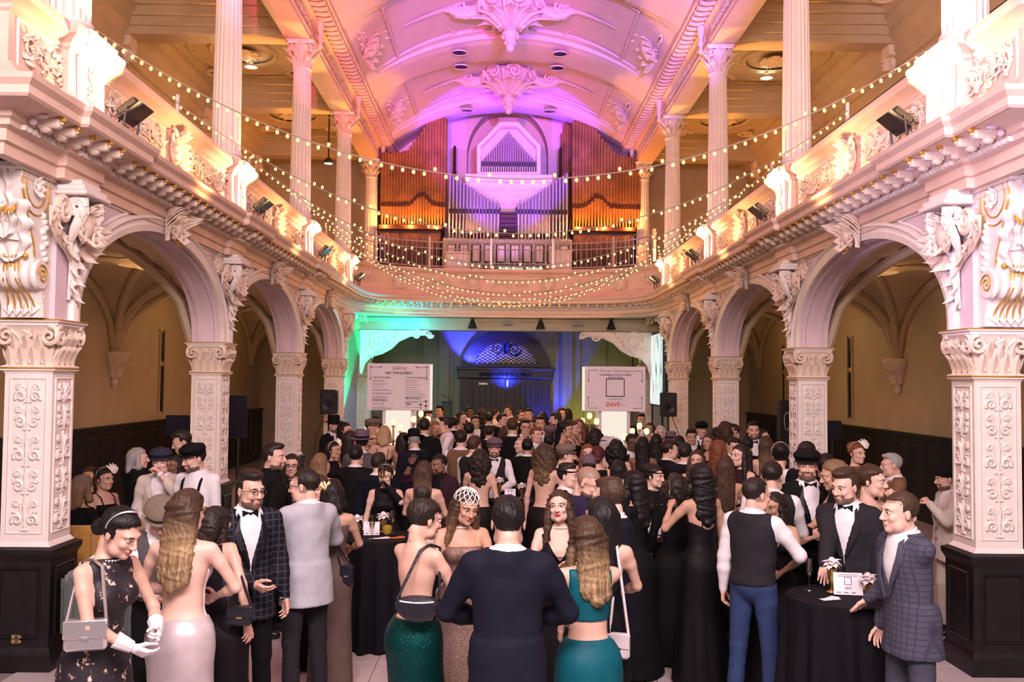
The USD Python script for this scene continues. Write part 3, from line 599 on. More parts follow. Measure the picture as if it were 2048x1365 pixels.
# ---- upper entablature: beam, frieze, modillion cornice, drops
UP = [(-.28, 9.03), (.2, 9.03), (.2, 9.1), (.22, 9.12), (.22, 9.17), (.2, 9.19), (.2, 9.38), (.24, 9.4), (.26, 9.44), (.3, 9.46), (.3, 9.5), (.31, 9.60), (.60, 9.61), (.61, 9.53), (.65, 9.54), (.66, 9.64), (.68, 9.7), (.3, 9.74)]
UPO = [(.28, 9.03), (.28, 9.12), (.34, 9.14), (.34, 9.2), (.42, 9.26), (.42, 9.34)]
for s in (-1, 1):
    g = thing('upper_cornice', f'deep warm plaster cornice with egg blocks above the {SN[s]} columns', 'cornice')
    P = [(-4.06, 4.0), (-4.06, 29.5)] if s < 0 else [(4.06, 4.0), (4.06, 29.5)]
    part(g, 'entablature', sweep(UP, P, -1 if s < 0 else 1), PEACH, smooth=25)
    part(g, 'outer_molding', sweep(UPO, P, 1 if s < 0 else -1), PEACH, smooth=25)
    for k in range(74):
        X = mat4((s * 4.06, 10.6 + k * .25, 0), s * PI / 2)
        part(g, 'egg_block', cat(box((-.065, .3, 9.47), (.065, .60, 9.605), .015), ball((0, .46, 9.47), (.05, .11, .03))), PEACH, xform=X)
    fr = foliage_band(1.4, .17, 4)
    for i in range(5):
        for h in (0, 1, 2):
            part(g, 'frieze_relief', fr, ORNA, xform=mat4((s * 3.86, YP[i] + 1.05 + 1.48 * h, 9.285), s * PI / 2))
        part(g, 'turned_drop', mv(lathe([(.02, 8.92), (.05, 8.98), (.03, 9.05), (.06, 9.12), (.035, 9.2), (.06, 9.3), (.08, 9.42), (.07, 9.5), (.05, 9.53)], 12), (s * 3.72, YP[i] + HW, 0)), ORNA)
    # gallery back room: ceiling with beams and coffers
    c = UsdGeom.Xform.Define(stage, f'/World/ceiling_{SN[s]}_gallery'); meta(c.GetPrim(), f'coffered plaster ceiling with rosettes over the {SN[s]} gallery', kind='structure')
    C = f'/World/ceiling_{SN[s]}_gallery'
    part(C, 'slab', box((s * 4.3, 4, 9.75), (s * 7.8, 30, 9.95)), AISLE, smooth=False)
    for i in range(-1, 5):
        y = YP[0] + 4.9 * i + HW
        for (w, z) in ((.26, 9.1), (.32, 9.25), (.4, 9.42), (.52, 9.6)):
            part(C, 'beam', box((s * 4.3, y - w, z), (s * 7.7, y + w, 9.76), .015), AISLE, smooth=False)
        part(C, 'beam_console', cat(mv(cartouche(.4, .5), (s * 7.55, y, 8.85), rz=0), box((s * 7.35, y - .2, 8.9), (s * 7.6, y + .2, 9.12), .02)), ORNA)
        yc = y + 2.45
        part(C, 'coffer_ring', mv(lathe([(1.25, 9.75), (1.3, 9.7), (1.2, 9.66), (1.1, 9.72), (.8, 9.72), (.75, 9.66), (.66, 9.7)], 40, False), (s * 5.9, yc, 0), s=(.95, 1.15, 1)), AISLE)
        part(C, 'coffer_rosette', cat(*[mv(mv(leaf(.6, .4, -.2, 3), rx=PI / 2), (s * 5.9, yc, 9.66), rz=a) for a in []] + [mv(mv(rosette(.42, 8, .03), rx=-PI / 2, s=(1, .5, 1)), (s * 5.9, yc, 9.72))]), ORNA)
        part(C, 'coffer_frame', cat(*[tube(p, .05, 6) for p in ([(s * 4.7, y + .75, 9.73), (s * 7.2, y + .75, 9.73), (s * 7.2, y + 4.15, 9.73), (s * 4.7, y + 4.15, 9.73), (s * 4.7, y + .75, 9.73)],)]), AISLE)
        part(C, 'scroll_corner', cat(*[mv(mv(spiral(.3, 1.6, .06, .02, a * b, 0), rx=-PI / 2), (s * (5.95 + a * .95), yc + b * 1.35, 9.72)) for a in (-1, 1) for b in (-1, 1)]), ORNA)
    w = UsdGeom.Xform.Define(stage, f'/World/trim_{1 if s < 0 else 2}'); meta(w.GetPrim(), f'moulded cornice along the outer wall of the {SN[s]} gallery', kind='structure')
    part(w.GetPath().pathString, 'molding', sweep([(0, 8.7), (.06, 8.72), (.06, 8.85), (.15, 8.95), (.15, 9.1), (.3, 9.25), (.3, 9.35), (.42, 9.5), (.42, 9.6), (.6, 9.75)], [(s * 7.6, 4), (s * 7.6, 30)], 1 if s > 0 else -1), AISLE)
    # low iron balustrade behind the parapet
    r = thing('gallery_rail', f'thin balustrade with baluster row behind the {SN[s]} gallery parapet', 'railing')
    part(r, 'handrail', cat(tube([(s * 4.28, 7.4, 5.86), (s * 4.28, 22.9, 5.86)], .02, 6), tube([(s * 4.28, 7.4, 5.56), (s * 4.28, 22.9, 5.56)], .015, 6)), RED_W)
    for k in range(5): part(r, 'post', box((s * 4.26, 8.5 + k * 3.4, 5.53), (s * 4.3, 8.54 + k * 3.4, 6.1), .006), CREAM, smooth=False)
    part(r, 'baluster', cat(*[mv(lathe([(.012, 5.53), (.03, 5.6), (.012, 5.7), (.012, 5.86)], 6), (s * 4.28, 7.5 + .19 * k, 0)) for k in range(81)]), RED_W, kind='stuff')
# ---- vault over the nave
VZ, VR0 = 9.62, 3.45
def vault_arc(crown, half, z0=VZ, n=41):
    r = crown - z0; R = (half * half + r * r) / (2 * r); a = math.asin(half / R); t = np.linspace(-a, a, n)
    return np.column_stack([R * np.sin(t), crown - R + R * np.cos(t)])
ce = UsdGeom.Xform.Define(stage, '/World/ceiling'); meta(ce.GetPrim(), 'shallow plaster barrel vault with ribs over the hall', kind='structure')
A = vault_arc(10.95, 3.45)
V = np.concatenate([np.column_stack([A[:, 0], np.full(len(A), y), A[:, 1]]) for y in (3.0, 10, 17, 24, 29.5)])
part('/World/ceiling', 'vault_shell', (V, grid_faces(5, len(A))), VAULT)
for i in range(1, 5):
    y = YP[i] + HW; w = .76 if i < 4 else .6
    steps = [(-w - .16, 10.95, 3.45), (-w - .16, 10.86, 3.44), (-w, 10.84, 3.44), (-w, 10.72, 3.42), (-w + .2, 10.70, 3.42), (-w + .24, 10.62, 3.4), (w - .24, 10.62, 3.4), (w - .2, 10.70, 3.42), (w, 10.72, 3.42), (w, 10.84, 3.44), (w + .16, 10.86, 3.44), (w + .16, 10.95, 3.45)]
    V = np.concatenate([np.column_stack([q[:, 0], np.full(len(q), y + dy), q[:, 1]]) for dy, cz, hf in steps for q in [vault_arc(cz, hf)]])
    part('/World/ceiling', 'rib', (V, grid_faces(len(steps), len(A))), VAULT, smooth=25)
    # raised panel frames on the shell either side of the rib, and a garland
    if i < 4:
        q = vault_arc(10.93, 3.4); yy = (y + .76 + .22, y + 4.9 - .76 - .22)
        for sx in (-1, 1):
            t = q[(q[:, 0] * sx > 1.25) & (q[:, 0] * sx < 2.75)]; t = t[np.argsort(t[:, 0] * sx)]
            L = [(p[0], yy[0], p[1] - .015) for p in t] + [(t[-1, 0], yy[1], t[-1, 1] - .015)] + [(p[0], yy[1], p[1] - .015) for p in t[::-1]] + [(t[0, 0] + sx * .3, yy[1] - .5, t[0, 1] - .015), (t[0, 0] + sx * .3, yy[0] + .5, t[0, 1] - .015), (t[0, 0], yy[0], t[0, 1] - .015)]
            part('/World/ceiling', 'panel_frame', tube(L, .035, 6), VAULT)
            yc = y + 2.45; gm = []
            for k in range(14):
                x = sx * (1.25 + .085 * k); zz = np.interp(x, A[:, 0], A[:, 1])
                for h in (-1, 1): gm.append(mv(mv(leaf(.22 - .008 * k, .12 - .005 * k, .3, 2, 5, 3), rx=PI / 2, rz=sx * -PI / 2 + h * .6), (x, yc, zz - .03)))
            part('/World/ceiling', 'leaf_garland', cat(*gm), VAULT)
            part('/World/ceiling', 'spring_console', mv(cat(mv(cartouche(.8, 1.0, 6), (0, .06, 0)), foliage_band(2.0, .5, 3)), (sx * 3.18, yc, 9.92), rz=sx * PI / 2, rx=-.35), ORNA)
# dark recessed lamps in the ribs
GLASSD = mat('dark_lens', (.03, .02, .06), .15)
rd = None
for i in range(1, 5):
    for sx in (-1, 1):
        for dy in (-.52, .52):
            if i == 4 and dy > 0: continue
            y = YP[i] + HW + dy; x = sx * 1.22; z = 10.62 - x * x * .098 - .035
            lab = f'dark round recessed lamp in the {["", "second", "third", "fourth", "end"][i]} vault rib, {SN[sx]}, {"near" if dy < 0 else "far"} edge'
            if rd is None:
                rd = thing('recessed_lamp', lab, 'ceiling lamp', (x, y, z), 0, 'recessed lamps in the vault ribs')
                part(rd, 'ring', lathe([(.19, .012), (.2, .0), (.19, -.025), (.17, -.02), (.165, 0)], 20, False), VAULT); part(rd, 'lens', lathe([(.01, -.012), (.168, -.01), (.168, .004)], 20), GLASSD)
            else: dup(rd, lab, (x, y, z))
# hanging plaster bosses
pb = thing('ceiling_boss', 'huge hanging plaster boss of shells and scrolls, farthest from the viewer', 'plaster boss', (0, YP[3] + HW + 2.45, 9.78))
ms = [lathe([(.015, 0), (.07, .03), (.1, .1), (.085, .17), (.13, .2), (.12, .27), (.17, .32), (.19, .42), (.14, .48), (.12, .52)], 20)]
for k in range(6): a = k * PI / 3; ms.append(ball((.15 * math.cos(a), .15 * math.sin(a), .34), .06))
for k in range(6): a = k * PI / 3 + .3; ms.append(ball((.1 * math.cos(a), .1 * math.sin(a), .2), .045))
part(pb, 'pendant', cat(*ms), VAULT)
ms = [lathe([(.12, .5), (.22, .53), (.3, .62), (.5, .82), (.66, 1.0), (.7, 1.12)], 28)]
for k in range(14):
    a = k * 2 * PI / 14; c, s_ = math.cos(a), math.sin(a)
    ms.append(tube([(.2 * c, .2 * s_, .53), (.38 * c, .38 * s_, .66), (.6 * c, .6 * s_, .86), (.74 * c, .74 * s_, 1.08)], [.02, .04, .055, .07], 6))
part(pb, 'shell_bowl', cat(*ms), VAULT)
ms = []
for k in range(12):
    a = k * PI / 6; ms.append(mv(mv(leaf(.62, .3, .6, 4, 9, 5), (0, .22, .55), rx=-.6), rz=a))
for k in range(8):
    a = k * PI / 4 + .2; ms.append(mv(mv(spiral(.2, 1.7, .06, 0, 1, 0, 22, 6), (.0, .72, 1.0)), rz=a))
part(pb, 'acanthus', cat(*ms), VAULT)
for s in (-1, 1):
    a = [(s * .6, 0, .98), (s * .8, 0, .9), (s * 1.0, 0, .82), (s * 1.2, 0, .84), (s * 1.32, 0, .96), (s * 1.28, 0, 1.06)]
    part(pb, 'scroll_arm', cat(tube(a, [.16, .13, .1, .09, .08, .05], 8), *[mv(leaf(.3, .2, .5, 3), (s * (.75 + .12 * k), -.08, .86), ry=s * (.9 + .15 * k)) for k in range(4)], *[ball((s * (1.34 + .07 * k), 0, .9 + .015 * k), .05) for k in range(3)], mv(spiral(.16, 1.6, .05, 0, s, 0), (s * 1.1, -.1, .98)), mv(spiral(.16, 1.6, .05, 0, s, 0), (s * 1.1, .1, .98))), VAULT)
dup(pb, 'huge hanging plaster boss of shells and scrolls at the top edge of the view', (0, YP[2] + HW + 2.45, 9.78))

# ---- end wall of the upper hall with an arched niche and round window
bw = UsdGeom.Xform.Define(stage, '/World/wall_back'); meta(bw.GetPrim(), 'pale end wall with a deep arched niche behind the organ', kind='structure')
nich = Polygon(np.vstack([[-1.28, 5], ell(0, 1.28, 1.55, 9.55), [1.28, 5]]))
pg = sbox(-4.3, 4.7, 4.3, 11.3).difference(nich)
part('/World/wall_back', 'upper_wall', mv(extrude(pg, .8), (0, 29.4, 0)), VAULT, smooth=False)
part('/World/wall_back', 'niche_back', box((-1.5, 30.18, 4.7), (1.5, 30.3, 11.3)), VAULT, smooth=False)
rw = UsdGeom.Xform.Define(stage, '/World/window_1'); meta(rw.GetPrim(), 'round-headed dark window with pale frame in the niche', kind='structure')
PANE = mat('night_glass', (.01, .01, .02), .05)
part('/World/window_1', 'window_frame', mv(arc_sweep([(0, 0), (0, -.08), (-.1, -.1), (-.1, 0)], ell(0, .98, 1.02, 9.4, 33)), (0, 30.17, 0)), CREAM)
part('/World/window_1', 'pane', mv(extrude(Polygon(np.vstack([[-.95, 7.5], ell(0, .95, 1.0, 9.4), [.95, 7.5]])), .02), (0, 30.13, 0)), PANE, smooth=False)
for k in range(5):
    a = PI * (k + .5) / 5; part('/World/window_1', 'glazing_bar', tube([(.3 * math.cos(a), 30.1, 9.4 + .3 * math.sin(a)), (.95 * math.cos(a), 30.1, 9.4 + 1.0 * math.sin(a))], .025, 4), CREAM)

# ---- organ
PIPE_O = mat('copper_pipe', (.34, .15, .055), .45, .2, 3, metal=.3); PIPE_S = mat('tin_pipe', (.40, .36, .40), .35, .06, 4, metal=.7)
WHITE = mat('white_paint', (.80, .74, .76), .4, .03); GREYP = mat('grey_panel_paint', (.52, .50, .46), .45, .06)
org = thing('organ', 'great pipe organ with copper side flats and a white centre case', 'pipe organ')
def pipe(r, z0, z1, foot=.5, n=10):
    return lathe([(r * .25, z0), (r * .95, z0 + foot), (r, z0 + foot + .02), (r * .97, z0 + foot + .05), (r * .97, z1), (r * .8, z1), (r * .78, z1 - .05)], n)
def add_pipe(x, y, r, z0, z1, m, foot=.5):
    q = part(org, 'pipe', mv(pipe(r, z0, z1, foot), (x, y, 0)), m)
    part(q, 'mouth', box((x - r * .55, y - r * 1.12, z0 + foot + .02), (x + r * .55, y - r * .6, z0 + foot + .16), r * .15), BLACK if m != PIPE_O else RED_W, smooth=False)
def zo(u, v, Y): p = on_y(u, v, Y); return p[0], p[2]
YO = 27.9
# side flats: (u, v top) outlines in the photograph turned into metres at the organ's own depth
Lf = [(760, 306), (800, 306), (822, 300), (840, 270), (860, 240), (868, 234), (873, 216), (880, 212), (886, 230), (892, 240), (897, 262)]
Rf = [(1284, 318), (1240, 312), (1222, 300), (1208, 285), (1193, 262), (1184, 246), (1172, 240), (1166, 238), (1158, 218), (1150, 240), (1142, 262)]
for tab, sgn in ((Lf, 1), (Rf, -1)):
    t = sorted(tab); us = [p[0] for p in t]; vs = [p[1] for p in t]
    n = 22
    for k in range(n):
        u = us[0] + 3 + (us[-1] - us[0] - 6) * (k + .5) / n; x, z = zo(u, np.interp(u, us, vs), YO)
        big = 9 <= k <= 13 if sgn > 0 else 8 <= k <= 12
        add_pipe(x, YO, .068, 7.05 - (.05 if big else 0), z, PIPE_O, .55 + .35 * math.exp(-((k - (13 if sgn > 0 else 8)) / 3.0) ** 2))
# front silver flats stepping down to the middle, upper white case with its own fan of pipes
for sgn in (-1, 1):
    for k in range(15):
        u = 1017 + sgn * (17 + 103 * (k + .5) / 15); x, z = zo(u, np.interp(abs(u - 1017), (15, 120), (415, 345)), 27.6)
        add_pipe(x, 27.6, .046, 6.62, z, PIPE_S, .75)
for k in range(25):
    u = 1017 + (k - 12) * 4.7; x, z = zo(u, 264 + abs(k - 12) * 5.2, 28.2); add_pipe(x, 28.2, .031, 8.62, z, PIPE_S, .3)
cz = lambda v: zo(1017, v, 28.05)[1]; cx = lambda u: zo(u, 330, 28.05)[0]
outl = [(954, 352), (954, 292), (1000, 245), (1036, 245), (1081, 292), (1081, 352)]
pt = [(zo(u, v, 28.05)) for u, v in outl]
outer = Polygon(pt); inner = outer.buffer(-.11, join_style=2)
part(org, 'case_frame', mv(extrude(outer.difference(inner), .3), (0, 28.0, 0)), WHITE, smooth=False)
part(org, 'case_back', mv(extrude(outer.buffer(-.02), .04), (0, 28.5, 0)), WHITE, smooth=False)
part(org, 'case_shelf', box((pt[0][0] - .35, 27.85, 8.42), (pt[5][0] + .35, 28.5, 8.64), .02), WHITE, smooth=False)
part(org, 'centre_panel', box((-1.25, 28.1, 6.9), (1.3, 28.3, 8.45)), WHITE, smooth=False)
for z in (7.2, 7.75, 8.15): part(org, 'panel_rail', box((-1.15, 28.05, z), (1.2, 28.12, z + .05), .01), WHITE, smooth=False)
part(org, 'panel_post', box((-.08, 28.04, 7.0), (.12, 28.12, 8.4), .01), WHITE, smooth=False)
for k in range(7): part(org, 'louver', box((-.2, 27.62, 6.6 + k * .13), (.24, 27.75, 6.68 + k * .13), .01), RED_W, smooth=False)
part(org, 'louver_post', cat(box((-.26, 27.6, 6.5), (-.2, 27.78, 7.6)), box((.24, 27.6, 6.5), (.3, 27.78, 7.6))), RED_W, smooth=False)
part(org, 'base_case', box((-1.85, 27.35, 4.8), (1.9, 27.5, 6.6), .01), GREYP, smooth=False)
for k in range(10):
    x = -1.62 + k * .36 + (.05 if k > 4 else 0)
    for z0, z1 in ((5.25, 5.75), (5.95, 6.42)):
        part(org, 'base_panel', cat(box((x - .1, 27.31, z0), (x + .1, 27.36, z1), .015)), WHITE, smooth=False)
        part(org, 'panel_edge', tube([(x - .125, 27.335, z0 - .02), (x + .125, 27.335, z0 - .02), (x + .125, 27.335, z1 + .02), (x - .125, 27.335, z1 + .02), (x - .125, 27.335, z0 - .02)], .016, 4), BLACK)
part(org, 'pipe_rail', box((-1.85, 27.5, 6.55), (1.9, 27.75, 6.64), .01), GREYP, smooth=False)
for s in (-1, 1):
    part(org, 'side_case', box((s * 1.95, 27.7, 4.8), (s * 3.75, 28.6, 6.95), .02), RED_W, smooth=False)
    part(org, 'side_cornice', box((s * 1.9, 27.6, 6.9), (s * 3.8, 28.65, 7.05), .02), RED_W, smooth=False)
    for k in range(4): part(org, 'side_panel', box((s * (2.1 + k * .4), 27.66, 5.3), (s * (2.4 + k * .4), 27.72, 6.6), .02), RED_W, smooth=False)
    part(org, 'dark_screen', box((s * 1.9, 28.62, 4.8), (s * 3.95, 28.8, 8.9)), RED_W, smooth=False)
    # free-standing group of wooden pipes and a pointed post beside the centre case
    for k in range(5):
        u = 1017 + s * (108 + 5 * k); x, z = zo(u, (262, 243, 236, 224, 240)[k] + 5, 28.9)
        if s > 0: add_pipe(x, 28.9, .06, 7.0, z, PIPE_O, .4)
    part(org, 'pointed_post', lathe([(.09, 7.0), (.08, 8.2), (.05, 9.3), (.03, 9.8), (.01, 9.95)], 8) if False else mv(lathe([(.09, 7.0), (.08, 8.2), (.05, 9.0), (.045, 9.6), (.03, 9.65)], 8), (s * 1.62, 28.6, 0)), RED_W)
# metal rail on the organ gallery
PALEM = mat('pale_metal', (.6, .5, .45), .35, metal=.5)
gr = thing('gallery_rail', 'pale metal railing with hoop-topped bars in front of the organ', 'railing')
RP = [(p[0] * .93, p[1] - .12) for p in PATH_C]; RP = np.array([q for q in offset_path(RP, .05, 1) if q[1] > 23.35])
Rz = lambda z: [(p[0], p[1], z) for p in RP]
part(gr, 'top_rail', tube(Rz(6.22), .022, 6), PALEM); part(gr, 'mid_rail', tube(Rz(6.05), .016, 6), PALEM); part(gr, 'foot_rail', tube(Rz(5.56), .016, 6), PALEM)
for k, (p, n) in enumerate(along(RP, .14, .1, -1)):
    if k % 12 == 6: part(gr, 'post', mv(box((-.035, -.035, 5.53), (.035, .035, 6.36), .008), (p[0], p[1], 0), rz=zrot(n)), PALEM, smooth=False)
    elif k % 2: part(gr, 'hoop', mv(tube([(-.06, 0, 5.55), (-.06, 0, 6.25), (-.04, 0, 6.33), (0, 0, 6.36), (.04, 0, 6.33), (.06, 0, 6.25), (.06, 0, 5.55)], .008, 4), (p[0], p[1], 0), rz=zrot(n)), PALEM)
# white equipment boxes on the organ gallery
WB = mat('white_cabinet', (.86, .80, .78), .4)
for u0, u1, v0, lab in ((891, 938, 503, 'white box cabinet behind the organ railing, left of centre'), (1100, 1144, 500, 'white glowing box cabinet behind the organ railing, right of centre')):
    xa, xb = on_y(u0, 530, 26.3)[0], on_y(u1, 530, 26.3)[0]; z = on_y(u0, v0, 26.3)[2]
    t = thing('cabinet', lab, 'cabinet', ((xa + xb) / 2, 26.5, 4.8)); w = (xb - xa) / 2
    part(t, 'body', box((-w, -.2, 0), (w, .2, z - 4.85), .02), WB, smooth=False); part(t, 'lid', box((-w - .02, -.22, z - 4.86), (w + .02, .22, z - 4.8), .01), WB, smooth=False)
    for k in (-1, 1): part(t, 'door', box((k * w * .5 - w * .42, -.215, .1), (k * w * .5 + w * .42, -.2, z - 4.95), .004), WB, smooth=False)
t = thing('display_case', 'low glass-fronted lit case in the middle behind the organ railing', 'display case', (.15, 26.5, 4.8))
LITP = glow('lit_case_panel', (.75, .95, .85), .9)
part(t, 'body', box((-.85, -.15, 0), (.95, .2, .95), .02), BLACK, smooth=False)
for k, (a, b) in enumerate(((-.35, .3), (.42, .85))): part(t, 'lit_panel', box((a, -.165, .55), (b, -.15, .88), .004), LITP, smooth=False)
part(t, 'frame', cat(*[tube(p, .012, 4) for p in ([(-.36, -.17, .54), (.31, -.17, .54)], [(-.36, -.17, .89), (.31, -.17, .89)], [(-.02, -.17, .54), (-.02, -.17, .89)], [(-.36, -.17, .71), (.31, -.17, .71)])]), PALEM)

# ---- lower end of the hall: beam, scroll brackets, end wall, door
bm = UsdGeom.Xform.Define(stage, '/World/trim_3'); meta(bm.GetPrim(), 'plain stepped beam and soffit under the organ gallery', kind='structure')
part('/World/trim_3', 'beam', cat(box((-4.2, 25.9, 3.86), (4.2, 26.4, 4.25), .01), box((-4.2, 25.84, 4.1), (4.2, 26.4, 4.2), .01)), OLIVE, smooth=False)
sof = Polygon([(p[0] * .99, p[1] - .04) for p in PATH_C] + [(4.0, 29.6), (-4.0, 29.6)])
e = trimesh.creation.extrude_polygon(sof, .3, engine='earcut'); part('/World/trim_3', 'soffit', (np.array(e.vertices) + [0, 0, 4.22], np.array(e.faces)), OLIVE, smooth=False)
e = trimesh.creation.extrude_polygon(sof, .2, engine='earcut'); part('/World/trim_3', 'gallery_deck', (np.array(e.vertices) + [0, 0, 4.6], np.array(e.faces)), RED_W, smooth=False)
for k, u in enumerate((945, 1081, 1222)):
    x = on_y(u, 650, 25.8)[0]
    t = thing('spotlight', f'small dark conical spotlight under the organ gallery, {["left", "middle", "right"][k]} of three', 'spotlight', (x, 25.75, 3.86), 0, 'spotlights under the organ gallery')
    part(t, 'can', lathe([(.13, .05), (.12, .08), (.05, .27), (.04, .3)], 14), BLACK); part(t, 'mount', box((-.03, -.03, .28), (.03, .12, .38), .01), BLACK, smooth=False)
for k, u in enumerate((1017, 1155)):
    x = on_y(u, 642, 25.6)[0]
    t = thing('vent_box', f'flat grey box under the organ gallery edge, {["middle", "right"][k]}', 'vent', (x, 25.55, 4.02)); part(t, 'body', box((-.13, -.06, 0), (.13, .3, .09), .02), GREYP, smooth=False); part(t, 'grille', cat(*[box((-.11, -.068, .015 + .02 * j), (.11, -.06, .025 + .02 * j)) for j in range(4)]), BLACK, smooth=False)
for s in (-1, 1):
    t = thing('scroll_bracket', None, None, (s * 3.99, 25.83, 0), parent='/World/trim_3')
    q = lambda pts: [(-s * a, 0, z) for a, z in pts]
    body = Polygon([(0, 3.84), (1.9, 3.84), (1.75, 3.76), (1.35, 3.72), (1.05, 3.58), (.85, 3.38), (.6, 3.24), (.3, 3.16), (.1, 2.95), (0, 2.7)])
    e = mv(extrude(body, .14), (0, -.07, 0), s=(-s, 1, 1)); part(t, 'body', e, CREAM, smooth=False)
    sp = lambda R, cx, cz, tn, th, h=1: mv(mv(spiral(R, tn, th, 0, h * s, 0, 34, 6), (0, -.08, 0)), (-s * cx, 0, cz))
    part(t, 'scroll', cat(sp(.3, .52, 3.56, 2.2, .045), sp(.13, 1.55, 3.72, 1.6, .035, -1), sp(.1, 1.9, 3.72, 1.5, .03)), CREAM)
    part(t, 'rim', tube([(-s * a, -.07, z) for a, z in ((2.0, 3.66), (1.75, 3.74), (1.35, 3.7), (1.05, 3.56), (.85, 3.36), (.6, 3.22), (.3, 3.14), (.12, 2.95), (.03, 2.65))], .04, 6), CREAM)
    part(t, 'bead', cat(*[ball((-s * (.35 + .085 * k), -.1, 3.1 + .055 * k + .004 * k * k), .03) for k in range(9)]), ORNA)
    part(t, 'foliage', cat(*[mv(leaf(.3, .16, .3, 3), (-s * (.2 + .13 * k), -.07, 3.3 + .05 * k), ry=s * (.6 - .5 * k)) for k in range(5)]), ORNA)
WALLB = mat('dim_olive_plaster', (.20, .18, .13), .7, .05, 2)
lw = UsdGeom.Xform.Define(stage, '/World/wall_back_lower'); meta(lw.GetPrim(), 'olive panelled wall under the organ gallery', kind='structure')
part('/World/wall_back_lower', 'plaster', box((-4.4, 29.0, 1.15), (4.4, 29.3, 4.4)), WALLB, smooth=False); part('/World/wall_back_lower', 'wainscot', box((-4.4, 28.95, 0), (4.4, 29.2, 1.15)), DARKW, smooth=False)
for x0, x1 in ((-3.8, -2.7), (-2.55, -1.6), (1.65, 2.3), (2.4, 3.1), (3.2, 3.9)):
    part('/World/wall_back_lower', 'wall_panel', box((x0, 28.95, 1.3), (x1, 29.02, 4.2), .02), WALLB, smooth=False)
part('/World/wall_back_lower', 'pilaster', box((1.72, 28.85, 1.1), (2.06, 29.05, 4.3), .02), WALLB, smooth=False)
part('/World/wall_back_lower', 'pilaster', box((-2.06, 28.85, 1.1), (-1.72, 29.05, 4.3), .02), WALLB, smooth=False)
dr = UsdGeom.Xform.Define(stage, '/World/door_1'); meta(dr.GetPrim(), 'dark carved double door with arched leaded fanlight and portal', kind='structure')
D = '/World/door_1'
for r0, r1, y in ((1.38, 1.12, 28.7), (1.2, 1.0, 28.8)):
    o_ = Polygon(np.vstack([[-r0, 0], [-r0, 2.75], ell(0, r0, r0 * .95, 2.75), [r0, 2.75], [r0, 0]])); i_ = Polygon(np.vstack([[-r1, -1], [-r1, 2.75], ell(0, r1, r1 * .93, 2.75), [r1, 2.75], [r1, -1]]))
    part(D, 'portal_arch', mv(extrude(o_.difference(i_), .3), (0, y, 0)), DARKW, smooth=False)
part(D, 'lintel', cat(box((-1.45, 28.62, 2.55), (1.45, 28.95, 2.82), .02), box((-1.5, 28.58, 2.8), (1.5, 28.95, 2.9), .02), box((-1.1, 28.75, 2.9), (1.1, 28.95, 3.02), .01)), DARKW, smooth=False)
part(D, 'lintel_carving', mv(foliage_band(1.6, .16, 9), (0, 28.6, 2.68), s=(1, -1, 1)), DARKW)
FAN = mat('leaded_glass', (.42, .36, .40), .25, .5, 5, col2=(.10, .08, .12))
part(D, 'fanlight_glass', mv(extrude(Polygon(np.vstack([ell(0, .96, .92, 3.02), [.96, 3.02]])), .02), (0, 28.9, 0)), FAN, smooth=False)
lat = []
for k in range(-12, 13):
    for h in (-1, 1):
        l = LineString([(k * .16 - 1.2 * h, 2.9), (k * .16 + 1.2 * h, 4.3)]).intersection(Polygon(np.vstack([ell(0, .96, .92, 3.02), [.96, 3.02]])))
        if not l.is_empty and l.geom_type == 'LineString': c = list(l.coords); lat.append(tube([(c[0][0], 28.88, c[0][1]), (c[1][0], 28.88, c[1][1])], .01, 4))
part(D, 'fanlight_lead', cat(*lat), BLACK); part(D, 'fanlight_scroll', cat(mv(spiral(.22, 1.7, .03), (-.25, 28.85, 3.45)), mv(spiral(.22, 1.7, .03, hand=-1), (.25, 28.85, 3.45)), mv(mv(leaf(.4, .25, -.2), (0, 0, 0)), (0, 28.85, 3.3))), BLACK)
for s in (-1, 1):
    lf = part(D, 'door_leaf', box((s * .02, 28.8, 0), (s * 1.0, 28.88, 2.55), .01), DARKW, smooth=False)
    for k in range(5): part(lf, 'plank', box((s * (.12 + k * .17), 28.78, .2), (s * (.25 + k * .17), 28.81, 2.4), .008), DARKW, smooth=False)
    part(lf, 'handle', cat(tube([(s * .08, 28.74, 1.0), (s * .08, 28.72, 1.1), (s * .08, 28.74, 1.25)], .015, 6)), PALEM)
part(D, 'notice', box((-.82, 28.76, 2.36), (-.55, 28.775, 2.42)), WHITE, smooth=False); part(D, 'notice', box((.03, 28.76, 2.3), (.08, 28.775, 2.5)), WHITE, smooth=False)
# ================================================================ people
F32 = np.float32
class Field:
    """signed distance shapes on a grid, blended smoothly, turned into one closed surface"""
    def __init__(s, lo, hi, step):
        s.lo, s.step = np.array(lo, float), step
        s.n = np.maximum(np.ceil((np.array(hi) - lo) / step).astype(int) + 1, 4)
        ax = [(s.lo[k] + np.arange(s.n[k]) * step).astype(F32) for k in range(3)]
        s.P = np.stack(np.meshgrid(*ax, indexing='ij'), -1)
def sd_cap(P, a, b, ra, rb):
    a, b = np.asarray(a, F32), np.asarray(b, F32); d = b - a; L = float(d @ d)
    q = P - a; t = np.clip((q @ d) / max(L, 1e-9), 0, 1)
    q = q - t[..., None] * d
    return np.sqrt(np.einsum('...i,...i', q, q)) - (ra + (rb - ra) * t)
def sd_ell(P, c, r):
    q = (P - np.asarray(c, F32)) / np.asarray(r, F32); k = np.sqrt(np.einsum('...i,...i', q, q))
    return (k - 1) * min(r)
def smin(a, b, k):
    h = np.clip(.5 + .5 * (b - a) / k, 0, 1); return b + (a - b) * h - k * h * (1 - h)
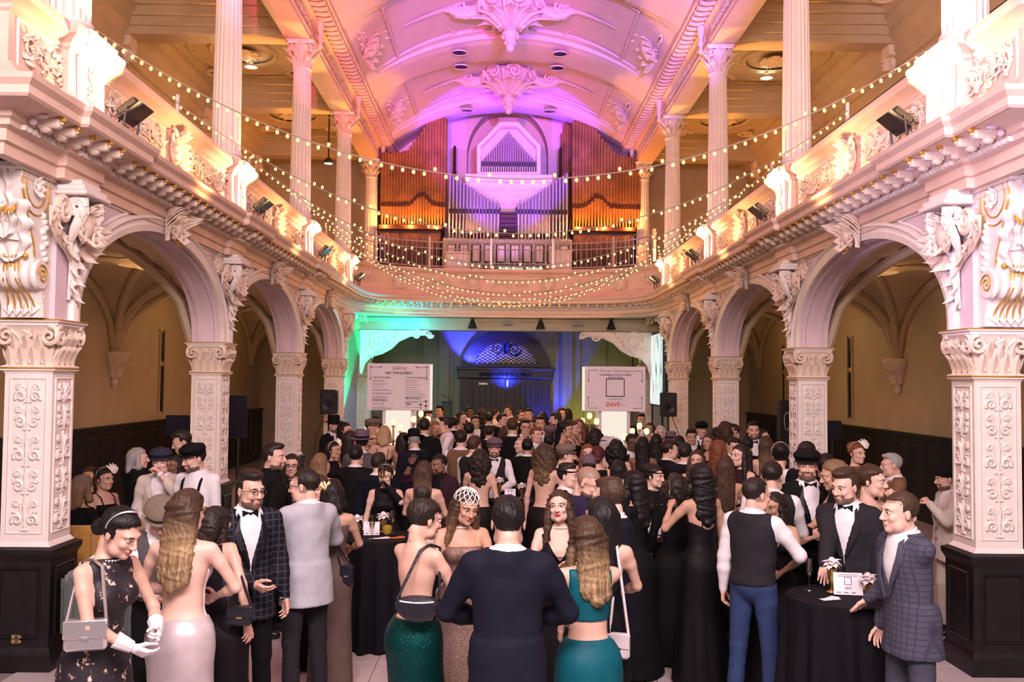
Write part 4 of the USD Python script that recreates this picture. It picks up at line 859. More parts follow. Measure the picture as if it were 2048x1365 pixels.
def blend(P, prims, k, grow=0.0):
    d = None
    for p in prims:
        e = sd_cap(P, p[1], p[2], p[3] + grow, p[4] + grow) if p[0] == 'c' else sd_ell(P, p[1], [x + grow for x in p[2]])
        d = e if d is None else smin(d, e, k)
    return d
def surface(fld, lo, step):
    """naive surface nets"""
    f = fld; f = np.pad(f, 1, constant_values=1.0); lo = np.asarray(lo) - step
    ins = f < 0; n = np.array(f.shape) - 1
    c = [ins[i:i + n[0], j:j + n[1], k:k + n[2]] for i in (0, 1) for j in (0, 1) for k in (0, 1)]
    s = sum(x.astype(np.int8) for x in c); act = (s > 0) & (s < 8)
    I = np.argwhere(act)
    if len(I) == 0: return np.zeros((0, 3)), np.zeros((0, 3), int)
    idx = np.full(act.shape, -1, np.int64); idx[act] = np.arange(len(I))
    val = {(i, j, k): f[I[:, 0] + i, I[:, 1] + j, I[:, 2] + k] for i in (0, 1) for j in (0, 1) for k in (0, 1)}
    acc = np.zeros((len(I), 3)); cnt = np.zeros(len(I))
    for a in val:
        for ax in range(3):
            if a[ax] == 0:
                b = list(a); b[ax] = 1; va, vb = val[a], val[tuple(b)]; m = (va < 0) != (vb < 0)
                t = np.where(m, va / np.where(m, va - vb, 1), 0); p = np.array(a, float)[None] + 0 * t[:, None]; p[:, ax] = t
                acc[m] += p[m]; cnt[m] += 1
    V = lo + (I + acc / cnt[:, None]) * step; F = []
    for ax in range(3):
        sl0 = [slice(1, -1)] * 3; sl1 = [slice(1, -1)] * 3
        sl0[ax] = slice(0, -1); sl1[ax] = slice(1, None)
        A, B = ins[tuple(sl0)], ins[tuple(sl1)]
        E = np.argwhere(A != B)
        if not len(E): continue
        o = [1, 1, 1]; o[ax] = 0; E = E + o
        fl = ins[E[:, 0], E[:, 1], E[:, 2]]
        u, w = [(1, 2), (2, 0), (0, 1)][ax]
        g = lambda du, dw: idx[tuple((E - np.eye(3, dtype=int)[u] * du - np.eye(3, dtype=int)[w] * dw).T)]
        q = np.stack([g(1, 1), g(0, 1), g(0, 0), g(1, 0)], 1)
        q[~fl] = q[~fl][:, ::-1]; F.append(q)
    q = np.vstack(F); q = q[(q >= 0).all(1)]
    return V, np.vstack([q[:, [0, 1, 2]], q[:, [0, 2, 3]]])
def smooth_mesh(m, it=2, lam=.5):
    v, f = m
    if len(v) == 0: return m
    e = np.vstack([f[:, [0, 1]], f[:, [1, 2]], f[:, [2, 0]]])
    deg = np.bincount(e[:, 0], minlength=len(v)) + np.bincount(e[:, 1], minlength=len(v))
    for _ in range(it):
        a = np.stack([np.bincount(e[:, 0], v[e[:, 1], k], len(v)) + np.bincount(e[:, 1], v[e[:, 0], k], len(v)) for k in range(3)], 1)
        v = v + lam * (a / np.maximum(deg, 1)[:, None] - v)
    return v, f

# ---- heads (face towards -y, origin mid-head, crown at z=+.12, chin at -.115)
def head_proto(male, fine):
    st = .0048 if fine else .008
    L = Field((-.11, -.14, -.21), (.11, .13, .14), st); P = L.P
    j = 1.0 if male else .9
    pr = [('e', (0, .018, .036), (.074, .096, .084)), ('e', (0, -.018, -.03), (.062 * j, .074, .078)), ('c', (-.034 * j, -.03, -.072), (.034 * j, -.03, -.072), .036 * j, .036 * j),
          ('e', (0, -.07, -.092), (.024 * j, .022, .02)), ('e', (0, -.076, .028), (.05, .02, .018 if male else .012))]
    d = blend(P, pr, .022)
    d = smin(d, sd_cap(P, (0, .022, -.06), (0, .034, -.22), .050 if male else .040, .056 if male else .044), .025)
    for s in (-1, 1):
        e = sd_ell(P, (s * .031, -.1, .010), (.019, .018, .011)); k = .014   # eye sockets
        d = -smin(-d, e, k)
        d = smin(d, sd_cap(P, (s * .018, -.088, .021 + .003 * male), (s * .043, -.083, .024), .006, .004), .008)
        d = smin(d, sd_ell(P, (s * .04, -.066, -.024), (.018, .018, .016)), .02)
        d = smin(d, sd_ell(P, (s * .076, .012, -.004), (.007, .017, .03)), .006)
        d = smin(d, sd_ell(P, (s * .012, -.102, -.030), (.008, .011, .008)), .006)
        d = smin(d, sd_cap(P, (s * .019, -.0905, .0150), (s * .043, -.086, .0142), .0042, .0036), .003)   # upper lid
        d = smin(d, sd_cap(P, (s * .020, -.0895, .0035), (s * .042, -.085, .004), .0028, .0025), .003)
    d = smin(d, sd_cap(P, (0, -.092, .016), (0, -.113, -.026), .0075, .0115), .01)
    d = smin(d, sd_ell(P, (0, -.0905, -.0555), (.021, .011, .0062)), .004)
    d = smin(d, sd_ell(P, (0, -.0885, -.0655), (.018, .011, .0068)), .004)
    d = np.maximum(d, -(sd_cap(P, (-.02, -.103, -.0602), (.02, -.103, -.0602), .0016, .0016)))
    return smooth_mesh(surface(d, L.lo, st), 1)
_heads = {}
def head_mesh(male, fine):
    k = (male, fine)
    if k not in _heads: _heads[k] = head_proto(*k)
    return _heads[k]
def head_colors(v, skin, lips, brow, beard=None, scalp=None):
    x, y, z = v[:, 0], v[:, 1], v[:, 2]; c = np.tile(np.array(skin, float), (len(v), 1))
    def put(w, col):
        w = np.clip(w, 0, 1)[:, None]; c[:] = c * (1 - w) + np.array(col) * w
    put(.35 * np.exp(-(((np.abs(x) - .042) / .018) ** 2 + ((z + .02) / .02) ** 2)) * (y < -.04), (skin[0] * 1.02, skin[1] * .78, skin[2] * .75))
    if scalp is not None: put(((z > .05 + .5 * np.maximum(0, -y - .05) * 1.2) | ((y > .015) & (z > -.045)) & (np.abs(x) < .0745)).astype(float) * ((z > .062) | (y > -.03)), scalp)
    if beard is not None:
        w = ((z < -.036 - .25 * np.clip(-y - .075, 0, .04)) & (y < .012) & (z > -.135))
        w &= ~((np.abs(x) < .024) & (np.abs(z + .0605) < .0125) & (y < -.08)); w &= ~((z > -.047) & (np.abs(x) < .012))
        w &= ~((z > -.062) & (np.abs(x) > .044)); put(w * .8, beard)
    put(np.clip(2.0 - ((x / .023) ** 2 + ((z + .0605) / .0115) ** 2) * 1.6, 0, 1) * (y < -.075), lips)
    put(np.clip(2.2 - (((np.abs(x) - .031) / .018) ** 2 + ((z - .0275 + .1 * (np.abs(x) - .03) ** 2 * 30) / .0048) ** 2) * 1.5, 0, 1) * (y < -.06), brow)
    return c
_eb = ball((0, 0, 0), .0125, 2)
def eyes_mesh():
    ms, cs = [], []
    for s in (-1, 1):
        v, f = _eb; d = v / .0125; r = np.hypot(d[:, 0], d[:, 2]); c = np.tile([.62, .57, .54], (len(v), 1))
        c[(r < .60) & (d[:, 1] < 0)] = (.10, .06, .035); c[(r < .25) & (d[:, 1] < 0)] = (.005, .005, .005)
        ms.append((v + [s * .031, -.0800, .0088], f)); cs.append(c)
    return cat(*ms), np.vstack(cs)
EYES = eyes_mesh()

# ---- hands: wrist at origin, fingers along -z, palm towards -y, thumb towards +x
def hand_proto(kind):
    st = .0042; L = Field((-.06, -.11, -.20), (.085, .05, .03), st); P = L.P
    d = blend(P, [('c', (0, 0, .02), (0, 0, -.02), .025, .027), ('c', (-.022, 0, -.03), (-.03, -.002, -.085), .016, .014), ('c', (0, 0, -.03), (-.004, 0, -.09), .017, .014), ('c', (.018, 0, -.03), (.024, 0, -.088), .017, .014)], .012)
    bend = {'relaxed': (.35, .45, .3), 'grip': (1.0, 1.1, .7), 'flat': (.06, .06, .05), 'point': (.25, .3, .2)}[kind]
    for i, (x, l0, sp) in enumerate(((.027, .068, .10), (.009, .076, .02), (-.010, .070, -.06), (-.028, .054, -.14))):
        a = np.array([x, 0, -.088 + .006 * abs(i - 1)]); ang = 0; r = .0098 - .0006 * i; bs = bend
        if kind == 'point' and i > 0: bs = (.9, 1.1, .6)
        for q, fr in enumerate((.45, .32, .25)):
            ang += bs[q] * (1 + .12 * i); dl = l0 * fr * 1.12
            b = a + dl * np.array([sp * math.cos(ang), -math.sin(ang), -math.cos(ang)]); d = smin(d, sd_cap(P, a, b, r, r * .9), .004); a = b; r *= .92
    t0 = np.array([.022, -.004, -.028]); t1 = np.array([.05, -.02 if kind != 'flat' else -.006, -.058])
    t2 = t1 + (np.array([.006, -.03, -.022]) if kind == 'grip' else np.array([.016, -.012, -.03])); t3 = t2 + (np.array([-.012, -.02, -.014]) if kind == 'grip' else np.array([.004, -.008, -.026]))
    for a, b, r in ((t0, t1, .0145), (t1, t2, .0115), (t2, t3, .010)): d = smin(d, sd_cap(P, a, b, r, r * .88), .007)
    return surface(d, L.lo, st)
_hands = {}
def hand_mesh(kind, mirror):
    if kind not in _hands: _hands[kind] = smooth_mesh(hand_proto(kind), 1)
    v, f = _hands[kind]
    return (v * [-1, 1, 1], f[:, ::-1]) if mirror else (v, f)

# ---- hair (in the head's frame)
def hair_proto(style, fine):
    st = .0085 if fine else .013; long_ = style in ('long', 'longfront', 'wavy', 'curly', 'bob', 'half')
    drop = {'long': .42, 'longfront': .40, 'wavy': .40, 'curly': .30, 'bob': .16, 'half': .34}.get(style, .14)
    wide = .19 if style == 'curly' else .15
    L = Field((-wide, -.15, -.12 - drop), (wide, .2, .25), st); P = L.P; x, y, z = P[..., 0], P[..., 1], P[..., 2]
    cap = sd_ell(P, (0, .022, .042), (.086, .107, .094))
    face = np.maximum(y + .028 - .0 * z, z - .062 + .9 * np.maximum(0, np.abs(x) - .03) * 0)     # the face stays free
    hl = np.maximum(np.maximum(y + .012 + .25 * (z - .03), z - .085), -10)                            # open in front, below the hairline
    if style in ('short', 'quiff', 'crop', 'slick'):
        d = sd_ell(P, (0, .020, .040), (.0795, .101, .092 if style != 'crop' else .088))
        if style == 'quiff': d = smin(d, sd_ell(P, (0, -.035, .108), (.058, .062, .028)), .02); d = smin(d, sd_ell(P, (0, .03, .118), (.06, .07, .022)), .02)
        if style == 'short': d = smin(d, sd_ell(P, (.01, -.03, .106), (.06, .06, .026)), .02)
        if style == 'slick': d = smin(d, sd_ell(P, (0, .01, .112), (.06, .09, .022)), .02)
        d = np.maximum(d, -(z + .062 + .35 * np.maximum(0, -y + .02)))                                     # nape
        side_cut = np.maximum(-(z - .0 - .1 * 0), 0)
        d = np.maximum(d, np.minimum(-(y + .03 - .0 * z), 0) * 0 + np.where((y < -.02 - .0 * z) & (z < .072), .02, -1))
        d = np.maximum(d, np.where((y < .03) & (z < .012) & (y > -.03), .015, -1))
        amp, fr = .004, 60
    else:
        d = np.where((y < .0) & (z < .075 - .35 * np.maximum(0, np.abs(x) - .01)) & (np.abs(x) < .085), np.maximum(cap, np.minimum(.02, -(hl))), cap)
        d = np.maximum(cap, np.where((y < -.018) & (z < .078 - .5 * np.maximum(0, np.abs(x) - .02)), .02, -1))
        if style == 'bun':
            d = np.maximum(d, -(z + .07)); d = smin(d, sd_ell(P, (0, .055, .155), (.05, .05, .045)), .012)
        elif style == 'lowbun':
            d = np.maximum(d, -(z + .07)); d = smin(d, sd_ell(P, (0, .125, -.03), (.05, .042, .045)), .015)
        elif style == 'updo':
            d = np.maximum(d, -(z + .06)); d = smin(d, sd_ell(P, (0, .085, .075), (.068, .06, .062)), .02)
        elif style == 'pony':
            d = np.maximum(d, -(z + .06)); d = smin(d, sd_cap(P, (0, .12, .03), (0, .15, -.22), .035, .02), .02)
        else:
            back = blend(P, [('c', (-.045, .07, .0), (-.055, .095, -drop + .03), .055, .04), ('c', (.045, .07, .0), (.055, .095, -drop + .05), .055, .042), ('c', (0, .08, .02), (0, .11, -drop), .06, .04)], .03)
            d = smin(d, back, .03)
            if style in ('longfront', 'bob', 'half', 'curly'):
                for s in (-1, 1):
                    e = -drop + (.10 if s > 0 else .06)
                    d = smin(d, blend(P, [('c', (s * .07, -.005, .04), (s * .088, -.01, -.09), .025, .032), ('c', (s * .088, -.01, -.09), (s * (.11 if style != 'bob' else .085), -.03 if style != 'wavy' else .02, e), .034, .026)], .02), .02)
        if style == 'curly': d = smin(d, sd_ell(P, (0, .05, -.06), (.15, .11, .16)), .03)
        amp, fr = (.02, 26) if style == 'curly' else ((.012, 14) if style in ('wavy', 'longfront', 'half') else (.006, 30))
    m = surface(d, L.lo, st); v, f = smooth_mesh(m, 1)
    if len(v):
        _, _, n = meshkit.arrays((v, f), True)
        q = v * np.array([fr, fr, fr * (.45 if style != 'curly' and long_ else .9)])
        if style in ('wavy', 'longfront', 'half'): q = q + np.column_stack([2.2 * np.sin(v[:, 2] * 42), 0 * v[:, 0], 0 * v[:, 0]])
        v = v + n * ((meshkit.fbm(q + 31, 2) - .5) * 2 * amp)[:, None]
        a = np.arctan2(v[:, 0], v[:, 1] + .02); v = v + n * (np.sin(a * 34 + 5 * np.sin(v[:, 2] * 30)) * .0016)[:, None]
    return v, f
_hair = {}
def hair_mesh(style, fine):
    k = (style, fine)
    if k not in _hair: _hair[k] = hair_proto(*k)
    return _hair[k]
def hair_colors(v, c0, c1=None):
    n = meshkit.fbm(v * [95, 95, 6] + 5, 2)[:, None]
    base = np.array(c0)[None] * (.65 + .7 * n)
    if c1 is not None:
        w = np.clip((-.02 - v[:, 2]) / .2, 0, 1)[:, None] * np.clip(n * 1.3, 0, 1) ; base = base * (1 - w) + np.array(c1)[None] * w * (.7 + .6 * n)
    return base

# ---- hats in the head's frame
def flat_cap():
    a = np.arange(28) * 2 * PI / 28
    rings = []
    for r, z in ((.088, .035), (.098, .05), (.118, .085), (.112, .112), (.085, .135), (.045, .146), (.001, .148)):
        rings.append(np.column_stack([r * .94 * np.cos(a), .01 + r * 1.06 * np.sin(a) - (.012 if r > .09 else .0), z - .18 * (r * np.sin(a) + .02) * (z > .08) * -.6 - .012 * np.sin(a)]))
    v = np.concatenate(rings); f = grid_faces(7, 28, False, True)[:, ::-1]
    t = np.linspace(-1.25, 1.25, 15) - PI / 2; br = []
    for r, z in ((.085, .062), (.128, .048), (.13, .042), (.085, .05)): br.append(np.column_stack([r * .86 * np.cos(t), .008 + r * 1.12 * np.sin(t), np.full(15, z)]))
    return cat((v, f), (np.concatenate(br), grid_faces(4, 15, True, False)))
def fedora():
    m = lathe([(.078, .05), (.15, .045), (.155, .05), (.15, .056), (.088, .062), (.092, .075), (.086, .15), (.07, .165), (.03, .158), (.005, .155)], 28)
    v = m[0] * [.95, 1.12, 1]; v[:, 2] += .012 * (np.abs(v[:, 0]) / .14) ** 2 - .018 * (v[:, 1] < -.1); v[:, 1] += .01
    return v, m[1]
def beanie():
    m = lathe([(.083, .03), (.089, .04), (.088, .07), (.083, .1), (.06, .135), (.02, .15), (.002, .151)], 26); return m[0] * [.98, 1.18, 1] + [0, .012, 0], m[1]
CAPM, FEDM, BEANM = flat_cap(), fedora(), beanie()
BAND = mv(lathe([(.0935, .062), (.0955, .064), (.093, .088), (.09, .088)], 28, False), s=(.95, 1.12, 1), loc=(0, .01, 0))

# ---- figure
def R_xyz(yaw=0, pitch=0, roll=0):
    cy, sy, cp, sp, cr, sr = math.cos(yaw), math.sin(yaw), math.cos(pitch), math.sin(pitch), math.cos(roll), math.sin(roll)
    Z = np.array([[cy, -sy, 0], [sy, cy, 0], [0, 0, 1]]); X = np.array([[1, 0, 0], [0, cp, -sp], [0, sp, cp]]); Y = np.array([[cr, 0, sr], [0, 1, 0], [-sr, 0, cr]])
    return Z @ X @ Y
def ik(a, t, l1, l2, hint):
    d = t - a; L = np.linalg.norm(d); L2 = min(L, (l1 + l2) * .995); u = d / max(L, 1e-6)
    t = a + u * L2; c = (l1 * l1 - l2 * l2 + L2 * L2) / (2 * L2); h = math.sqrt(max(l1 * l1 - c * c, 0))
    w = hint - u * (hint @ u); w /= max(np.linalg.norm(w), 1e-6); return a + u * c + w * h, t
ARMS = {  # hand targets for the side x>0, mirrored for x<0: (x, y, z) at 1.75 m, elbow hint, hand kind
    'down': ((.27, -.03, .80), (.3, .6, -.1), 'relaxed'), 'hold': ((.10, -.30, 1.10), (.8, .3, -.7), 'grip'), 'up': ((.10, -.26, 1.36), (.7, .1, -.9), 'grip'),
    'mouth': ((.035, -.19, 1.50), (.8, -.1, -.8), 'grip'), 'table': ((.24, -.42, 1.03), (.9, .4, -.2), 'flat'), 'front': ((.02, -.26, 1.04), (.9, .3, -.4), 'relaxed'),
    'hip': ((.2, .06, 1.0), (1, .5, .2), 'relaxed'), 'pocket': ((.22, -.08, .88), (.8, .6, 0), 'relaxed'), 'out': ((.42, -.34, 1.22), (.5, .2, -.9), 'relaxed'), 'wave': ((.30, -.18, 1.62), (.8, .2, -.8), 'flat'),
    'talk': ((.20, -.34, 1.16), (.8, .3, -.7), 'relaxed'), 'elbows': ((.10, -.22, 1.10), (1, .45, -.1), 'relaxed'), 'cross': ((-.10, -.24, 1.15), (.9, -.1, -.5), 'relaxed'), 'far': ((.15, -.46, 1.16), (.7, .2, -.7), 'grip'), 'shoulder': ((.05, -.42, 1.36), (.9, 0, -.5), 'relaxed')}
def skeleton(male, arm_a, arm_b, lean, side, head, legs=None, seated=False):
    arm_a, arm_b = ('down' if isinstance(q, tuple) and q[0] == 'at' else q for q in (arm_a, arm_b))
    J = {}
    sw = .176 if male else .156; hp = np.array([0, 0, .97]); Lm = R_xyz(0, lean, side)
    up = lambda p: hp + Lm @ (np.array(p, float) - hp)
    J['Lm'], J['hp'] = Lm, hp; J['neck'] = up((0, .012, 1.49)); J['head'] = up((0, -.012 , 1.49)) + Lm @ np.array([0, 0, .14])
    J['Hm'] = R_xyz(head[0], head[1], head[2] if len(head) > 2 else 0)
    off = J['Hm'] @ np.array([0, -.02, .0]); J['head'] = up((0, 0, 1.50)) + J['Hm'] @ np.array([0, -.020, .112])
    for s, arm in ((-1, arm_a), (1, arm_b)):
        tgt, hint, kind = ARMS[arm] if isinstance(arm, str) else (ARMS[arm[0]][0:3] if len(arm) == 1 else arm)
        sh = up((s * sw, .005, 1.412 if male else 1.41)); t = np.array(tgt, float) * [s, 1, 1]; h = np.array(hint, float) * [s, 1, 1]
        el, wr = ik(sh, t, .285 if male else .265, .255 if male else .235, h); J[s] = (sh, el, wr, kind)
    return J
def torso_prims(male):
    if male: return [('c', (-.125, .012, 1.40), (0, .014, 1.435), .054, .066), ('c', (.125, .012, 1.40), (0, .014, 1.435), .054, .066), ('e', (0, .0, 1.30), (.158, .110, .15)), ('e', (0, .0, 1.13), (.145, .105, .16)), ('e', (0, .012, .97), (.150, .108, .13)), ('c', (0, .02, 1.44), (0, .022, 1.55), .07, .05)]
    return [('c', (-.105, .012, 1.405), (.105, .012, 1.405), .052, .052), ('e', (0, .008, 1.31), (.135, .095, .14)), ('e', (-.062, -.075, 1.285), (.062, .055, .06)), ('e', (.062, -.075, 1.285), (.062, .055, .06)), ('e', (0, .005, 1.13), (.112, .085, .16)), ('e', (0, .02, .96), (.158, .112, .13)), ('e', (-.065, .075, .92), (.085, .07, .09)), ('e', (.065, .075, .92), (.085, .07, .09)), ('c', (0, .02, 1.43), (0, .022, 1.55), .055, .043)]
def arm_prims(J, male, g=0.0, full=True, s_only=None):
    out = []
    for s in ((-1, 1) if s_only is None else (s_only,)):
        sh, el, wr, _ = J[s]; k = 1.0 if male else .82
        out += [('c', sh, sh + (el - sh) * .35, .050 * k + g, .047 * k + g), ('c', sh + (el - sh) * .35, el, .047 * k + g, .039 * k + g)]
        if full: out += [('c', el, el + (wr - el) * .35, .041 * k + g, .04 * k + g), ('c', el + (wr - el) * .35, wr, .04 * k + g, .026 * k + g)]
    return out
def leg_pts(stance=0.0, yaw=0):
    return [((s * .088, .0, .93), (s * (.105 + .02 * stance), -.01 + .03 * s * stance, .5), (s * (.115 + .03 * stance), .02 + .05 * s * stance, .085)) for s in (-1, 1)]
def bbox_of(pr, m=.08):
    lo = np.full(3, 9.0); hi = -lo
    for p in pr:
        if p[0] == 'c': pts = [(p[1], p[3]), (p[2], p[4])]
        else: pts = [(p[1], max(p[2]))]
        for c, r in pts: lo = np.minimum(lo, np.array(c) - r - m); hi = np.maximum(hi, np.array(c) + r + m)
    return lo, hi
def torso_space(P, J): return ((P - J['hp'].astype(F32)) @ J['Lm'].astype(F32)) + J['hp'].astype(F32)
def body_field(P, J, male, tg=0.0, ag=0.0, arms=True, full=True, k=.045, extra=()):
    d = blend(torso_space(P, J), torso_prims(male), k, tg)
    if arms: d = smin(d, blend(P, arm_prims(J, male, ag, full), .02), .03)
    for e in extra: d = smin(d, e, .03)
    return d
def rings(prof, n=28, pleat=0, amp=0.0, x0=0.0, y0=0.0, seed=0, lean=None):
    """stacked elliptical rings: (z, half width, half depth[, dx, dy]); pleats grow downwards"""
    a = np.arange(n) * 2 * PI / n; v = []; z0, z1 = prof[0][0], prof[-1][0]; ph = seed * 1.7
    for q in prof:
        z, rx, ry = q[:3]; dx, dy = (q[3], q[4]) if len(q) > 3 else (0, 0); w = abs(z - z0) / max(abs(z1 - z0), 1e-6)
        m = 1 + amp * w * (np.sin(a * pleat + ph) + .4 * np.sin(a * (pleat * 2 - 1) + 2 + ph)) if pleat else 1
        v.append(np.column_stack([x0 + dx + rx * np.cos(a) * m, y0 + dy + ry * np.sin(a) * m, np.full(n, z)]))
    v = np.concatenate(v); k = len(v); f = grid_faces(len(prof), n, False, True)
    v = np.vstack([v, [x0, y0, prof[0][0]], [x0 + (prof[-1][3] if len(prof[-1]) > 3 else 0), y0, prof[-1][0]]]); j = np.arange(n); j2 = (j + 1) % n; b = (len(prof) - 1) * n
    f = np.vstack([f, np.stack([j, j2, np.full(n, k)], 1)[:, ::-1], np.stack([b + j, b + j2, np.full(n, k + 1)], 1)])
    return (v, f) if z1 < z0 else (v, f[:, ::-1])
SKIN = '/World/Looks/skin'; HAIRM = '/World/Looks/hair'; EYEM = '/World/Looks/eye'
usdkit.material(stage, SKIN, {'a': ('attribute', {'attribute': 'Cd'}), 'p': ('principled_bsdf', {'roughness': .48, 'specular_ior_level': .35, 'subsurface_weight': .0})}, [('a.color', 'p.base_color')], surface='p.BSDF')
usdkit.material(stage, HAIRM, {'a': ('attribute', {'attribute': 'Cd'}), 'p': ('principled_bsdf', {'roughness': .55, 'specular_ior_level': .3, 'anisotropic': .4})}, [('a.color', 'p.base_color')], surface='p.BSDF')
usdkit.material(stage, EYEM, {'a': ('attribute', {'attribute': 'Cd'}), 'p': ('principled_bsdf', {'roughness': .1})}, [('a.color', 'p.base_color')], surface='p.BSDF')
SK = {'fair': (.66, .43, .34), 'light': (.60, .37, .28), 'tan': (.48, .28, .19), 'olive': (.42, .25, .16), 'brown': (.22, .115, .07), 'dark': (.12, .06, .038)}
HC = {'black': (.007, .005, .005), 'dark': (.016, .010, .007), 'brown': (.048, .025, .014), 'light': (.17, .10, .05), 'blond': (.36, .24, .12), 'red': (.16, .05, .02), 'grey': (.30, .28, .27), 'plum': (.07, .012, .015), 'silver': (.45, .43, .42)}
_cloth = {}
def cloth(name, col, rough=.8, sheen=.0, bump=.25, bs=160, **k):
    if name not in _cloth: _cloth[name] = mat('cloth_' + name, col, rough, .08, 10, bump, bs, sheen=sheen, spec=k.pop('spec', .15), **k)
    return _cloth[name]
C_ = dict(
    black=cloth('black', (.0055, .005, .006)), blackdress=cloth('black_jersey', (.0065, .005, .0065), .6), navy=cloth('navy', (.008, .009, .019)), night=cloth('midnight', (.006, .007, .014)),
    grey=cloth('pale_grey', (.42, .42, .46)), charcoal=cloth('charcoal', (.020, .019, .023)), midgrey=cloth('mid_grey', (.085, .078, .08)), bluegrey=cloth('blue_grey', (.068, .068, .096)), cream=cloth('cream', (.62, .55, .48)), white=cloth('white', (.78, .75, .76), .6),
    maroon=cloth('maroon', (.032, .010, .018)), tweed=cloth('brown_tweed', (.18, .10, .055), .85), taupe=cloth('taupe', (.12, .082, .07), .6), teal=cloth('teal', (.003, .09, .12), .5), silver=cloth('silver_satin', (.50, .42, .43), .28, spec=.7, bump=.05, bs=20),
    denim=cloth('blue_denim', (.030, .050, .13)), purple=cloth('purple', (.024, .016, .05)), orange=cloth('orange', (.55, .14, .04)), sequin=cloth('green_sequin', (.003, .06, .058), .22, bump=.9, bs=110, metal=.6), sparkle=cloth('bronze_sequin', (.30, .20, .16), .25, bump=.9, bs=120, metal=.6),
    floral=cloth('floral', (.03, .022, .035), .6), rose=cloth('rose_satin', (.45, .28, .27), .35, spec=.5), satinlapel=cloth('satin_lapel', (.008, .008, .01), .3), greycap=cloth('grey_cap', (.16, .14, .14), .9), mauvecap=cloth('mauve_grey_felt', (.14, .10, .13), .9), olivecap=cloth('olive_tweed_cap', (.17, .13, .10), .9), bluecap=cloth('navy_cap', (.03, .03, .05), .9), red=cloth('red', (.4, .03, .02)))
usdkit.material(stage, '/World/Looks/cloth_floral_print', {'tc': ('texture_coordinate', {}), 'n2': ('noise_texture', {'scale': 24, 'detail': 3}), 'ws': ('vector_math', {'math_type': 'scale', 'scale': .09}), 'wv': ('vector_math', {'math_type': 'add'}), 'v': ('voronoi_texture', {'scale': 19, 'feature': 'f1', 'metric': 'manhattan'}), 'r': ('rgb_ramp', {'ramp': [(.0, (.75, .55, .45)), (.30, (.55, .38, .34)), (.36, (.16, .09, .03)), (.44, (.012, .009, .014)), (1, (.010, .008, .013))]}),
    'n': ('noise_texture', {'scale': 9, 'detail': 2}), 'm': ('mix', {'color2': (.010, .008, .013)}), 'k': ('rgb_ramp', {'ramp': [(.52, (0, 0, 0)), (.60, (1, 1, 1))]}), 'p': ('principled_bsdf', {'roughness': .6})},
    [('tc.object', 'n2.vector'), ('tc.object', 'wv.vector1'), ('n2.color', 'ws.vector1'), ('ws.vector', 'wv.vector2'), ('wv.vector', 'v.vector'), ('tc.object', 'n.vector'), ('v.distance', 'r.fac'), ('n.fac', 'k.fac'), ('k.color', 'm.fac'), ('r.color', 'm.color1'), ('m.color', 'p.base_color')], surface='p.BSDF')
C_['floralprint'] = '/World/Looks/cloth_floral_print'
def plaid(name, base, line, sc):
    usdkit.material(stage, '/World/Looks/cloth_' + name, {'tc': ('texture_coordinate', {}), 'w': ('wave_texture', {'scale': sc, 'bands_direction': 'x'}), 'w2': ('wave_texture', {'scale': sc, 'bands_direction': 'z'}), 'mx': ('math', {'math_type': 'maximum'}), 'r': ('rgb_ramp', {'ramp': [(.8, base), (.97, line)]}), 'p': ('principled_bsdf', {'roughness': .75, 'specular_ior_level': .12})},
        [('tc.object', 'w.vector'), ('tc.object', 'w2.vector'), ('w.fac', 'mx.value1'), ('w2.fac', 'mx.value2'), ('mx.value', 'r.fac'), ('r.color', 'p.base_color')], surface='p.BSDF'); C_[name] = '/World/Looks/cloth_' + name
plaid('darkplaid', (.008, .008, .012), (.035, .036, .05), 7); plaid('blueplaid', (.070, .070, .098), (.046, .043, .070), 9)
PEARL = mat('pearl', (.82, .76, .72), .25, .02, spec=.6); SILV = mat('silver_metal', (.75, .72, .72), .25, .03, metal=.9); GOLDM = mat('gold_metal', (.70, .45, .15), .25, .05, metal=.9)
LEATHER = mat('dark_leather', (.012, .012, .02), .35, .1, 20, .2, 90); LEATHW = mat('pale_leather', (.70, .64, .66), .4, .04, 10, .1, 60); SHOE = mat('shoe_black', (.01, .01, .01), .25, .1)
_figs = {}
def put_hand(J, s, male, palm=None):
    sh, el, wr, kind = J[s]; d = wr - el; d /= np.linalg.norm(d); z = -d
    pn = np.array([-s * .75, -.25, -.1]) if palm is None else np.array(palm, float)
    if kind == 'flat' and palm is None: pn = np.array([0, -.1, -1.0]) if abs(d[2]) < .9 else pn
    y = -(pn - z * (pn @ z)); y /= max(np.linalg.norm(y), 1e-6); x = np.cross(y, z)
    # thumb (+x) should point forward/inward
    mirror = (x @ np.array([-s * .5, -1.0, .2])) < 0
    v, f = hand_mesh(kind, mirror); k = .95 if male else .84
    return v * k @ np.stack([x, y, z]) + wr, f
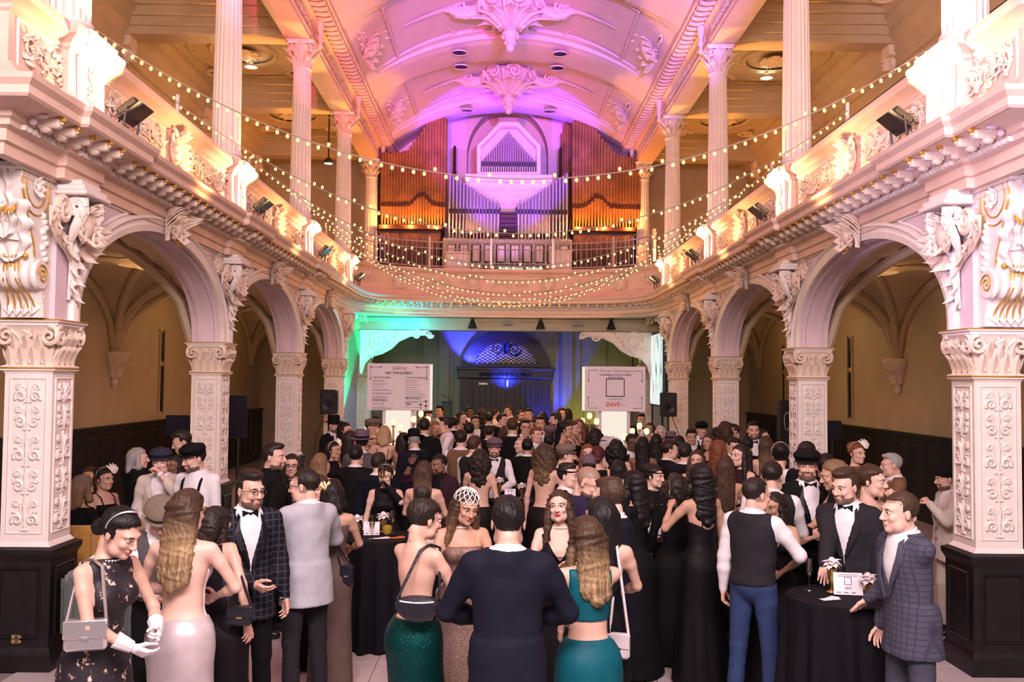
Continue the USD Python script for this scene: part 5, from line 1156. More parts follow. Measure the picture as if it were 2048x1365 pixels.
def person(label, u, v, h=None, Y=None, yaw=0.0, sex='m', skin='light', hair=('short', 'dark'), top='suit', color='black', arms=('down', 'down'), lean=0.0, tilt=0.0, head=(0, 0, 0), lod=1, beard=None, lips=None, legs='black', **o):
    male = sex == 'm'; fine = lod == 0
    yaw = math.radians(yaw); head = tuple(math.radians(a) for a in head); lean, tilt = math.radians(lean), math.radians(tilt)
    if isinstance(hair, str): hair = (hair, 'dark')
    J = skeleton(male, arms[0], arms[1], lean, tilt, head)
    if any(isinstance(a, tuple) and a[0] == 'at' for a in arms):
        cr0 = J['head'] + J['Hm'] @ np.array([0, .02, .128]); w0 = on_y(u, v, Y); S0 = w0[2] / cr0[2]; c0, s0 = math.cos(yaw), math.sin(yaw)
        b0 = w0[:2] - np.array([cr0[0] * c0 - cr0[1] * s0, cr0[0] * s0 + cr0[1] * c0]) * S0; na = []
        for sd, a in ((-1, arms[0]), (1, arms[1])):
            if isinstance(a, tuple) and a[0] == 'at':
                d = (np.array(a[1]) - [b0[0], b0[1], 0]) / S0; a = ((sd * (d[0] * c0 + d[1] * s0), -d[0] * s0 + d[1] * c0, d[2]), a[2], a[3])
            na.append(a)
        arms = tuple(na); J = skeleton(male, arms[0], arms[1], lean, tilt, head)
    crown = J['head'] + J['Hm'] @ np.array([0, .02, .128])
    hatk = o.get('hat'); lift = {'cap': .012, 'fedora': .03, 'beanie': .02}.get(hatk and hatk[0], 0.0) + (.055 if hair[0] == 'bun' else .0)
    ctop = crown[2] + lift
    seat = o.get('seated'); drop = .46 if seat else 0.0; ctop -= drop
    if Y is None: hz = h * ctop / 1.75; w = on_z(u, v, hz); S = h / 1.75
    else: w = on_y(u, v, Y); S = w[2] / ctop
    cz, sz = math.cos(yaw), math.sin(yaw)
    off = np.array([crown[0] * cz - crown[1] * sz, crown[0] * sz + crown[1] * cz]) * S
    base = (w[0] - off[0], w[1] - off[1], -drop * S)
    PLACED.append((label, round(base[0], 2), round(base[1], 2), round(S * 1.75, 2)))
    p = thing('person', label, 'person', base, yaw, o.get('group'), scale=S)
    st = {0: .0118, 1: .018, 2: .024}[lod]
    key = (male, arms if all(isinstance(a, str) for a in arms) else str(arms), lean, tilt, lod)
    def cached(kind, fn):
        k = (kind, key)
        if k not in _figs: _figs[k] = fn()
        return _figs[k]
    prT = torso_prims(male); prA = arm_prims(J, male)
    ptsT = [('c', J['hp'] + J['Lm'] @ (np.array(q[1]) - J['hp']), J['hp'] + J['Lm'] @ (np.array(q[2] if q[0] == 'c' else q[1]) - J['hp']), .12, .12) for q in prT]
    def body():
        lo, hi = bbox_of(ptsT + prA, .04); hi[2] = min(hi[2], J['neck'][2] + .1); lo[2] = max(lo[2], .70)
        L = Field(lo, hi, st); d = body_field(L.P, J, male, -.002 if male else 0, -.002); return smooth_mesh(surface(d, L.lo, st), 1)
    b = cached('body', body)
    sk = np.array(SK[skin]) * o.get('skin_k', 1.0); ms, cs = [b], [np.tile(sk, (len(b[0]), 1))]
    hv, hf = head_mesh(male, fine); hc = HC[hair[1]]
    hcol = head_colors(hv, sk, np.array(lips) if lips is not None else sk * [.92, .62, .6], tuple(.6 * c + .0 for c in hc) if hair[1] not in ('blond', 'grey', 'silver') else (.16, .10, .06), HC[beard] if beard else None, np.array(sk) * .45 + np.array(hc) * .5 if hair[0] in ('buzz', 'crop') else None)
    hs = 1.04 if male else 1.0
    ms.append((hv * hs @ J['Hm'].T + J['head'], hf)); cs.append(hcol)
    for s, a in ((-1, arms[0]), (1, arms[1])):
        if lod < 2 or a in ('mouth', 'up', 'wave', 'out', 'far'):
            g = put_hand(J, s, male, o.get('palm', {}).get(s)); ms.append(g); cs.append(np.tile(np.array(o['gloves_c']) if o.get('gloves_c') else sk * [1.0, .92, .92], (len(g[0]), 1)))
    if legs == 'bare' or o.get('bare_legs'):
        for (a, k, e) in leg_pts():
            g = rings([(.80, .082, .085, a[0], 0), (.55, .058, .06, k[0], -.01), (.48, .054, .058, k[0], -.015), (.34, .052, .058, k[0], .02), (.12, .034, .038, e[0], .02), (.07, .036, .05, e[0], .0), (.05, .04, .09, e[0], -.04)], 14); ms.append(g); cs.append(np.tile(sk, (len(g[0]), 1)))
    part(p, 'body', cat(*ms), SKIN, color=np.vstack(cs))
    H = lambda m: (m[0] * hs @ J['Hm'].T + J['head'], m[1])
    if lod < 2 and not o.get('no_eyes'): part(p, 'eyes', H(EYES[0]), EYEM, color=EYES[1])
    # hair and hats
    if hair[0] not in ('bald', 'buzz'):
        style = hair[0]; g = hair_mesh(style, fine)
        if hatk: g = (np.where(((g[0][:, 2] > .07))[:, None], g[0] * [.9, .9, .75] + [0, .002, .015], g[0]), g[1])
        part(p, 'hair', H(g), HAIRM, color=hair_colors(g[0], hc, HC[hair[2]] if len(hair) > 2 else None))
    if hatk:
        hm = {'cap': CAPM, 'fedora': FEDM, 'beanie': BEANM}[hatk[0]]; q = part(p, 'hat', H(hm), C_[hatk[1]])
        if hatk[0] == 'fedora': part(q, 'hat_band', H(BAND), C_['black'])
    # garments
    cm = C_[color]; N = lambda pt: J['hp'] + J['Lm'] @ (np.array(pt, float) - J['hp'])
    def garment(kind, tg, ag, hem, neck, arms_=True, full=True, vcut=None, flare=0.0, slit=None, sides=None):
        def fn():
            ex = ptsT + (prA if arms_ else []); lo, hi = bbox_of(ex, .05); lo[2] = min(hem - .04, lo[2] if not arms_ else min(lo[2], J[-1][2][2] - .07, J[1][2][2] - .07)) if arms_ else hem - .04; hi[2] = min(hi[2], J['neck'][2] + .1)
            L = Field(lo, hi, st); P = L.P; T = torso_space(P, J)
            d = blend(T, prT, .045, tg)
            if hem < .95:
                x, y, z = P[..., 0], P[..., 1], P[..., 2]; tt = np.clip((1.05 - z) / (1.05 - hem), 0, 1)
                rx = (.150 if male else .152) + tg + flare * tt; ry = (.112 if male else .118) + tg + flare * tt * .8
                e = (np.sqrt((x / rx) ** 2 + ((y - .012) / ry) ** 2) - 1) * ry; e = np.maximum(e, np.maximum(z - 1.06, hem - .05 - z)); d = smin(d, e, .04)
            d = np.maximum(d, hem - P[..., 2])
            if arms_:
                e = blend(P, arm_prims(J, male, ag, full), .02); d = smin(d, e, .035)
            if neck is not None: d = np.maximum(d, -sd_cap(T, (0, .02, neck + .045), (0, .02, neck + .3), .062, .062))
            d = np.maximum(d, T[..., 2] - (1.50 if neck is None else neck + .055))
            if vcut is not None:
                x, y, z = T[..., 0], T[..., 1], T[..., 2]; z0, wd = vcut; e = np.maximum(np.abs(x) - np.maximum(0, (z - z0)) * wd, y + .03); d = np.maximum(d, -e)
            x, y, z = P[..., 0], P[..., 1], P[..., 2]
            wv = (meshkit.fbm(P[::1] * 9.0 + 3, 2) - .5).astype(F32) * (.016 if male else .006); d = d + wv
            if slit: d = np.maximum(d, -np.maximum(np.maximum(np.abs(x) - .006, -y), z - .97))
            return smooth_mesh(surface(d, L.lo, st), 1)
        return cached((kind, hem, neck, full, vcut, flare), fn)
    def bowtie():
        c = N((0, -.075, 1.462)); m = []
        for s in (-1, 1):
            m.append(trimesh.convex.convex_hull(np.array([(s * .006, -.008, -.01), (s * .006, -.008, .01), (s * .006, .008, .01), (s * .006, .008, -.01), (s * .052, -.006, -.026), (s * .052, -.006, .026), (s * .052, .01, .026), (s * .052, .01, -.026)])))
        g = cat(*[(np.array(t.vertices), np.array(t.faces)) for t in m], ball((0, -.006, 0), (.01, .009, .012)))
        part(p, 'bow_tie', (g[0] @ J['Lm'].T + c, g[1]), C_[o.get('bow', 'black')], smooth=False)
    def collar(m):
        a = np.linspace(0, 2 * PI, 21)[:-1]; rr = []
        for r, z in ((.071, 1.452), (.078, 1.458), (.069, 1.512), (.061, 1.514), (.060, 1.47)): rr.append(np.column_stack([r * np.cos(a), .014 + r * 1.0 * np.sin(a), z + .012 * np.sin(a)]))
        g = (np.concatenate(rr), grid_faces(5, 20, True, True)[:, ::-1]); part(p, 'shirt_collar', ((g[0] - J['hp']) @ J['Lm'].T + J['hp'], g[1]), m)
    def trousers(m):
        def fn():
            if lod >= 2: return cat(*[rings([(.98, .1, .12, a[0] * .7, 0), (.5, .075, .08, k[0], 0), (.08, .065, .075, e[0], .02)], 12) for a, k, e in leg_pts()])
            L = Field((-.26, -.2, .03), (.26, .22, 1.12), st); d = blend(L.P, [q for q in prT if q[0] == 'e' and q[1][2] < 1.0] + [('c', (0, .0, 1.0), (0, 0, 1.04), .12, .12)], .04, .012)
            for a, k, e in leg_pts(o.get('stance', .4)): d = smin(d, blend(L.P, [('c', a, k, .092, .066), ('c', k, e, .066, .058)], .02), .03)
            d = d + (meshkit.fbm(L.P * [7, 7, 12], 2) - .5).astype(F32) * .014; d = np.maximum(d, np.maximum(.06 - L.P[..., 2], L.P[..., 2] - 1.06)); return smooth_mesh(surface(d, L.lo, st), 1)
        part(p, 'trousers', cached(('trousers', o.get('stance', .4)), fn), m)
        part(p, 'shoes', cat(*[ball((e[0] * 1.02, -.045, .035), (.045, .13, .05), 2) for a, k, e in leg_pts(o.get('stance', .4))]), SHOE)
    shirt = C_[o.get('shirt', 'white')]
    if top in ('suit', 'jacket', 'tux'):
        part(p, 'jacket', garment('jacket', .024, .014, o.get('hem', .76), 1.44, vcut=(1.12, .26), flare=.035), cm)
        part(p, 'shirt', garment('shirt', .013, .0, 1.0, 1.45, arms_=False), shirt); collar(shirt)
        if lod < 2:
            for s in (-1, 1):
                g = [N((s * x, y, z)) for x, y, z in ((.068, -.072, 1.452), (.078, -.112, 1.36), (.05, -.142, 1.24), (.008, -.142, 1.12))]
                g2 = [N((s * x, y, z)) for x, y, z in ((.078, -.04, 1.47), (.118, -.105, 1.345), (.078, -.143, 1.23), (.022, -.145, 1.12))]
                V = np.vstack([g, g2, np.array(g) - [0, .012, 0], np.array(g2) - [0, .012, 0]]); F = []
                for k in range(3): F += [(8 + k, 9 + k, 13 + k), (8 + k, 13 + k, 12 + k), (k, 8 + k, 9 + k), (k, 9 + k, 1 + k), (4 + k, 13 + k, 12 + k), (4 + k, 5 + k, 13 + k)]
                part(p, 'lapel', (V, np.array(F)), C_[o.get('lapel', 'satinlapel')], smooth=False)
            if o.get('buttons', True): part(p, 'button', cat(*[ball(N((0, -.148, 1.09 - .1 * k)), .008) for k in range(2)]), BLACK)
            for s in (-1, 1):
                sh, el, wr, _ = J[s]; dd = (wr - el) / np.linalg.norm(wr - el)
                part(p, 'cuff', tube([wr - dd * .02, wr + dd * .012], [.035, .034] if male else [.03, .03], 10), shirt)
        if o.get('bow'): bowtie()
        trousers(C_[legs])
    elif top in ('shirt', 'vest'):
        part(p, 'shirt', garment('shirtfull', .013, .011, 1.0, 1.45), shirt); collar(shirt)
        if top == 'vest':
            part(p, 'vest', garment('vest', .025, 0, o.get('hem', .97), 1.43, arms_=False, vcut=(1.2, .33)), cm)
        if o.get('suspenders'):
            for s in (-1, 1):
                for f in (-1, 1):
                    part(p, 'suspender', tube([N((s * .085, f * .02 + .02, 1.475)), N((s * .095, .01 + f * .105, 1.40)), N((s * .09, f * .138, 1.28)), N((s * .08, f * .132, 1.12)), N((s * .075, f * .128 + .01, 1.0))], .013, 5), C_['black'])
        if o.get('bow'): bowtie()
        trousers(C_[legs])
    elif top == 'sweater':
        part(p, 'sweater', garment('sweater', .018, .018, .9, None if o.get('roll') else 1.45), cm)
        if o.get('roll'): part(p, 'roll_neck', tube([N((0, .018, 1.45)), N((0, .02, 1.52))], [.073, .068], 16), cm)
        trousers(C_[legs])
    elif top == 'dress':
        neck = o.get('neck', 'strap'); bz = {'strap': 1.345, 'strapless': 1.335, 'high': 1.47, 'off': 1.375, 'backless': 1.30, 'v': 1.40}[neck]; slv = o.get('sleeves')
        def fn():
            ex = ptsT + (prA if slv else []); lo, hi = bbox_of(ex, .05); lo[2] = .90; hi[2] = min(hi[2], J['neck'][2] + .08); L = Field(lo, hi, st * .9); P = L.P; T = torso_space(P, J)
            d = blend(T, prT, .045, .009); x, y, z = T[..., 0], T[..., 1], T[..., 2]
            if slv: d = smin(d, blend(P, arm_prims(J, male, .008, slv == 'long'), .02), .03)
            back = {'backless': 1.04, 'v': 1.12, 'strap': 1.22, 'strapless': 1.22, 'high': 1.45, 'off': 1.36}[o.get('back', neck)]
            lim = np.where(y < 0, bz + (0 if neck not in ('v',) else 0), back + .5 * np.clip(np.abs(x) - .02, 0, .2) * (o.get('back', neck) in ('backless', 'v', 'strap')))
            if o.get('back', neck) == 'backless' : lim = np.where(y < -.01, bz, back)
            if neck == 'v': lim = np.where(y < 0, np.minimum(1.22 + 1.6 * np.abs(x), 1.42), lim)
            d = np.maximum(d, z - lim)
            if neck == 'high' and not slv: d = np.maximum(d, np.abs(x) - np.where(z > 1.33, .125 - .0 * z, .3))
            if o.get('midriff'): d = np.maximum(d, np.where((z < 1.16) & (z > 1.06), .02, -1))
            d = np.maximum(d, (.995 if not (lean or tilt) else .93) - P[..., 2]); return smooth_mesh(surface(d, L.lo, st * .9), 1)
        bod = cached(('bodice', neck, slv, o.get('back'), o.get('midriff')), fn)
        fl = o.get('flare', .10); hemz = o.get('hemz', .03); wz = 1.04
        prof = [(wz, .150, .113, .07 * math.sin(tilt), .015 - .07 * math.sin(lean)), (1.0, .175, .136, .03 * math.sin(tilt), .022 - .03 * math.sin(lean)), (.95, .190, .153, 0, .031), (.88, .195, .160, 0, .033), (.78, .178 + fl * .12, .148 + fl * .12, 0, .02), (.6, .165 + fl * .4, .14 + fl * .4), (.4, .165 + fl * .7, .145 + fl * .7), (.2, .17 + fl * .9, .15 + fl * .9), (hemz, .175 + fl, .155 + fl)]
        prof = [q for q in prof if q[0] >= hemz]
        if prof[-1][0] > hemz: prof.append((hemz, .165 + fl * .4, .14 + fl * .4))
        if seat: prof = [(wz, .13, .11), (.95, .17, .14), (.88, .19, .2, 0, -.05), (.82, .19, .2, 0, -.06), (.80, .18, .19, 0, -.06)]
        sk_ = rings(prof, 40 if lod == 0 else 24, o.get('pleats', 9), o.get('pleat', .05), seed=len(label))
        part(p, 'dress', cat(bod, sk_) if not o.get('skirt') else bod, cm)
        if o.get('skirt'): part(p, 'skirt', sk_, C_[o['skirt']])
        if neck in ('strap', 'v', 'backless'):
            for s in (-1, 1):
                b_ = o.get('back', neck); pts = [N((s * .075, -.12, bz - .02)), N((s * .085, -.075, 1.42)), N((s * .088, .01, 1.468)), N((s * .085, .075, 1.40))] + ([N((s * .07, .098, 1.28)), N((s * .07, .085, 1.20))] if b_ != 'backless' else [])
                if b_ == 'backless': pts = [N((s * .075, -.12, bz - .02)), N((s * .075, -.07, 1.43)), N((s * .045, .03, 1.49)), N((0, .068, 1.49))]
                part(p, 'strap', tube(pts, .006, 5), cm)
        if seat: part(p, 'skirt', cat(*[tube([(s * .09, -.02, .90), (s * .1, -.44, .92), (s * .1, -.48, .80), (s * .1, -.46, .50)], [.095, .075, .06, .05], 10) for s in (-1, 1)]), cm)
        if lod < 2: part(p, 'shoes', cat(*[ball((s * .1, -.06 - (.45 if seat else 0), .03 + drop), (.035, .11, .035), 2) for s in (-1, 1)]), SHOE)
        if o.get('fringe'):
            a = np.linspace(0, 2 * PI, 61)[:-1]; part(p, 'fringe', cat(*[tube([((.172 + fl * .4) * math.cos(t), (.147 + fl * .4) * math.sin(t), hemz + .03), ((.18 + fl * .42) * math.cos(t), (.155 + fl * .42) * math.sin(t), hemz - .16)], .004, 3) for t in a]), cm, kind='stuff')
    # accessories
    if o.get('gloves'):
        for s in o['gloves'][1]:
            sh, el, wr, _ = J[s]; part(p, 'glove', cat(tube([el + (wr - el) * o['gloves'][2], wr - (wr - el) * .02, wr], [.043, .031, .03], 10), (lambda g: (g[0] + (g[0] - g[0].mean(0)) * .05, g[1]))(put_hand(J, s, male, o.get('palm', {}).get(s)))), C_[o['gloves'][0]])
    if o.get('glasses'):
        t = lambda s: [(s * .031 + .021 * math.cos(a), -.108 + .25 * abs(.02 * math.cos(a)), .009 + .017 * math.sin(a)) for a in np.linspace(0, 2 * PI, 17)]
        part(p, 'glasses', H(cat(tube(t(-1), .0022, 4), tube(t(1), .0022, 4), tube([(-.011, -.108, .012), (.011, -.108, .012)], .002, 4), *[tube([(s * .052, -.102, .012), (s * .077, -.05, .01), (s * .08, .005, .006)], .002, 4) for s in (-1, 1)])), BLACK)
    if o.get('pearls'):
        m = []
        for r, dz, n in ((.062, 0, 26),) + (((.075, -.20, 60),) if o['pearls'] > 1 else ()):
            for a in np.arange(n) * 2 * PI / n:
                fr = max(0, -math.sin(a)); m.append(ball(N((r * math.cos(a) * (1 + .25 * (dz < 0)), .012 + r * math.sin(a) * (1.15 if dz == 0 else 1.75 * (.45 + .55 * fr)) , 1.462 + dz * fr ** 1.2)), .006 if dz == 0 else .005))
        part(p, 'pearl_necklace', cat(*m), PEARL, kind='stuff')
    if o.get('headband'):
        hb = o['headband']; a = np.linspace(0, 2 * PI, 33)
        if hb == 'forehead': pts_ = [(.089 * math.cos(t), .022 + .111 * math.sin(t), .058 + .01 * math.sin(t)) for t in a]
        else: pts_ = [(.089 * math.sin(t), -.035 + .07 * abs(math.sin(t)), .045 + .098 * math.cos(t)) for t in np.linspace(-1.75, 1.75, 21)]
        part(p, 'headband', H(tube(pts_, .0065, 5)), SILV if hb in ('silver', 'feather') else C_['black'])
        if hb == 'feather': part(p, 'feather', H(cat(*[mv(leaf(.13, .035, .3, 1), (.05, -.09, .07), ry=q, rx=-.2) for q in (-.6, -.2, .2, .6, 1.0)])), PEARL)
    if o.get('clip'): part(p, 'hair_clip', H(cat(*[mv(leaf(.09, .03, .1, 1), (o['clip'] * .05, .118, .03), rz=PI, ry=q) for q in (-.9, -.3, .3)])), GOLDM)
    if o.get('net'):
        m = []
        for k in range(12):
            a0 = k * PI / 6
            for h in (-1, 1): m.append(tube([(.092 * math.sin(q) * math.cos(a0 + h * q * .8), .022 + .112 * math.sin(q) * math.sin(a0 + h * q * .8), .042 + .099 * math.cos(q)) for q in np.linspace(.15, 1.5, 9)], .0035, 4))
        part(p, 'bead_cap', H(cat(*m)), PEARL, label='white beaded net cap')
    if o.get('drink'):
        s = o['drink']; sh, el, wr, kind = J[s]; d = (wr - el) / np.linalg.norm(wr - el); c = wr + d * .085 + np.array([0, -.03, 0])
        gpos = np.array([c[0] * cz - c[1] * sz, c[0] * sz + c[1] * cz, c[2]]) * S + np.array(base); DRINKS.append((gpos, label))
    return p, J, S, base, yaw
PLACED, DRINKS = [], []
# ================================================================ lights and fittings
BULB = glow('bulb_glow', (1.0, .84, .30), 1.5); CABLE = mat('cable', (.35, .25, .22), .6)
LAMPW = glow('warm_lamp_glow', (1.0, .72, .35), 6.0); DOWN = glow('downlight_glow', (1.0, .88, .65), 6.0)
def on_x(u, v, X): d = ray(u, v); return EYE + d * ((X - EX) / d[0])
STR = [((155, 33), (1020, 358), (1905, 65), 'nearest and highest'), ((332, 188), (1015, 467), (1695, 222), 'second nearest'), ((468, 292), (1015, 533), (1570, 318), 'third nearest'), ((556, 362), (1015, 562), (1500, 374), 'fourth nearest'),
       ((604, 406), (1012, 588), (1444, 418), 'fifth nearest'), ((644, 444), (1012, 603), (1412, 446), 'sixth nearest'), ((690, 484), (1012, 611), (1366, 480), 'farthest')]
bulb = cat(ball((0, 0, -.03), (.017, .017, .021)))
sock = lathe([(.008, -.014), (.009, .004), (.004, .008)], 6)
for k, (l, c, r, w) in enumerate(STR):
    XE = 4.2 if k < 6 else 3.8
    a, b = on_x(*l, -XE), on_x(*r, XE); m = on_y(*c, (a[1] + b[1]) / 2); t = np.linspace(0, 1, 91)
    P = a[None] * (1 - t[:, None]) + b[None] * t[:, None]; sag = (a[2] + b[2]) / 2 - m[2]; P[:, 2] -= sag * 4 * t * (1 - t)
    s = thing('string_lights', f'festoon of small warm bulbs across the hall, {w} of seven strands', 'string lights', group=None)
    part(s, 'cable', tube(P, .006, 4), CABLE)
    r_ = random.Random(k); L = np.concatenate([[0], np.cumsum(np.linalg.norm(np.diff(P, axis=0), axis=1))])
    for q in np.arange(.12, L[-1], .104 if k < 5 else .115):
        x = [np.interp(q, L, P[:, i]) for i in range(3)]; up = r_.random() < .22
        o = part(s, 'bulb', bulb, BULB, xform=mat4(x, 0, (1, 1, -1) if up else 1))
fd = None
for s in (-1, 1):
    for i in range(4):
        lab = f'black floodlight on the gallery cornice beside the {wh[i]} pedestal on the {SN[s]}'; at = (s * 3.74, YP[i] + HW + .62 - (.2 if i == 3 else 0), 4.72)
        if fd is None:
            fd = thing('floodlight', lab, 'floodlight', at, -PI / 2)
            part(fd, 'housing', mv(cat(box((-.16, -.05, -.11), (.16, .03, .11), .015), box((-.18, .03, -.13), (.18, .05, .13), .01)), rx=-.9, loc=(0, .05, .34)), BLACK, smooth=False)
            part(fd, 'yoke', cat(tube([(-.17, .05, .34), (-.17, .02, .12), (0, 0, .08), (.17, .02, .12), (.17, .05, .34)], .012, 5), tube([(0, 0, 0), (0, 0, .1)], .02, 6)), BLACK)
            part(fd, 'base', box((-.06, -.06, .02), (.06, .06, .035), .005), BLACK, smooth=False); part(fd, 'cord', tube([(0, -.05, .3), (.08, -.1, .15), (.2, -.12, .06), (.35, -.1, .04)], .007, 5), BLACK)
        else: dup(fd, lab, at, s * PI / 2)
for k, (u, v, z, n) in enumerate(((502, 133, 9.55, 'left gallery ceiling'), (1533, 155, 9.55, 'right gallery ceiling'))):
    p = on_z(u, v, z); t = thing('downlight', f'bright round downlight in the {n}', 'ceiling lamp', (p[0], p[1], z))
    part(t, 'trim', lathe([(.15, .02), (.19, 0), (.17, -.03), (.14, -.02)], 24, False), AISLE); part(t, 'lens', lathe([(.01, -.012), (.14, -.01), (.14, .02)], 20), DOWN)
    part(t, 'stem', tube([(0, 0, 0), (0, 0, 9.75 - z)], .05, 8), AISLE)
p = on_y(657, 327, 24.5); t = thing('downlight', 'small glowing lamp low in the far end of the left gallery', 'ceiling lamp', tuple(p)); part(t, 'shade', lathe([(.12, 0), (.14, .03), (.08, .12), (.02, .16), (.015, 9.75 - p[2])], 16), BLACK); part(t, 'lens', lathe([(.01, -.01), (.11, -.005), (.11, .01)], 16), DOWN)

# ================================================================ bar: lit pillars, signs, counter
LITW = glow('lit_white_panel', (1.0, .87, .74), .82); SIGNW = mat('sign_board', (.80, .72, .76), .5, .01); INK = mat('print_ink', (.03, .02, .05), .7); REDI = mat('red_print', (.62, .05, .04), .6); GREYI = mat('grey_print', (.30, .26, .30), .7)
YS = 18.0
def flat_text(txt, h, x, z, center=True, slant=0.0, bold=False):
    t = meshkit.text_mesh(txt, h, .003, bold); v = np.array(t.vertices); w = v[:, 0].max() - v[:, 0].min()
    v = np.column_stack([v[:, 0] + slant * v[:, 1] - (w / 2 if center else 0) + x, -v[:, 2] - .001, v[:, 1] + z]); return v, np.array(t.faces)
def sign(name, lab, u0, v0, u1, v1, edge):
    a, b = on_y(u0, v0, YS), on_y(u1, v1, YS); W, Hh = b[0] - a[0], a[2] - b[2]
    t = thing('sign_board', lab, 'sign', ((a[0] + b[0]) / 2, YS, b[2]))
    part(t, 'board', box((-W / 2, 0, 0), (W / 2, .10, Hh), .004), SIGNW, smooth=False)
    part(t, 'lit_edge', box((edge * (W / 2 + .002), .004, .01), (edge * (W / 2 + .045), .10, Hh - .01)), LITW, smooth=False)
    return t, W, Hh
t, W, Hh = sign('menu', 'white drinks menu board on the left lit bar pillar', 735, 727, 859, 822, 1)
part(t, 'title', flat_text('Menu', .075, 0, Hh - .12, slant=.3), GREYI); part(t, 'heading', flat_text('MIX TON QUÉBEC', .042, 0, Hh - .2, bold=True), INK)
for x, rows in ((-.5, [('TYPE DE TON BASE', .026), 2, 2, 1, 2, 2, 3, ('COCKTAILS', .036), 2, 3, 1]), (.13, [('TYPE DE TON MIXEUR', .026), 1, 1, 1, 1, 1, 1, 1, 1, ('MOCKTAILS', .036), 2, ('VINS', .034), 1])):
    z = Hh - .28; r_ = random.Random(4); ln = []
    for q in rows:
        if isinstance(q, tuple): part(t, 'heading', flat_text(q[0], q[1], x, z, False, bold=True), INK); z -= .045
        else:
            for _ in range(q): w = r_.uniform(.2, .42); ln.append(box((x, -.002, z), (x + w, .001, z + .009))); z -= .022
            z -= .022
        if z < .03: break
    part(t, 'small_print', cat(*ln), GREYI, smooth=False, kind='stuff')
for s in (-1, 1):
    x = s * (W / 2 - .06); part(t, 'corner_ornament', cat(tube([(x, -.003, Hh - .3), (x, -.003, Hh - .07), (x - s * .2, -.003, Hh - .07)], .004, 4), mv(spiral(.025, 1.2, .005, 0), (x, -.003, Hh - .07)), mv(spiral(.02, 1.2, .004, 0), (x - s * .2, -.003, Hh - .07)), mv(spiral(.02, 1.2, .004, 0), (x, -.003, Hh - .3))), INK)
gl = lambda x, z: cat(*[(np.array([(x - .035, -.003, z + .06), (x + .035, -.003, z + .06), (x, -.003, z + .02), (x, .0, z + .02)]), np.array([(0, 2, 1), (0, 1, 3)]))], box((x - .004, -.003, z - .03), (x + .004, 0, z + .02)), box((x - .022, -.003, z - .035), (x + .022, 0, z - .03)))
for x, z in ((W / 2 - .17, .07), (W / 2 - .07, .13), (W / 2 - .07, .04)): part(t, 'glass_drawing', gl(x, z), INK, smooth=False)
t, W, Hh = sign('prize', 'white silent auction board with red logo on the right lit bar pillar', 1170, 733, 1291, 824, -1)
part(t, 'title', flat_text('Encan Silencieux', .055, 0, Hh - .11, slant=.3), GREYI); part(t, 'heading', flat_text('DE NOMBREUX PRIX À GAGNER!', .028, 0, Hh - .175, bold=True), INK); part(t, 'heading', flat_text('SCAN ET MISE!', .028, 0, Hh - .225, bold=True), INK)
part(t, 'small_heading', flat_text('AU PROFIT DE', .026, 0, .22), INK); part(t, 'logo', flat_text('DAVI', .075, -.06, .1, slant=.25, bold=True), REDI); part(t, 'logo_caption', flat_text('QUÉBEC', .02, .13, .12), REDI)
part(t, 'frame_square', cat(*[box(a, b) for a, b in (((-.18, -.004, .28), (.18, -.001, .295)), ((-.18, -.004, .61), (.18, -.001, .625)), ((-.18, -.004, .28), (-.165, -.001, .625)), ((.165, -.004, .28), (.18, -.001, .625)))]), INK, smooth=False)
for s in (-1, 1):
    for zz, d in ((Hh - .08, -1), (.06, 1)):
        x = s * (W / 2 - .07); part(t, 'corner_ornament', cat(tube([(x, -.003, zz + d * .2), (x, -.003, zz), (x - s * .17, -.003, zz)], .004, 4), mv(spiral(.02, 1.2, .004, 0), (x, -.003, zz + d * .2))), INK)
for s, u0, u1, lab in ((-1, 769, 822, 'glowing white square pillar under the drinks menu board'), (1, 1203, 1256, 'glowing white square pillar under the silent auction board')):
    a, b = on_y(u0, 830, YS), on_y(u1, 830, YS); c = (a[0] + b[0]) / 2; w = (b[0] - a[0]) / 2
    t = thing('lit_pillar', lab, 'pillar', (c, YS + .12 + w, 0)); part(t, 'lit_panel', box((-w, -w, .1), (w, w, 2.3), .01), LITW, smooth=False); part(t, 'frame', cat(*[box((x - .03, y - .03, 0), (x + .03, y + .03, 2.35), .005) for x in (-w - .02, w + .02) for y in (-w - .02, w + .02)]), WHITE, smooth=False)
    part(t, 'base', box((-w - .06, -w - .06, 0), (w + .06, w + .06, .1), .01), WHITE, smooth=False)
BART = mat('bar_top', (.05, .04, .04), .2)
for s, x0, x1, lab in ((-1, -3.1, -.35, 'long bar counter with lit yellow front on the left'), (1, .45, 3.2, 'long bar counter with lit yellow front on the right')):
    t = thing('bar_counter', lab, 'bar', ((x0 + x1) / 2, 17.3, 0)); w = (x1 - x0) / 2
    BARL = glow(f'bar_front_glow_{SN[s]}', (1.0, .72, .28), .7)
    part(t, 'body', box((-w, -.28, 0), (w, .28, 1.03), .01), WHITE, smooth=False); part(t, 'top', box((-w - .05, -.34, 1.03), (w + .05, .34, 1.09), .012), BART, smooth=False)
    for k in range(4): part(t, 'lit_panel', box((-w + .06 + k * w / 2, -.295, .12), (-w - .06 + (k + 1) * w / 2, -.28, .95), .004), BARL, smooth=False)
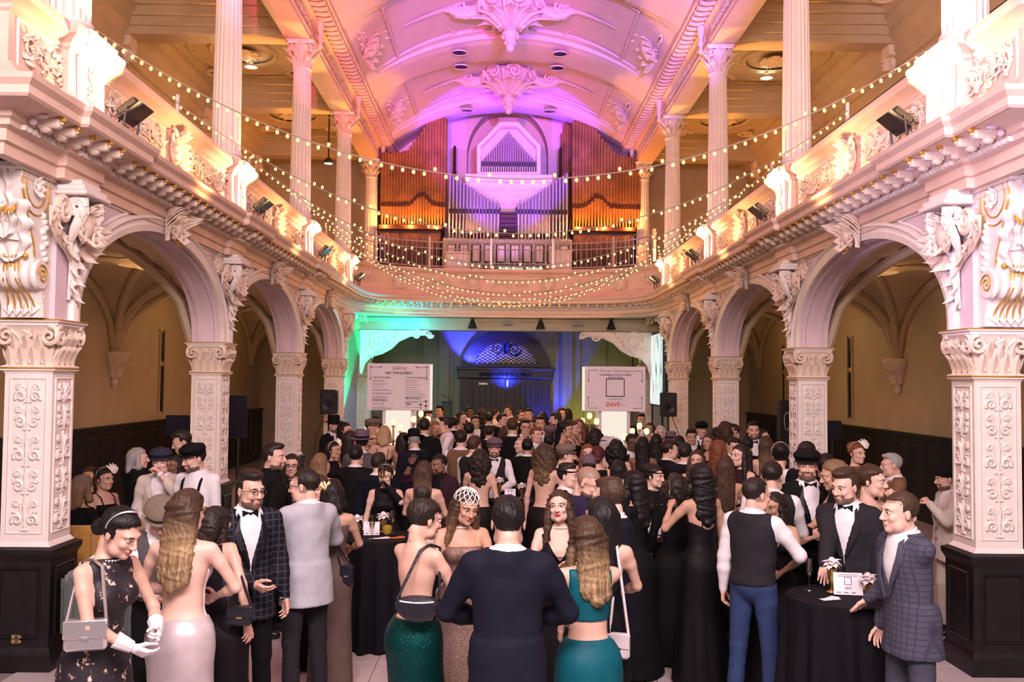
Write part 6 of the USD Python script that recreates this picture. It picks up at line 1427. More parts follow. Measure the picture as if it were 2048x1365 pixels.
# candelabra with glowing globes
BRASS = mat('brass', (.55, .36, .12), .3, .08, metal=.9); GLOBE = glow('globe_glow', (1.0, .74, .40), 1.5)
cn = None
for u, v, Y, n, lab in ((787, 838, 17.25, 5, 'brass candelabrum with glowing glass globes in front of the left lit pillar'), (1179, 826, 17.25, 3, 'tall brass candelabrum with glowing globes left of the right lit pillar'), (1279, 846, 17.2, 5, 'brass candelabrum with five glowing globes right of the right lit pillar'), (842, 822, 17.25, 3, 'brass candelabrum partly hidden behind the menu board'), (735, 850, 17.25, 3, 'small brass candelabrum with globes at the left end of the left bar')):
    p = on_y(u, v, Y); zt = p[2] - 1.09
    t = thing('candelabrum', lab, 'candelabrum', (p[0], Y, 1.09))
    part(t, 'stem', lathe([(.11, 0), (.12, .015), (.05, .04), (.018, .08), (.025, .2), (.015, .25), (.03, .3), (.015, .34), (.015, max(.4, zt - .12)), (.035, max(.41, zt - .1))], 12), BRASS)
    xs = [(0, 0)] + [((k + 1) * .13 * q, -.10 * (k + 1)) for k in range(n // 2) for q in (-1, 1)]
    for x, dz in xs:
        if x: part(t, 'arm', tube([(0, 0, zt + dz - .3), (x * .5, 0, zt + dz - .33), (x, 0, zt + dz - .22), (x, 0, zt + dz - .12)], .01, 6), BRASS)
        g = part(t, 'globe', lathe([(.02, zt + dz - .115), (.04, zt + dz - .10), (.050, zt + dz - .06), (.043, zt + dz - .015), (.028, zt + dz)], 14, True), GLOBE); t2 = mv(lathe([(.015, -.16), (.035, -.145), (.03, -.125)], 10), (x, 0, zt + dz))
        stage.GetPrimAtPath(g).GetAttribute('points').Set(Vt.Vec3fArray([Gf.Vec3f(q[0] + x, q[1], q[2]) for q in stage.GetPrimAtPath(g).GetAttribute('points').Get()])); part(t, 'cup', t2, BRASS)
BOT = [mat('bottle_green', (.03, .10, .03), .08, spec=.6), mat('bottle_amber', (.25, .12, .02), .08, spec=.6), mat('bottle_clear', (.55, .55, .50), .06, spec=.6)]
r_ = random.Random(3)
for k in range(14):
    x = (-1.0 + .095 * k) if k < 7 else (1.02 + .09 * (k - 7)); z = 1.09
    t = thing('bottle', f'{["dark green", "amber", "clear"][k % 3]} liquor bottle, number {"one two three four five six seven".split()[k % 7]} from the left on the {"left" if k < 7 else "right"} bar counter', 'bottle', (x, 17.25 + r_.uniform(-.1, .1), z), 0, 'bottles on the left bar' if k < 7 else 'bottles on the right bar')
    h = r_.uniform(.26, .32); part(t, 'glass', lathe([(.034, 0), (.037, .01), (.037, h * .6), (.014, h * .75), (.013, h * .95)], 12), BOT[k % 3]); part(t, 'cap', mv(lathe([(.016, 0), (.016, .03)], 10), (0, 0, h * .94)), BLACK); part(t, 'label_band', lathe([(.0385, h * .2), (.0385, h * .48)], 12, False), SIGNW)
# loudspeakers
GRILL = mat('speaker_grille', (.018, .018, .02), .6, .3, 120)
for s, u0, v0, u1, v1, lab in ((-1, 640, 780, 671, 829, 'black loudspeaker on a stand beside the left far pillar'), (1, 1324, 786, 1354, 834, 'black loudspeaker on a stand beside the right far pillar')):
    a, b = on_y(u0, v0, 21.5), on_y(u1, v1, 21.5); c, w, hh = (a[0] + b[0]) / 2, (b[0] - a[0]) / 2, a[2] - b[2]
    t = thing('loudspeaker', lab, 'loudspeaker', (c, 21.5, b[2])); part(t, 'cabinet', box((-w, 0, 0), (w, .32, hh), .02), BLACK, smooth=False); part(t, 'grille', box((-w * .9, -.012, .03), (w * .9, 0, hh - .03), .008), GRILL, smooth=False)
    part(t, 'woofer', mv(lathe([(.02, 0), (.09, .01), (.11, .015), (.115, 0)], 18), rx=PI / 2, loc=(0, -.012, hh * .35)), BLACK); part(t, 'horn', box((-.09, -.02, hh * .62), (.09, -.01, hh * .86), .01), BLACK, smooth=False)
    st_ = thing('speaker_stand', f'black tripod stand under the {SN[s]} loudspeaker', 'speaker stand', (c, 21.66, 0)); part(st_, 'pole', lathe([(.03, .3), (.03, 1.0), (.02, 1.0), (.02, b[2] - .002)], 10), BLACK)
    for k in range(3): part(st_, 'leg', tube([(0, 0, .55), (.45 * math.cos(k * 2.09), .45 * math.sin(k * 2.09), .015)], .014, 6), BLACK)
    cb_ = thing('cable', f'thin slack cable hanging from the {SN[s]} loudspeaker', 'cable', (c, 21.7, 0)); part(cb_, 'wire', tube([(s * .12, .14, b[2]), (s * .3, .1, 1.2), (s * .4, .1, .5), (s * .3, .05, .01)], .008, 5), BLACK)
p = on_y(1561, 800, 17.4); t = thing('column_speaker', 'tall slim black speaker with oval grille by the right aisle', 'loudspeaker', (p[0], 17.0, 0)); part(t, 'cabinet', box((-.12, 0, 0), (.12, .25, p[2]), .02), BLACK, smooth=False)
part(t, 'oval_rim', tube([(.05 * math.cos(a), -.005, p[2] - .38 + .16 * math.sin(a)) for a in np.linspace(0, 2 * PI, 25)], .008, 5), GREYP); part(t, 'driver', cat(*[mv(lathe([(.01, .0), (.04, .01), (.045, 0)], 14), rx=PI / 2, loc=(0, -.005, p[2] - .38 + q)) for q in (-.08, .08)]), GRILL)
for u0, v0, u1, v1, Y, lab, nm in ((460, 793, 492, 876, 16.6, 'dark blue-black panel screen standing in the left aisle', 'panel_screen'), (333, 832, 376, 872, 14.6, 'small dark monitor on a stand in the left aisle', 'monitor'), (1650, 843, 1682, 880, 14.9, 'small dark monitor on a stand in the right aisle', 'monitor')):
    a, b = on_y(u0, v0, Y), on_y(u1, v1, Y); t = thing(nm, lab, 'screen', ((a[0] + b[0]) / 2, Y, 0)); w = (b[0] - a[0]) / 2
    part(t, 'panel', box((-w, 0, b[2]), (w, .05, a[2]), .006), mat(f'screen_face_{u0}', (.012, .012, .03), .25), smooth=False); part(t, 'bezel', cat(*[tube(q, .01, 4) for q in ([(-w, 0, b[2]), (w, 0, b[2])], [(-w, 0, a[2]), (w, 0, a[2])], [(-w, 0, b[2]), (-w, 0, a[2])], [(w, 0, b[2]), (w, 0, a[2])])]), BLACK)
    part(t, 'stand', cat(tube([(0, .03, .01), (0, .03, b[2])], .025, 8), box((-.25, -.2, 0), (.25, .25, .02), .006)), BLACK)
a, b = on_y(886, 803, 26), on_y(901, 838, 26); GREEND = mat('dark_green_box', (.012, .035, .03), .5)
t = thing('lectern', 'dark green lectern with a microphone near the end wall', 'lectern', ((a[0] + b[0]) / 2, 26, 0)); part(t, 'body', box((-.13, -.12, 0), (.13, .15, a[2] - .02), .02), GREEND, smooth=False); part(t, 'microphone', tube([(.1, 0, a[2] - .03), (.02, -.03, a[2] + .1), (-.14, -.05, a[2] + .17)], [.008, .008, .014], 6), BLACK); part(t, 'top', box((-.15, -.15, a[2] - .03), (.15, .16, a[2]), .008), GREEND, smooth=False)
# projection screen in the last right-hand bay, its projected light put in as emission
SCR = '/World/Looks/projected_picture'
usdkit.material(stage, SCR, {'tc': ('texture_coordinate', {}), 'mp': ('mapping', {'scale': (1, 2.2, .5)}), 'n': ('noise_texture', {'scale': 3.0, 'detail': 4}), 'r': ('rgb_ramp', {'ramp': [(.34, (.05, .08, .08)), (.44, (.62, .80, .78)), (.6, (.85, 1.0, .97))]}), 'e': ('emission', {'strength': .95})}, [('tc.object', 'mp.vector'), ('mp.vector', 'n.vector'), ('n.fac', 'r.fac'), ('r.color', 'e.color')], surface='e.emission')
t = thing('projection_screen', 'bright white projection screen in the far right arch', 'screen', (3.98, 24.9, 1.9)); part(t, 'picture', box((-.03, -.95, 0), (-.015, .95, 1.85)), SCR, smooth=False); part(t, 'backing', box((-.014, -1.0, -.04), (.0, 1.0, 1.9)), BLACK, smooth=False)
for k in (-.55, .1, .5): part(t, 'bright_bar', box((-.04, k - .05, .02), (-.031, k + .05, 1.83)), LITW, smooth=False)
part(t, 'post', cat(*[tube([(.01, q, -1.9), (.01, q, 0)], .025, 8) for q in (-.8, .8)]), BLACK)

# ================================================================ cocktail tables and what stands on them
CLOTH = mat('black_tablecloth', (.006, .005, .008), .8, .1, 12, .2, 120, spec=.15)
GLASS = '/World/Looks/clear_glass'
usdkit.material(stage, GLASS, {'t': ('transparent_bsdf', {'color': (.985, .98, .98)}), 'g': ('glossy_bsdf', {'roughness': .03, 'color': (1, 1, 1)}), 'f': ('fresnel', {'IOR': 1.45}), 'a': ('math', {'math_type': 'add', 'value2': .07}), 'm': ('mix_closure', {})}, [('f.fac', 'a.value1'), ('a.value', 'm.fac'), ('t.BSDF', 'm.closure1'), ('g.BSDF', 'm.closure2')], surface='m.closure')
WINE = '/World/Looks/sparkling_wine'; usdkit.material(stage, WINE, {'t': ('transparent_bsdf', {'color': (.95, .82, .50)}), 'g': ('glossy_bsdf', {'roughness': .05, 'color': (1, .9, .7)}), 'm': ('mix_closure', {'fac': .12})}, [('t.BSDF', 'm.closure1'), ('g.BSDF', 'm.closure2')], surface='m.closure'); PETAL = mat('white_petal', (.82, .72, .72), .5, .03); PAPER = mat('white_card', (.82, .80, .84), .5, .01); ORANGEP = mat('orange_card', (.72, .16, .03), .5)
VOTIVE = glow('votive_glow', (1.0, .55, .12), 2.0); AMBERG = mat('amber_glass', (.35, .22, .03), .1, spec=.7)
TZ = 1.0
tb = None
def table(x, y, lab):
    global tb
    if tb is None:
        tb = thing('cocktail_table', lab, 'table', (x, y, 0))
        part(tb, 'top', lathe([(.37, TZ - .03), (.385, TZ - .02), (.385, TZ - .004), (.37, TZ)], 40), CLOTH)
        a = np.arange(144) * 2 * PI / 144; V = []
        for z, r, amp in ((TZ + .002, .388, .0), (TZ - .03, .394, .002), (.8, .40, .012), (.5, .415, .022), (.2, .43, .03), (.02, .44, .036)):
            w = amp * (np.sin(a * 13) + .5 * np.sin(a * 21 + 1) + .3 * np.sin(a * 8 + 2)); V.append(np.column_stack([(r + w) * np.cos(a), (r + w) * np.sin(a), np.full(144, z) + .012 * np.sin(a * 5) * (z < .1)]))
        part(tb, 'tablecloth', (np.concatenate(V), grid_faces(6, 144, False, True)), CLOTH)
        part(tb, 'pole', lathe([(.25, 0), (.25, .015), (.03, .03), (.03, TZ - .03)], 12), BLACK)
        return tb
    return dup(tb, lab, (x, y, 0))
def flower_vase(x, y, lab, h=.15, blooms=1, z=TZ):
    t = thing('flower_vase', lab, 'vase', (x, y, z + .003)); part(t, 'vase', lathe([(.035, 0), (.04, .006), (.012, .02), (.012, h * .35), (.03, h * .6), (.034, h), (.03, h)], 14), GOLDM)
    for k in range(blooms):
        m = []; r_ = random.Random(int(abs(x) * 100) + k)
        for i in range(16):
            a = i * 2.4; el = .2 + 1.2 * (i / 16); q = mv(leaf(.058, .06, .75, 1, 6, 5), rx=-(PI / 2 - el)); m.append(mv(q, (0, 0, h + .035), rz=a))
        m.append(ball((0, 0, h + .06), .025)); part(t, 'flower', mv(cat(*m), (.03 * k, 0, .09 * k)), PETAL)
    part(t, 'stem', tube([(0, 0, h * .5), (0, 0, h + .05)], .004, 5), BOT[0])
def flute(x, y, lab, z=TZ, wine=.5, base=None):
    t = thing('champagne_flute', lab, 'glass', (x, y, z + .003)) if base is None else base
    part(t, 'glass', lathe([(.032, 0), (.03, .004), (.004, .008), (.0035, .09), (.014, .105), (.024, .14), (.026, .18), (.022, .225), (.021, .225), (.025, .18), (.022, .14), (.008, .11)], 18, False), GLASS)
    if wine: part(t, 'wine', lathe([(.004, .108), (.0135, .115), (.0215, .14), (.0235, .14 + .07 * wine), (.001, .14 + .07 * wine)], 14), WINE)
def tumbler(x, y, lab, z=TZ):
    t = thing('tumbler', lab, 'glass', (x, y, z + .003)); part(t, 'glass', lathe([(.03, 0), (.034, .09), (.031, .09), (.028, .012), (.001, .012)], 18, False), GLASS); part(t, 'drink', lathe([(.001, .013), (.027, .013), (.028, .04), (.001, .04)], 14), GREYI)
def card(x, y, lab, z=TZ, rz=0.0, w=.10, h=.14):
    t = thing('table_card', lab, 'card', (x, y, z + .004), rz)
    c, s_ = math.cos(.2), math.sin(.2); tilt = lambda m: mv(m, rx=-.2)
    part(t, 'front', tilt(box((-w, -.002, 0), (w, .0, h * 1.1))), PAPER, smooth=False); part(t, 'back', mv(mv(box((-w, 0, 0), (w, .002, h * 1.08)), rx=.3), (0, .085, 0)), PAPER, smooth=False)
    part(t, 'print', tilt(cat(*[box((-w * .7, -.003, h * q), (w * .7, -.002, h * q + .004)) for q in (.98, .9)], *[box((-w * .8 + .05 * k, -.003, .012), (-w * .8 + .03 + .05 * k, -.002, .02)) for k in range(3)])), GREYI, smooth=False)
    tx = flat_text('DAVI', .012, 0, 0, bold=True); part(t, 'logo', tilt((tx[0] * [1, 1, 1] + [0, -.002, h * .3], tx[1])), REDI)
    q = .024; part(t, 'frame_square', tilt(cat(*[box(a, b) for a, b in (((-q, -.004, h * .5), (q, -.002, h * .5 + .003)), ((-q, -.004, h * .85), (q, -.002, h * .85 + .003)), ((-q, -.004, h * .5), (-q + .003, -.002, h * .87)), ((q - .003, -.004, h * .5), (q, -.002, h * .87)))])), INK, smooth=False)
def papers(x, y, lab, z=TZ, m=None, rz=.3):
    t = thing('paper_slips', lab, 'paper', (x, y, z + .003), rz)
    for k in range(3): part(t, 'slip', mv(box((-.07, -.03, .001 * k), (.07, .03, .001 * k + .0008)), rz=.25 * k, loc=(.01 * k, .008 * k, 0)), m or PAPER, smooth=False)
def votive(x, y, lab, z=TZ):
    t = thing('votive_candle', lab, 'candle', (x, y, z + .003)); part(t, 'holder', lathe([(.03, 0), (.045, .02), (.048, .06), (.042, .085), (.038, .085), (.042, .06), (.03, .02)], 16, False), AMBERG); part(t, 'candle', lathe([(.028, .012), (.028, .05)], 12), PETAL); part(t, 'flame', ball((0, 0, .066), (.006, .006, .014)), VOTIVE)
T1 = on_z(1683, 1193, TZ); T2 = on_z(757, 1073, TZ); T3 = on_z(1337, 1073, TZ); T4 = on_z(1032, 1000, TZ); T5 = on_z(690, 1002, TZ)
table(T1[0], T1[1], 'black draped cocktail table at the lower right with two men'); table(T2[0], T2[1], 'black draped cocktail table left of centre with champagne flutes'); table(T3[0], T3[1], 'black draped cocktail table right of centre by the pearl-necklace woman'); table(T4[0], T4[1], 'black draped cocktail table far back in the middle of the crowd'); table(T5[0], T5[1], 'black draped cocktail table far back on the left of the crowd')
def tz(u, v): return on_z(u, v, TZ)
def at_t(fn, u, v, *a, **k): p = tz(u, v); fn(p[0], p[1], *a, **k)
at_t(flute, 1618, 1182, 'empty champagne flute at the left edge of the lower right table', wine=0); at_t(flower_vase, 1664, 1187, 'white rose in a gold footed vase left of the card, lower right table', h=.17); at_t(flower_vase, 1736, 1196, 'white rose in a short gold vase right of the card, lower right table', h=.09)
at_t(card, 1697, 1192, 'white folded prize card on the lower right table', rz=-.15); at_t(papers, 1660, 1200, 'white paper slips on the lower right table')
at_t(card, 743, 1072, 'white folded prize card on the table left of centre', rz=.1, w=.075, h=.115); at_t(flute, 744, 1080, 'champagne flute in front of the card on the table left of centre', wine=.7); at_t(flute, 785, 1068, 'full champagne flute at the right of the table left of centre', wine=1.0); at_t(votive, 774, 1070, 'amber glass votive on the table left of centre')
at_t(flower_vase, 766, 1066, 'white rose behind the votive on the table left of centre', h=.12); at_t(flower_vase, 714, 1068, 'white rose in a gold vase at the left of the table left of centre', h=.1); at_t(papers, 762, 1078, 'white paper slips on the table left of centre'); at_t(papers, 793, 1077, 'orange paper slips on the table left of centre', m=ORANGEP)
at_t(card, 1310, 1071, 'white folded prize card on the table right of centre', rz=0, w=.06, h=.13); at_t(flower_vase, 1340, 1068, 'two white roses in a gold vase on the table right of centre', h=.1, blooms=2); at_t(tumbler, 1362, 1066, 'short tumbler of water on the table right of centre'); at_t(papers, 1345, 1075, 'white paper slips on the right of the table right of centre'); at_t(papers, 1305, 1076, 'white paper slips on the left of the table right of centre')
at_t(card, 1020, 1000, 'white folded prize card on the far middle table', w=.07, h=.12); at_t(flower_vase, 998, 1000, 'white rose left of the card on the far middle table', h=.2); at_t(flower_vase, 1043, 998, 'white rose right of the card on the far middle table', h=.12); at_t(tumbler, 1048, 1003, 'short tumbler on the far middle table')
at_t(flower_vase, 694, 1000, 'white rose in a tall vase on the far left table', h=.25); at_t(flute, 704, 1000, 'champagne flute beside the rose on the far left table')

# ================================================================ lounge corner at the left, seen under the first arch
MUST = mat('mustard_velvet', (.42, .20, .03), .8, .12, 5, sheen=.4); GREYV = mat('grey_green_velvet', (.10, .12, .11), .8, .12, 5, sheen=.3)
def armchair(x, y, rz, m, lab, sc=1.0):
    t = thing('armchair', lab, 'armchair', (x, y, 0), rz, scale=(sc ** .3, sc ** .3, sc))
    a = np.linspace(-.3, PI + .3, 22); V = []
    for r, z in ((.36, .12), (.40, .3), (.42, .76), (.40, .80), (.35, .80), (.31, .74), (.29, .4)): V.append(np.column_stack([r * np.cos(a), .05 + r * np.sin(a), np.full(22, z)]))
    V = np.concatenate(V); g = grid_faces(7, 22); part(t, 'backrest', (V, g), m); part(t, 'seat', box((-.31, -.34, .12), (.31, .28, .44), .05), m, smooth=40)
    for k in range(9): q = .15 + k * (PI - .3) / 8; part(t, 'channel', tube([(.425 * math.cos(q), .05 + .425 * math.sin(q), .3), (.43 * math.cos(q), .05 + .43 * math.sin(q), .76)], .02, 6), m)
    for sx in (-1, 1):
        for sy in (-1, 1): part(t, 'leg', tube([(sx * .24, sy * .24, .12), (sx * .27, sy * .27, .0)], [.018, .01], 6), BRASS)
p = on_z(178, 1150, .45); armchair(-4.12, 9.5, PI, MUST, 'mustard velvet tub armchair behind the nearest left pillar', 1.36)
p = on_z(200, 1185, .45); armchair(-3.45, 8.45, PI * .75, GREYV, 'grey-green velvet armchair beside the mustard one')
p = on_z(232, 1030, .74); t = thing('low_table', 'dark low table with lit candles in the left lounge', 'table', (p[0], p[1], 0)); part(t, 'top', lathe([(.34, .70), (.36, .71), (.36, .735), (.34, .74)], 28), DARKW); part(t, 'pole', lathe([(.22, 0), (.22, .02), (.03, .04), (.03, .7)], 12), BLACK)
for k, (dx, dy) in enumerate(((-.14, .02), (-.05, -.1), (.04, .06), (.13, -.05))): votive(p[0] + dx, p[1] + dy, f'lit amber votive on the lounge table, {["leftmost", "second from left", "third from left", "rightmost"][k]}', z=.74)
lamp((p[0], p[1], 1.0), (1.0, .5, .12), 3.0, .03)
# ================================================================ the guests
RED = (.45, .02, .03); ROSE = (.42, .12, .12)
LOD = lambda Y: 0 if Y < 8.6 else (1 if Y < 13 else 2)
GUESTS, RES = [], {}
def G(label, u, v, Y, yaw, sex='m', exact=False, **k):
    k.setdefault('lod', LOD(Y)); Y2 = Y if exact else Y * np.interp(Y, [6.5, 9, 13, 20], [.965, .97, .98, .985])
    GUESTS.append([label, u, v, Y2, yaw, sex, k, 1.0 if Y2 > 7 else .35])
F, Mn = 'f', 'm'
# --- front rows
G('woman in black floral dress looking down, with white gloves, silver headband and pearl strands', 255, 1020, 5.75, 62, F, skin='light', hair=('lowbun', 'black'), top='dress', color='floralprint', neck='high', flare=.16, pleat=.05, arms=('front', 'hold'), head=(10, 26, 0), lean=6, lips=ROSE, gloves=('white', (-1, 1), .62), pearls=2, headband='silver')
G('man in tweed flat cap bent over, between floral dress and silver gown women', 322, 1003, 6.55, 20, top='vest', color='midgrey', hair=('short', 'brown'), hat=('cap', 'olivecap'), head=(0, 34, 0), lean=10, arms=('front', 'hold'))
G('woman in backless silver satin gown seen from behind, long blond-tipped waves', 378, 978, 5.95, 176, F, skin='fair', hair=('wavy', 'brown', 'blond'), top='dress', color='silver', neck='backless', flare=.03, pleat=.03, pleats=5, arms=('elbows', 'elbows'), head=(-8, 8, 0))
fg = G('woman in short black fringed dress leaning forward, gold leaf clip in dark curls', 440, 1014, 6.2, 165, F, skin='light', hair=('half', 'dark', 'brown'), top='dress', color='blackdress', neck='high', sleeves=None, flare=.0, hemz=.52, fringe=True, legs='bare', arms=('hip', 'table'), lean=10, tilt=20, head=(-15, 14, -10), clip=1)
G('bearded man in dark plaid dinner jacket with glasses and black bow tie', 500, 944, 7.1, 28, top='tux', color='darkplaid', bow='black', hair=('quiff', 'dark'), beard='dark', glasses=True, arms=('front', 'down'), head=(20, 4, 0))
G('man in pale grey jacket with glasses and dark undercut, back half turned', 611, 938, 7.35, -140, top='jacket', color='grey', hair=('crop', 'dark'), glasses=True, arms=('talk', 'front'), head=(38, 5, 0), legs='charcoal', lapel='black', stance=.7)
G('bearded man in charcoal jacket standing in profile by the second left pillar', 545, 888, 10.0, 78, top='sweater', roll=True, color='black', hair=('short', 'dark'), beard='dark', arms=('down', 'hold'))
G('dark-haired woman with round glasses facing the camera behind the plaid jacket man', 584, 908, 10.3, 8, F, hair=('longfront', 'dark'), top='dress', color='black', neck='high', glasses=True, arms=('down', 'hold'))
G('woman with brown updo peeking over the grey jacket man, wide eyes', 640, 951, 8.5, 18, F, skin='light', hair=('updo', 'brown'), top='dress', color='black', neck='strap', arms=('hold', 'down'), lips=ROSE)
bd = G('woman in off-shoulder taupe long dress from behind, white slides in black curls', 666, 959, 8.05, 178, F, skin='tan', hair=('bob', 'black'), top='dress', color='taupe', neck='off', back='off', flare=.02, pleat=.02, arms=('hold', 'front'), head=(10, 8, 0), clip=1)
G('woman in beaded black dress sipping from a coupe, long black glove', 771, 930, 9.65, 2, F, exact=True, skin='fair', hair=('updo', 'dark'), top='dress', color='blackdress', neck='high', arms=('down', 'mouth'), head=(-8, 8, 0), gloves=('black', (1,), .05), lips=RED, lod=0, headband='silver', drink=1)
G('man in dark navy suit with undercut turned away behind the sipping woman', 757, 907, 10.4, 160, top='suit', color='night', hair=('short', 'dark'), arms=('hold', 'down'))
bag_w = G('woman in green sequinned skirt and strappy black top with high bun, seen from behind', 853, 978, 6.05, 138, F, skin='light', hair=('bun', 'dark'), top='dress', color='blackdress', skirt='sequin', neck='strap', back='backless', flare=.04, pleat=.03, arms=('hold', 'far'), head=(-12, 12, 0))
G('woman in strapless bronze sequin dress with white beaded cap, smiling down', 938, 980, 7.0, 12, F, skin='tan', hair=('longfront', 'brown', 'light'), top='dress', color='sparkle', neck='strapless', arms=('hold', 'far'), head=(12, 14, 6), net=True, pearls=1, lips=(.4, .08, .08), drink=-1)
G('man in dark navy suit seen squarely from behind in the middle foreground', 1017, 995, 5.2, 180, exact=True, skin='light', top='suit', color='navy', hair=('short', 'black'), arms=('elbows', 'elbows'), head=(0, 8, 0), buttons=False, stance=.3, hem=.70)
G('woman with long brown waves, red lips, pearls and deep black neckline facing the camera', 1118, 980, 7.0, -4, F, skin='fair', hair=('longfront', 'brown'), top='dress', color='blackdress', neck='v', arms=('hold', 'down'), head=(-10, -6, -4), pearls=2, lips=RED)
tl = G('woman in teal two-piece gown with bare midriff, balayage hair, seen from behind', 1172, 1032, 5.7, 190, F, skin='light', hair=('half', 'brown', 'blond'), top='dress', color='teal', skirt='teal', neck='high', back='high', midriff=True, flare=.14, pleat=.07, pleats=11, arms=('shoulder', 'front'), head=(14, 6, 0))
G('man in dark navy suit with swept brown hair, profile behind the teal gown woman', 1218, 958, 6.85, -120, skin='fair', top='suit', color='navy', hair=('slick', 'brown', 'light'), arms=('down', 'front'), head=(-8, 6, 0))
wb = G('woman in black feathered dress with very long dark hair beside the teal gown', 1203, 995, 6.15, 170, F, skin='light', hair=('long', 'black'), top='dress', color='black', neck='strap', flare=.05, arms=('hold', 'down'), head=(40, 0, 0))
G('bald man with glasses and dark purple shirt looking down to the right', 1185, 935, 8.0, 48, top='sweater', color='purple', hair=('buzz', 'dark'), beard='dark', glasses=True, arms=('hold', 'hold'), head=(10, 22, 0))
G('woman with dark bob, black forehead band and long pearl strands at the right table', 1308, 930, 9.85, 32, F, exact=True, skin='fair', hair=('updo', 'dark'), top='dress', color='blackdress', neck='high', arms=('down', 'table'), head=(18, 4, 0), pearls=2, headband='forehead', lod=0, lips=ROSE)
G('woman with dark wavy hair and sheer black sleeves turned away at the right table', 1265, 941, 8.9, -118, F, skin='light', hair=('half', 'black'), top='dress', color='black', neck='high', sleeves='long', arms=('down', 'hold'), head=(-10, 4, 0))
G('woman with long curly brown-black hair from behind, beyond the right table', 1352, 948, 9.4, 170, F, hair=('curly', 'dark'), top='dress', color='black', neck='high', sleeves='long', arms=('hold', 'down'))
G('woman in black satin dress with dark plum-topped hair raising a wine glass', 1402, 926, 8.9, -150, F, skin='tan', hair=('half', 'black'), top='dress', color='blackdress', neck='strap', flare=.06, arms=('down', 'up'), head=(-12, 0, 0), drink=1, lod=0)
vm = G('man in black waistcoat, white shirt and blue trousers seen from behind', 1512, 956, 6.8, 140, exact=True, skin='light', top='vest', color='charcoal', shirt='white', legs='denim', hair=('crop', 'dark'), arms=('talk', 'down'), head=(-25, 6, 0), stance=.6, hem=.96)
G('dark-haired woman with red lips and pearls half hidden by the waistcoat man', 1548, 985, 7.8, -28, F, skin='olive', hair=('longfront', 'dark'), top='dress', color='blackdress', neck='v', arms=('hold', 'hold'), head=(-20, 6, 0), pearls=1, lips=RED)
G('bearded man in charcoal suit and bow tie behind the lower right table', 1690, 940, 7.5, -35, exact=True, skin='fair', top='suit', color='charcoal', bow='night' if False else 'navy', hair=('quiff', 'brown'), beard='brown', arms=(('at', tuple(on_z(1650, 1172, TZ + .035)), (-.6, .4, .5), 'flat'), 'pocket'), head=(-22, 8, 0), lapel='charcoal')
G('man in blue-grey checked suit leaning with one hand on the lower right table', 1803, 984, 6.3, -78, exact=True, skin='fair', top='suit', color='blueplaid', hair=('crop', 'brown'), arms=('down', ('at', tuple(on_z(1722, 1212, TZ + .035)), (.6, .4, .5), 'flat')), lean=5, head=(-6, 2, 0), legs='bluegrey', beard=None, lapel='bluegrey', buttons=False)
G('man in black dinner jacket, bow tie and black flat cap holding a drink', 1614, 901, 9.7, 4, skin='light', top='tux', color='black', bow='black', hair=('crop', 'dark'), hat=('cap', 'black'), beard='dark', arms=('hold', 'down'), head=(-20, 0, 0), legs='black', lod=0, drink=-1)
G('blond woman in black halter holding a phone beside the flat-cap man', 1662, 920, 9.3, -88, F, skin='tan', hair=('half', 'light', 'blond'), top='dress', color='black', neck='high', arms=('hold', 'hold'), head=(-5, 16, 0))
G('woman in white dress with brown ponytail and hand at her mouth', 1742, 930, 8.9, 38, F, skin='fair', hair=('pony', 'brown'), top='dress', color='white', neck='strapless', arms=('down', 'mouth'), head=(12, 4, 0))
G('red-haired woman with feather headpiece and gold earrings at the right', 1712, 886, 11.6, 20, F, skin='fair', hair=('updo', 'red'), top='dress', color='tweed', neck='high', arms=('down', 'hold'), headband='feather')
G('grey-haired man in brown tweed jacket in profile by the right aisle', 1784, 908, 10.3, -96, skin='light', top='jacket', color='tweed', hair=('short', 'grey'), arms=('down', 'hold'), head=(0, 4, 0), lapel='tweed')
G('man in white suit and black hat in profile beside the nearest right pillar', 1893, 931, 9.55, -88, exact=True, pin=True, skin='light', top='jacket', color='cream', hair=('crop', 'dark'), hat=('beanie', 'black'), beard='dark', arms=('down', 'up'), head=(-6, 6, 0), legs='cream', lapel='cream')
G('man with thinning crown and white shirt seen from behind', 1545, 923, 9.2, 168, top='vest', color='charcoal', hair=('crop', 'dark'), arms=('hold', 'down'), head=(-20, 10, 0))
# --- left side
G('smiling man in cream jacket and navy flat cap with hand on his chin', 322, 898, 10.2, 8, exact=True, skin='fair', top='jacket', color='cream', hair=('crop', 'brown'), hat=('cap', 'bluecap'), arms=('down', 'mouth'), head=(4, 4, 0), legs='cream', lod=0, lapel='cream')
G('laughing man in white shirt, black braces and black flat cap', 388, 889, 10.0, -16, exact=True, skin='light', top='shirt', suspenders=True, hair=('short', 'dark'), hat=('cap', 'black'), beard='dark', arms=('down', 'pocket'), head=(-28, 10, 0), lod=0)
G('man in dark suit bending forward behind the cream jacket man', 360, 863, 11.6, -60, top='suit', color='black', hair=('short', 'dark'), arms=('hold', 'down'), lean=10, head=(-5, 20, 0))
G('grey-haired person in black seen from behind in the left lounge', 275, 897, 11.0, 150, top='sweater', color='black', hair=('bob', 'grey'), arms=('down', 'hold'), head=(-50, 0, 0))
G('woman with dark hair and face half hidden behind the cream jacket man', 352, 912, 11.0, -20, F, skin='brown', hair=('half', 'dark'), top='dress', color='black', neck='high', arms=('down', 'hold'))
G('seated woman in knitted cap and black top on the left lounge seat', 163, 950, 10.9, 150, F, skin='tan', hair=('bob', 'light'), hat=('beanie', 'olivecap'), top='dress', color='black', neck='high', sleeves='long', arms=('hold', 'down'), seated=True)
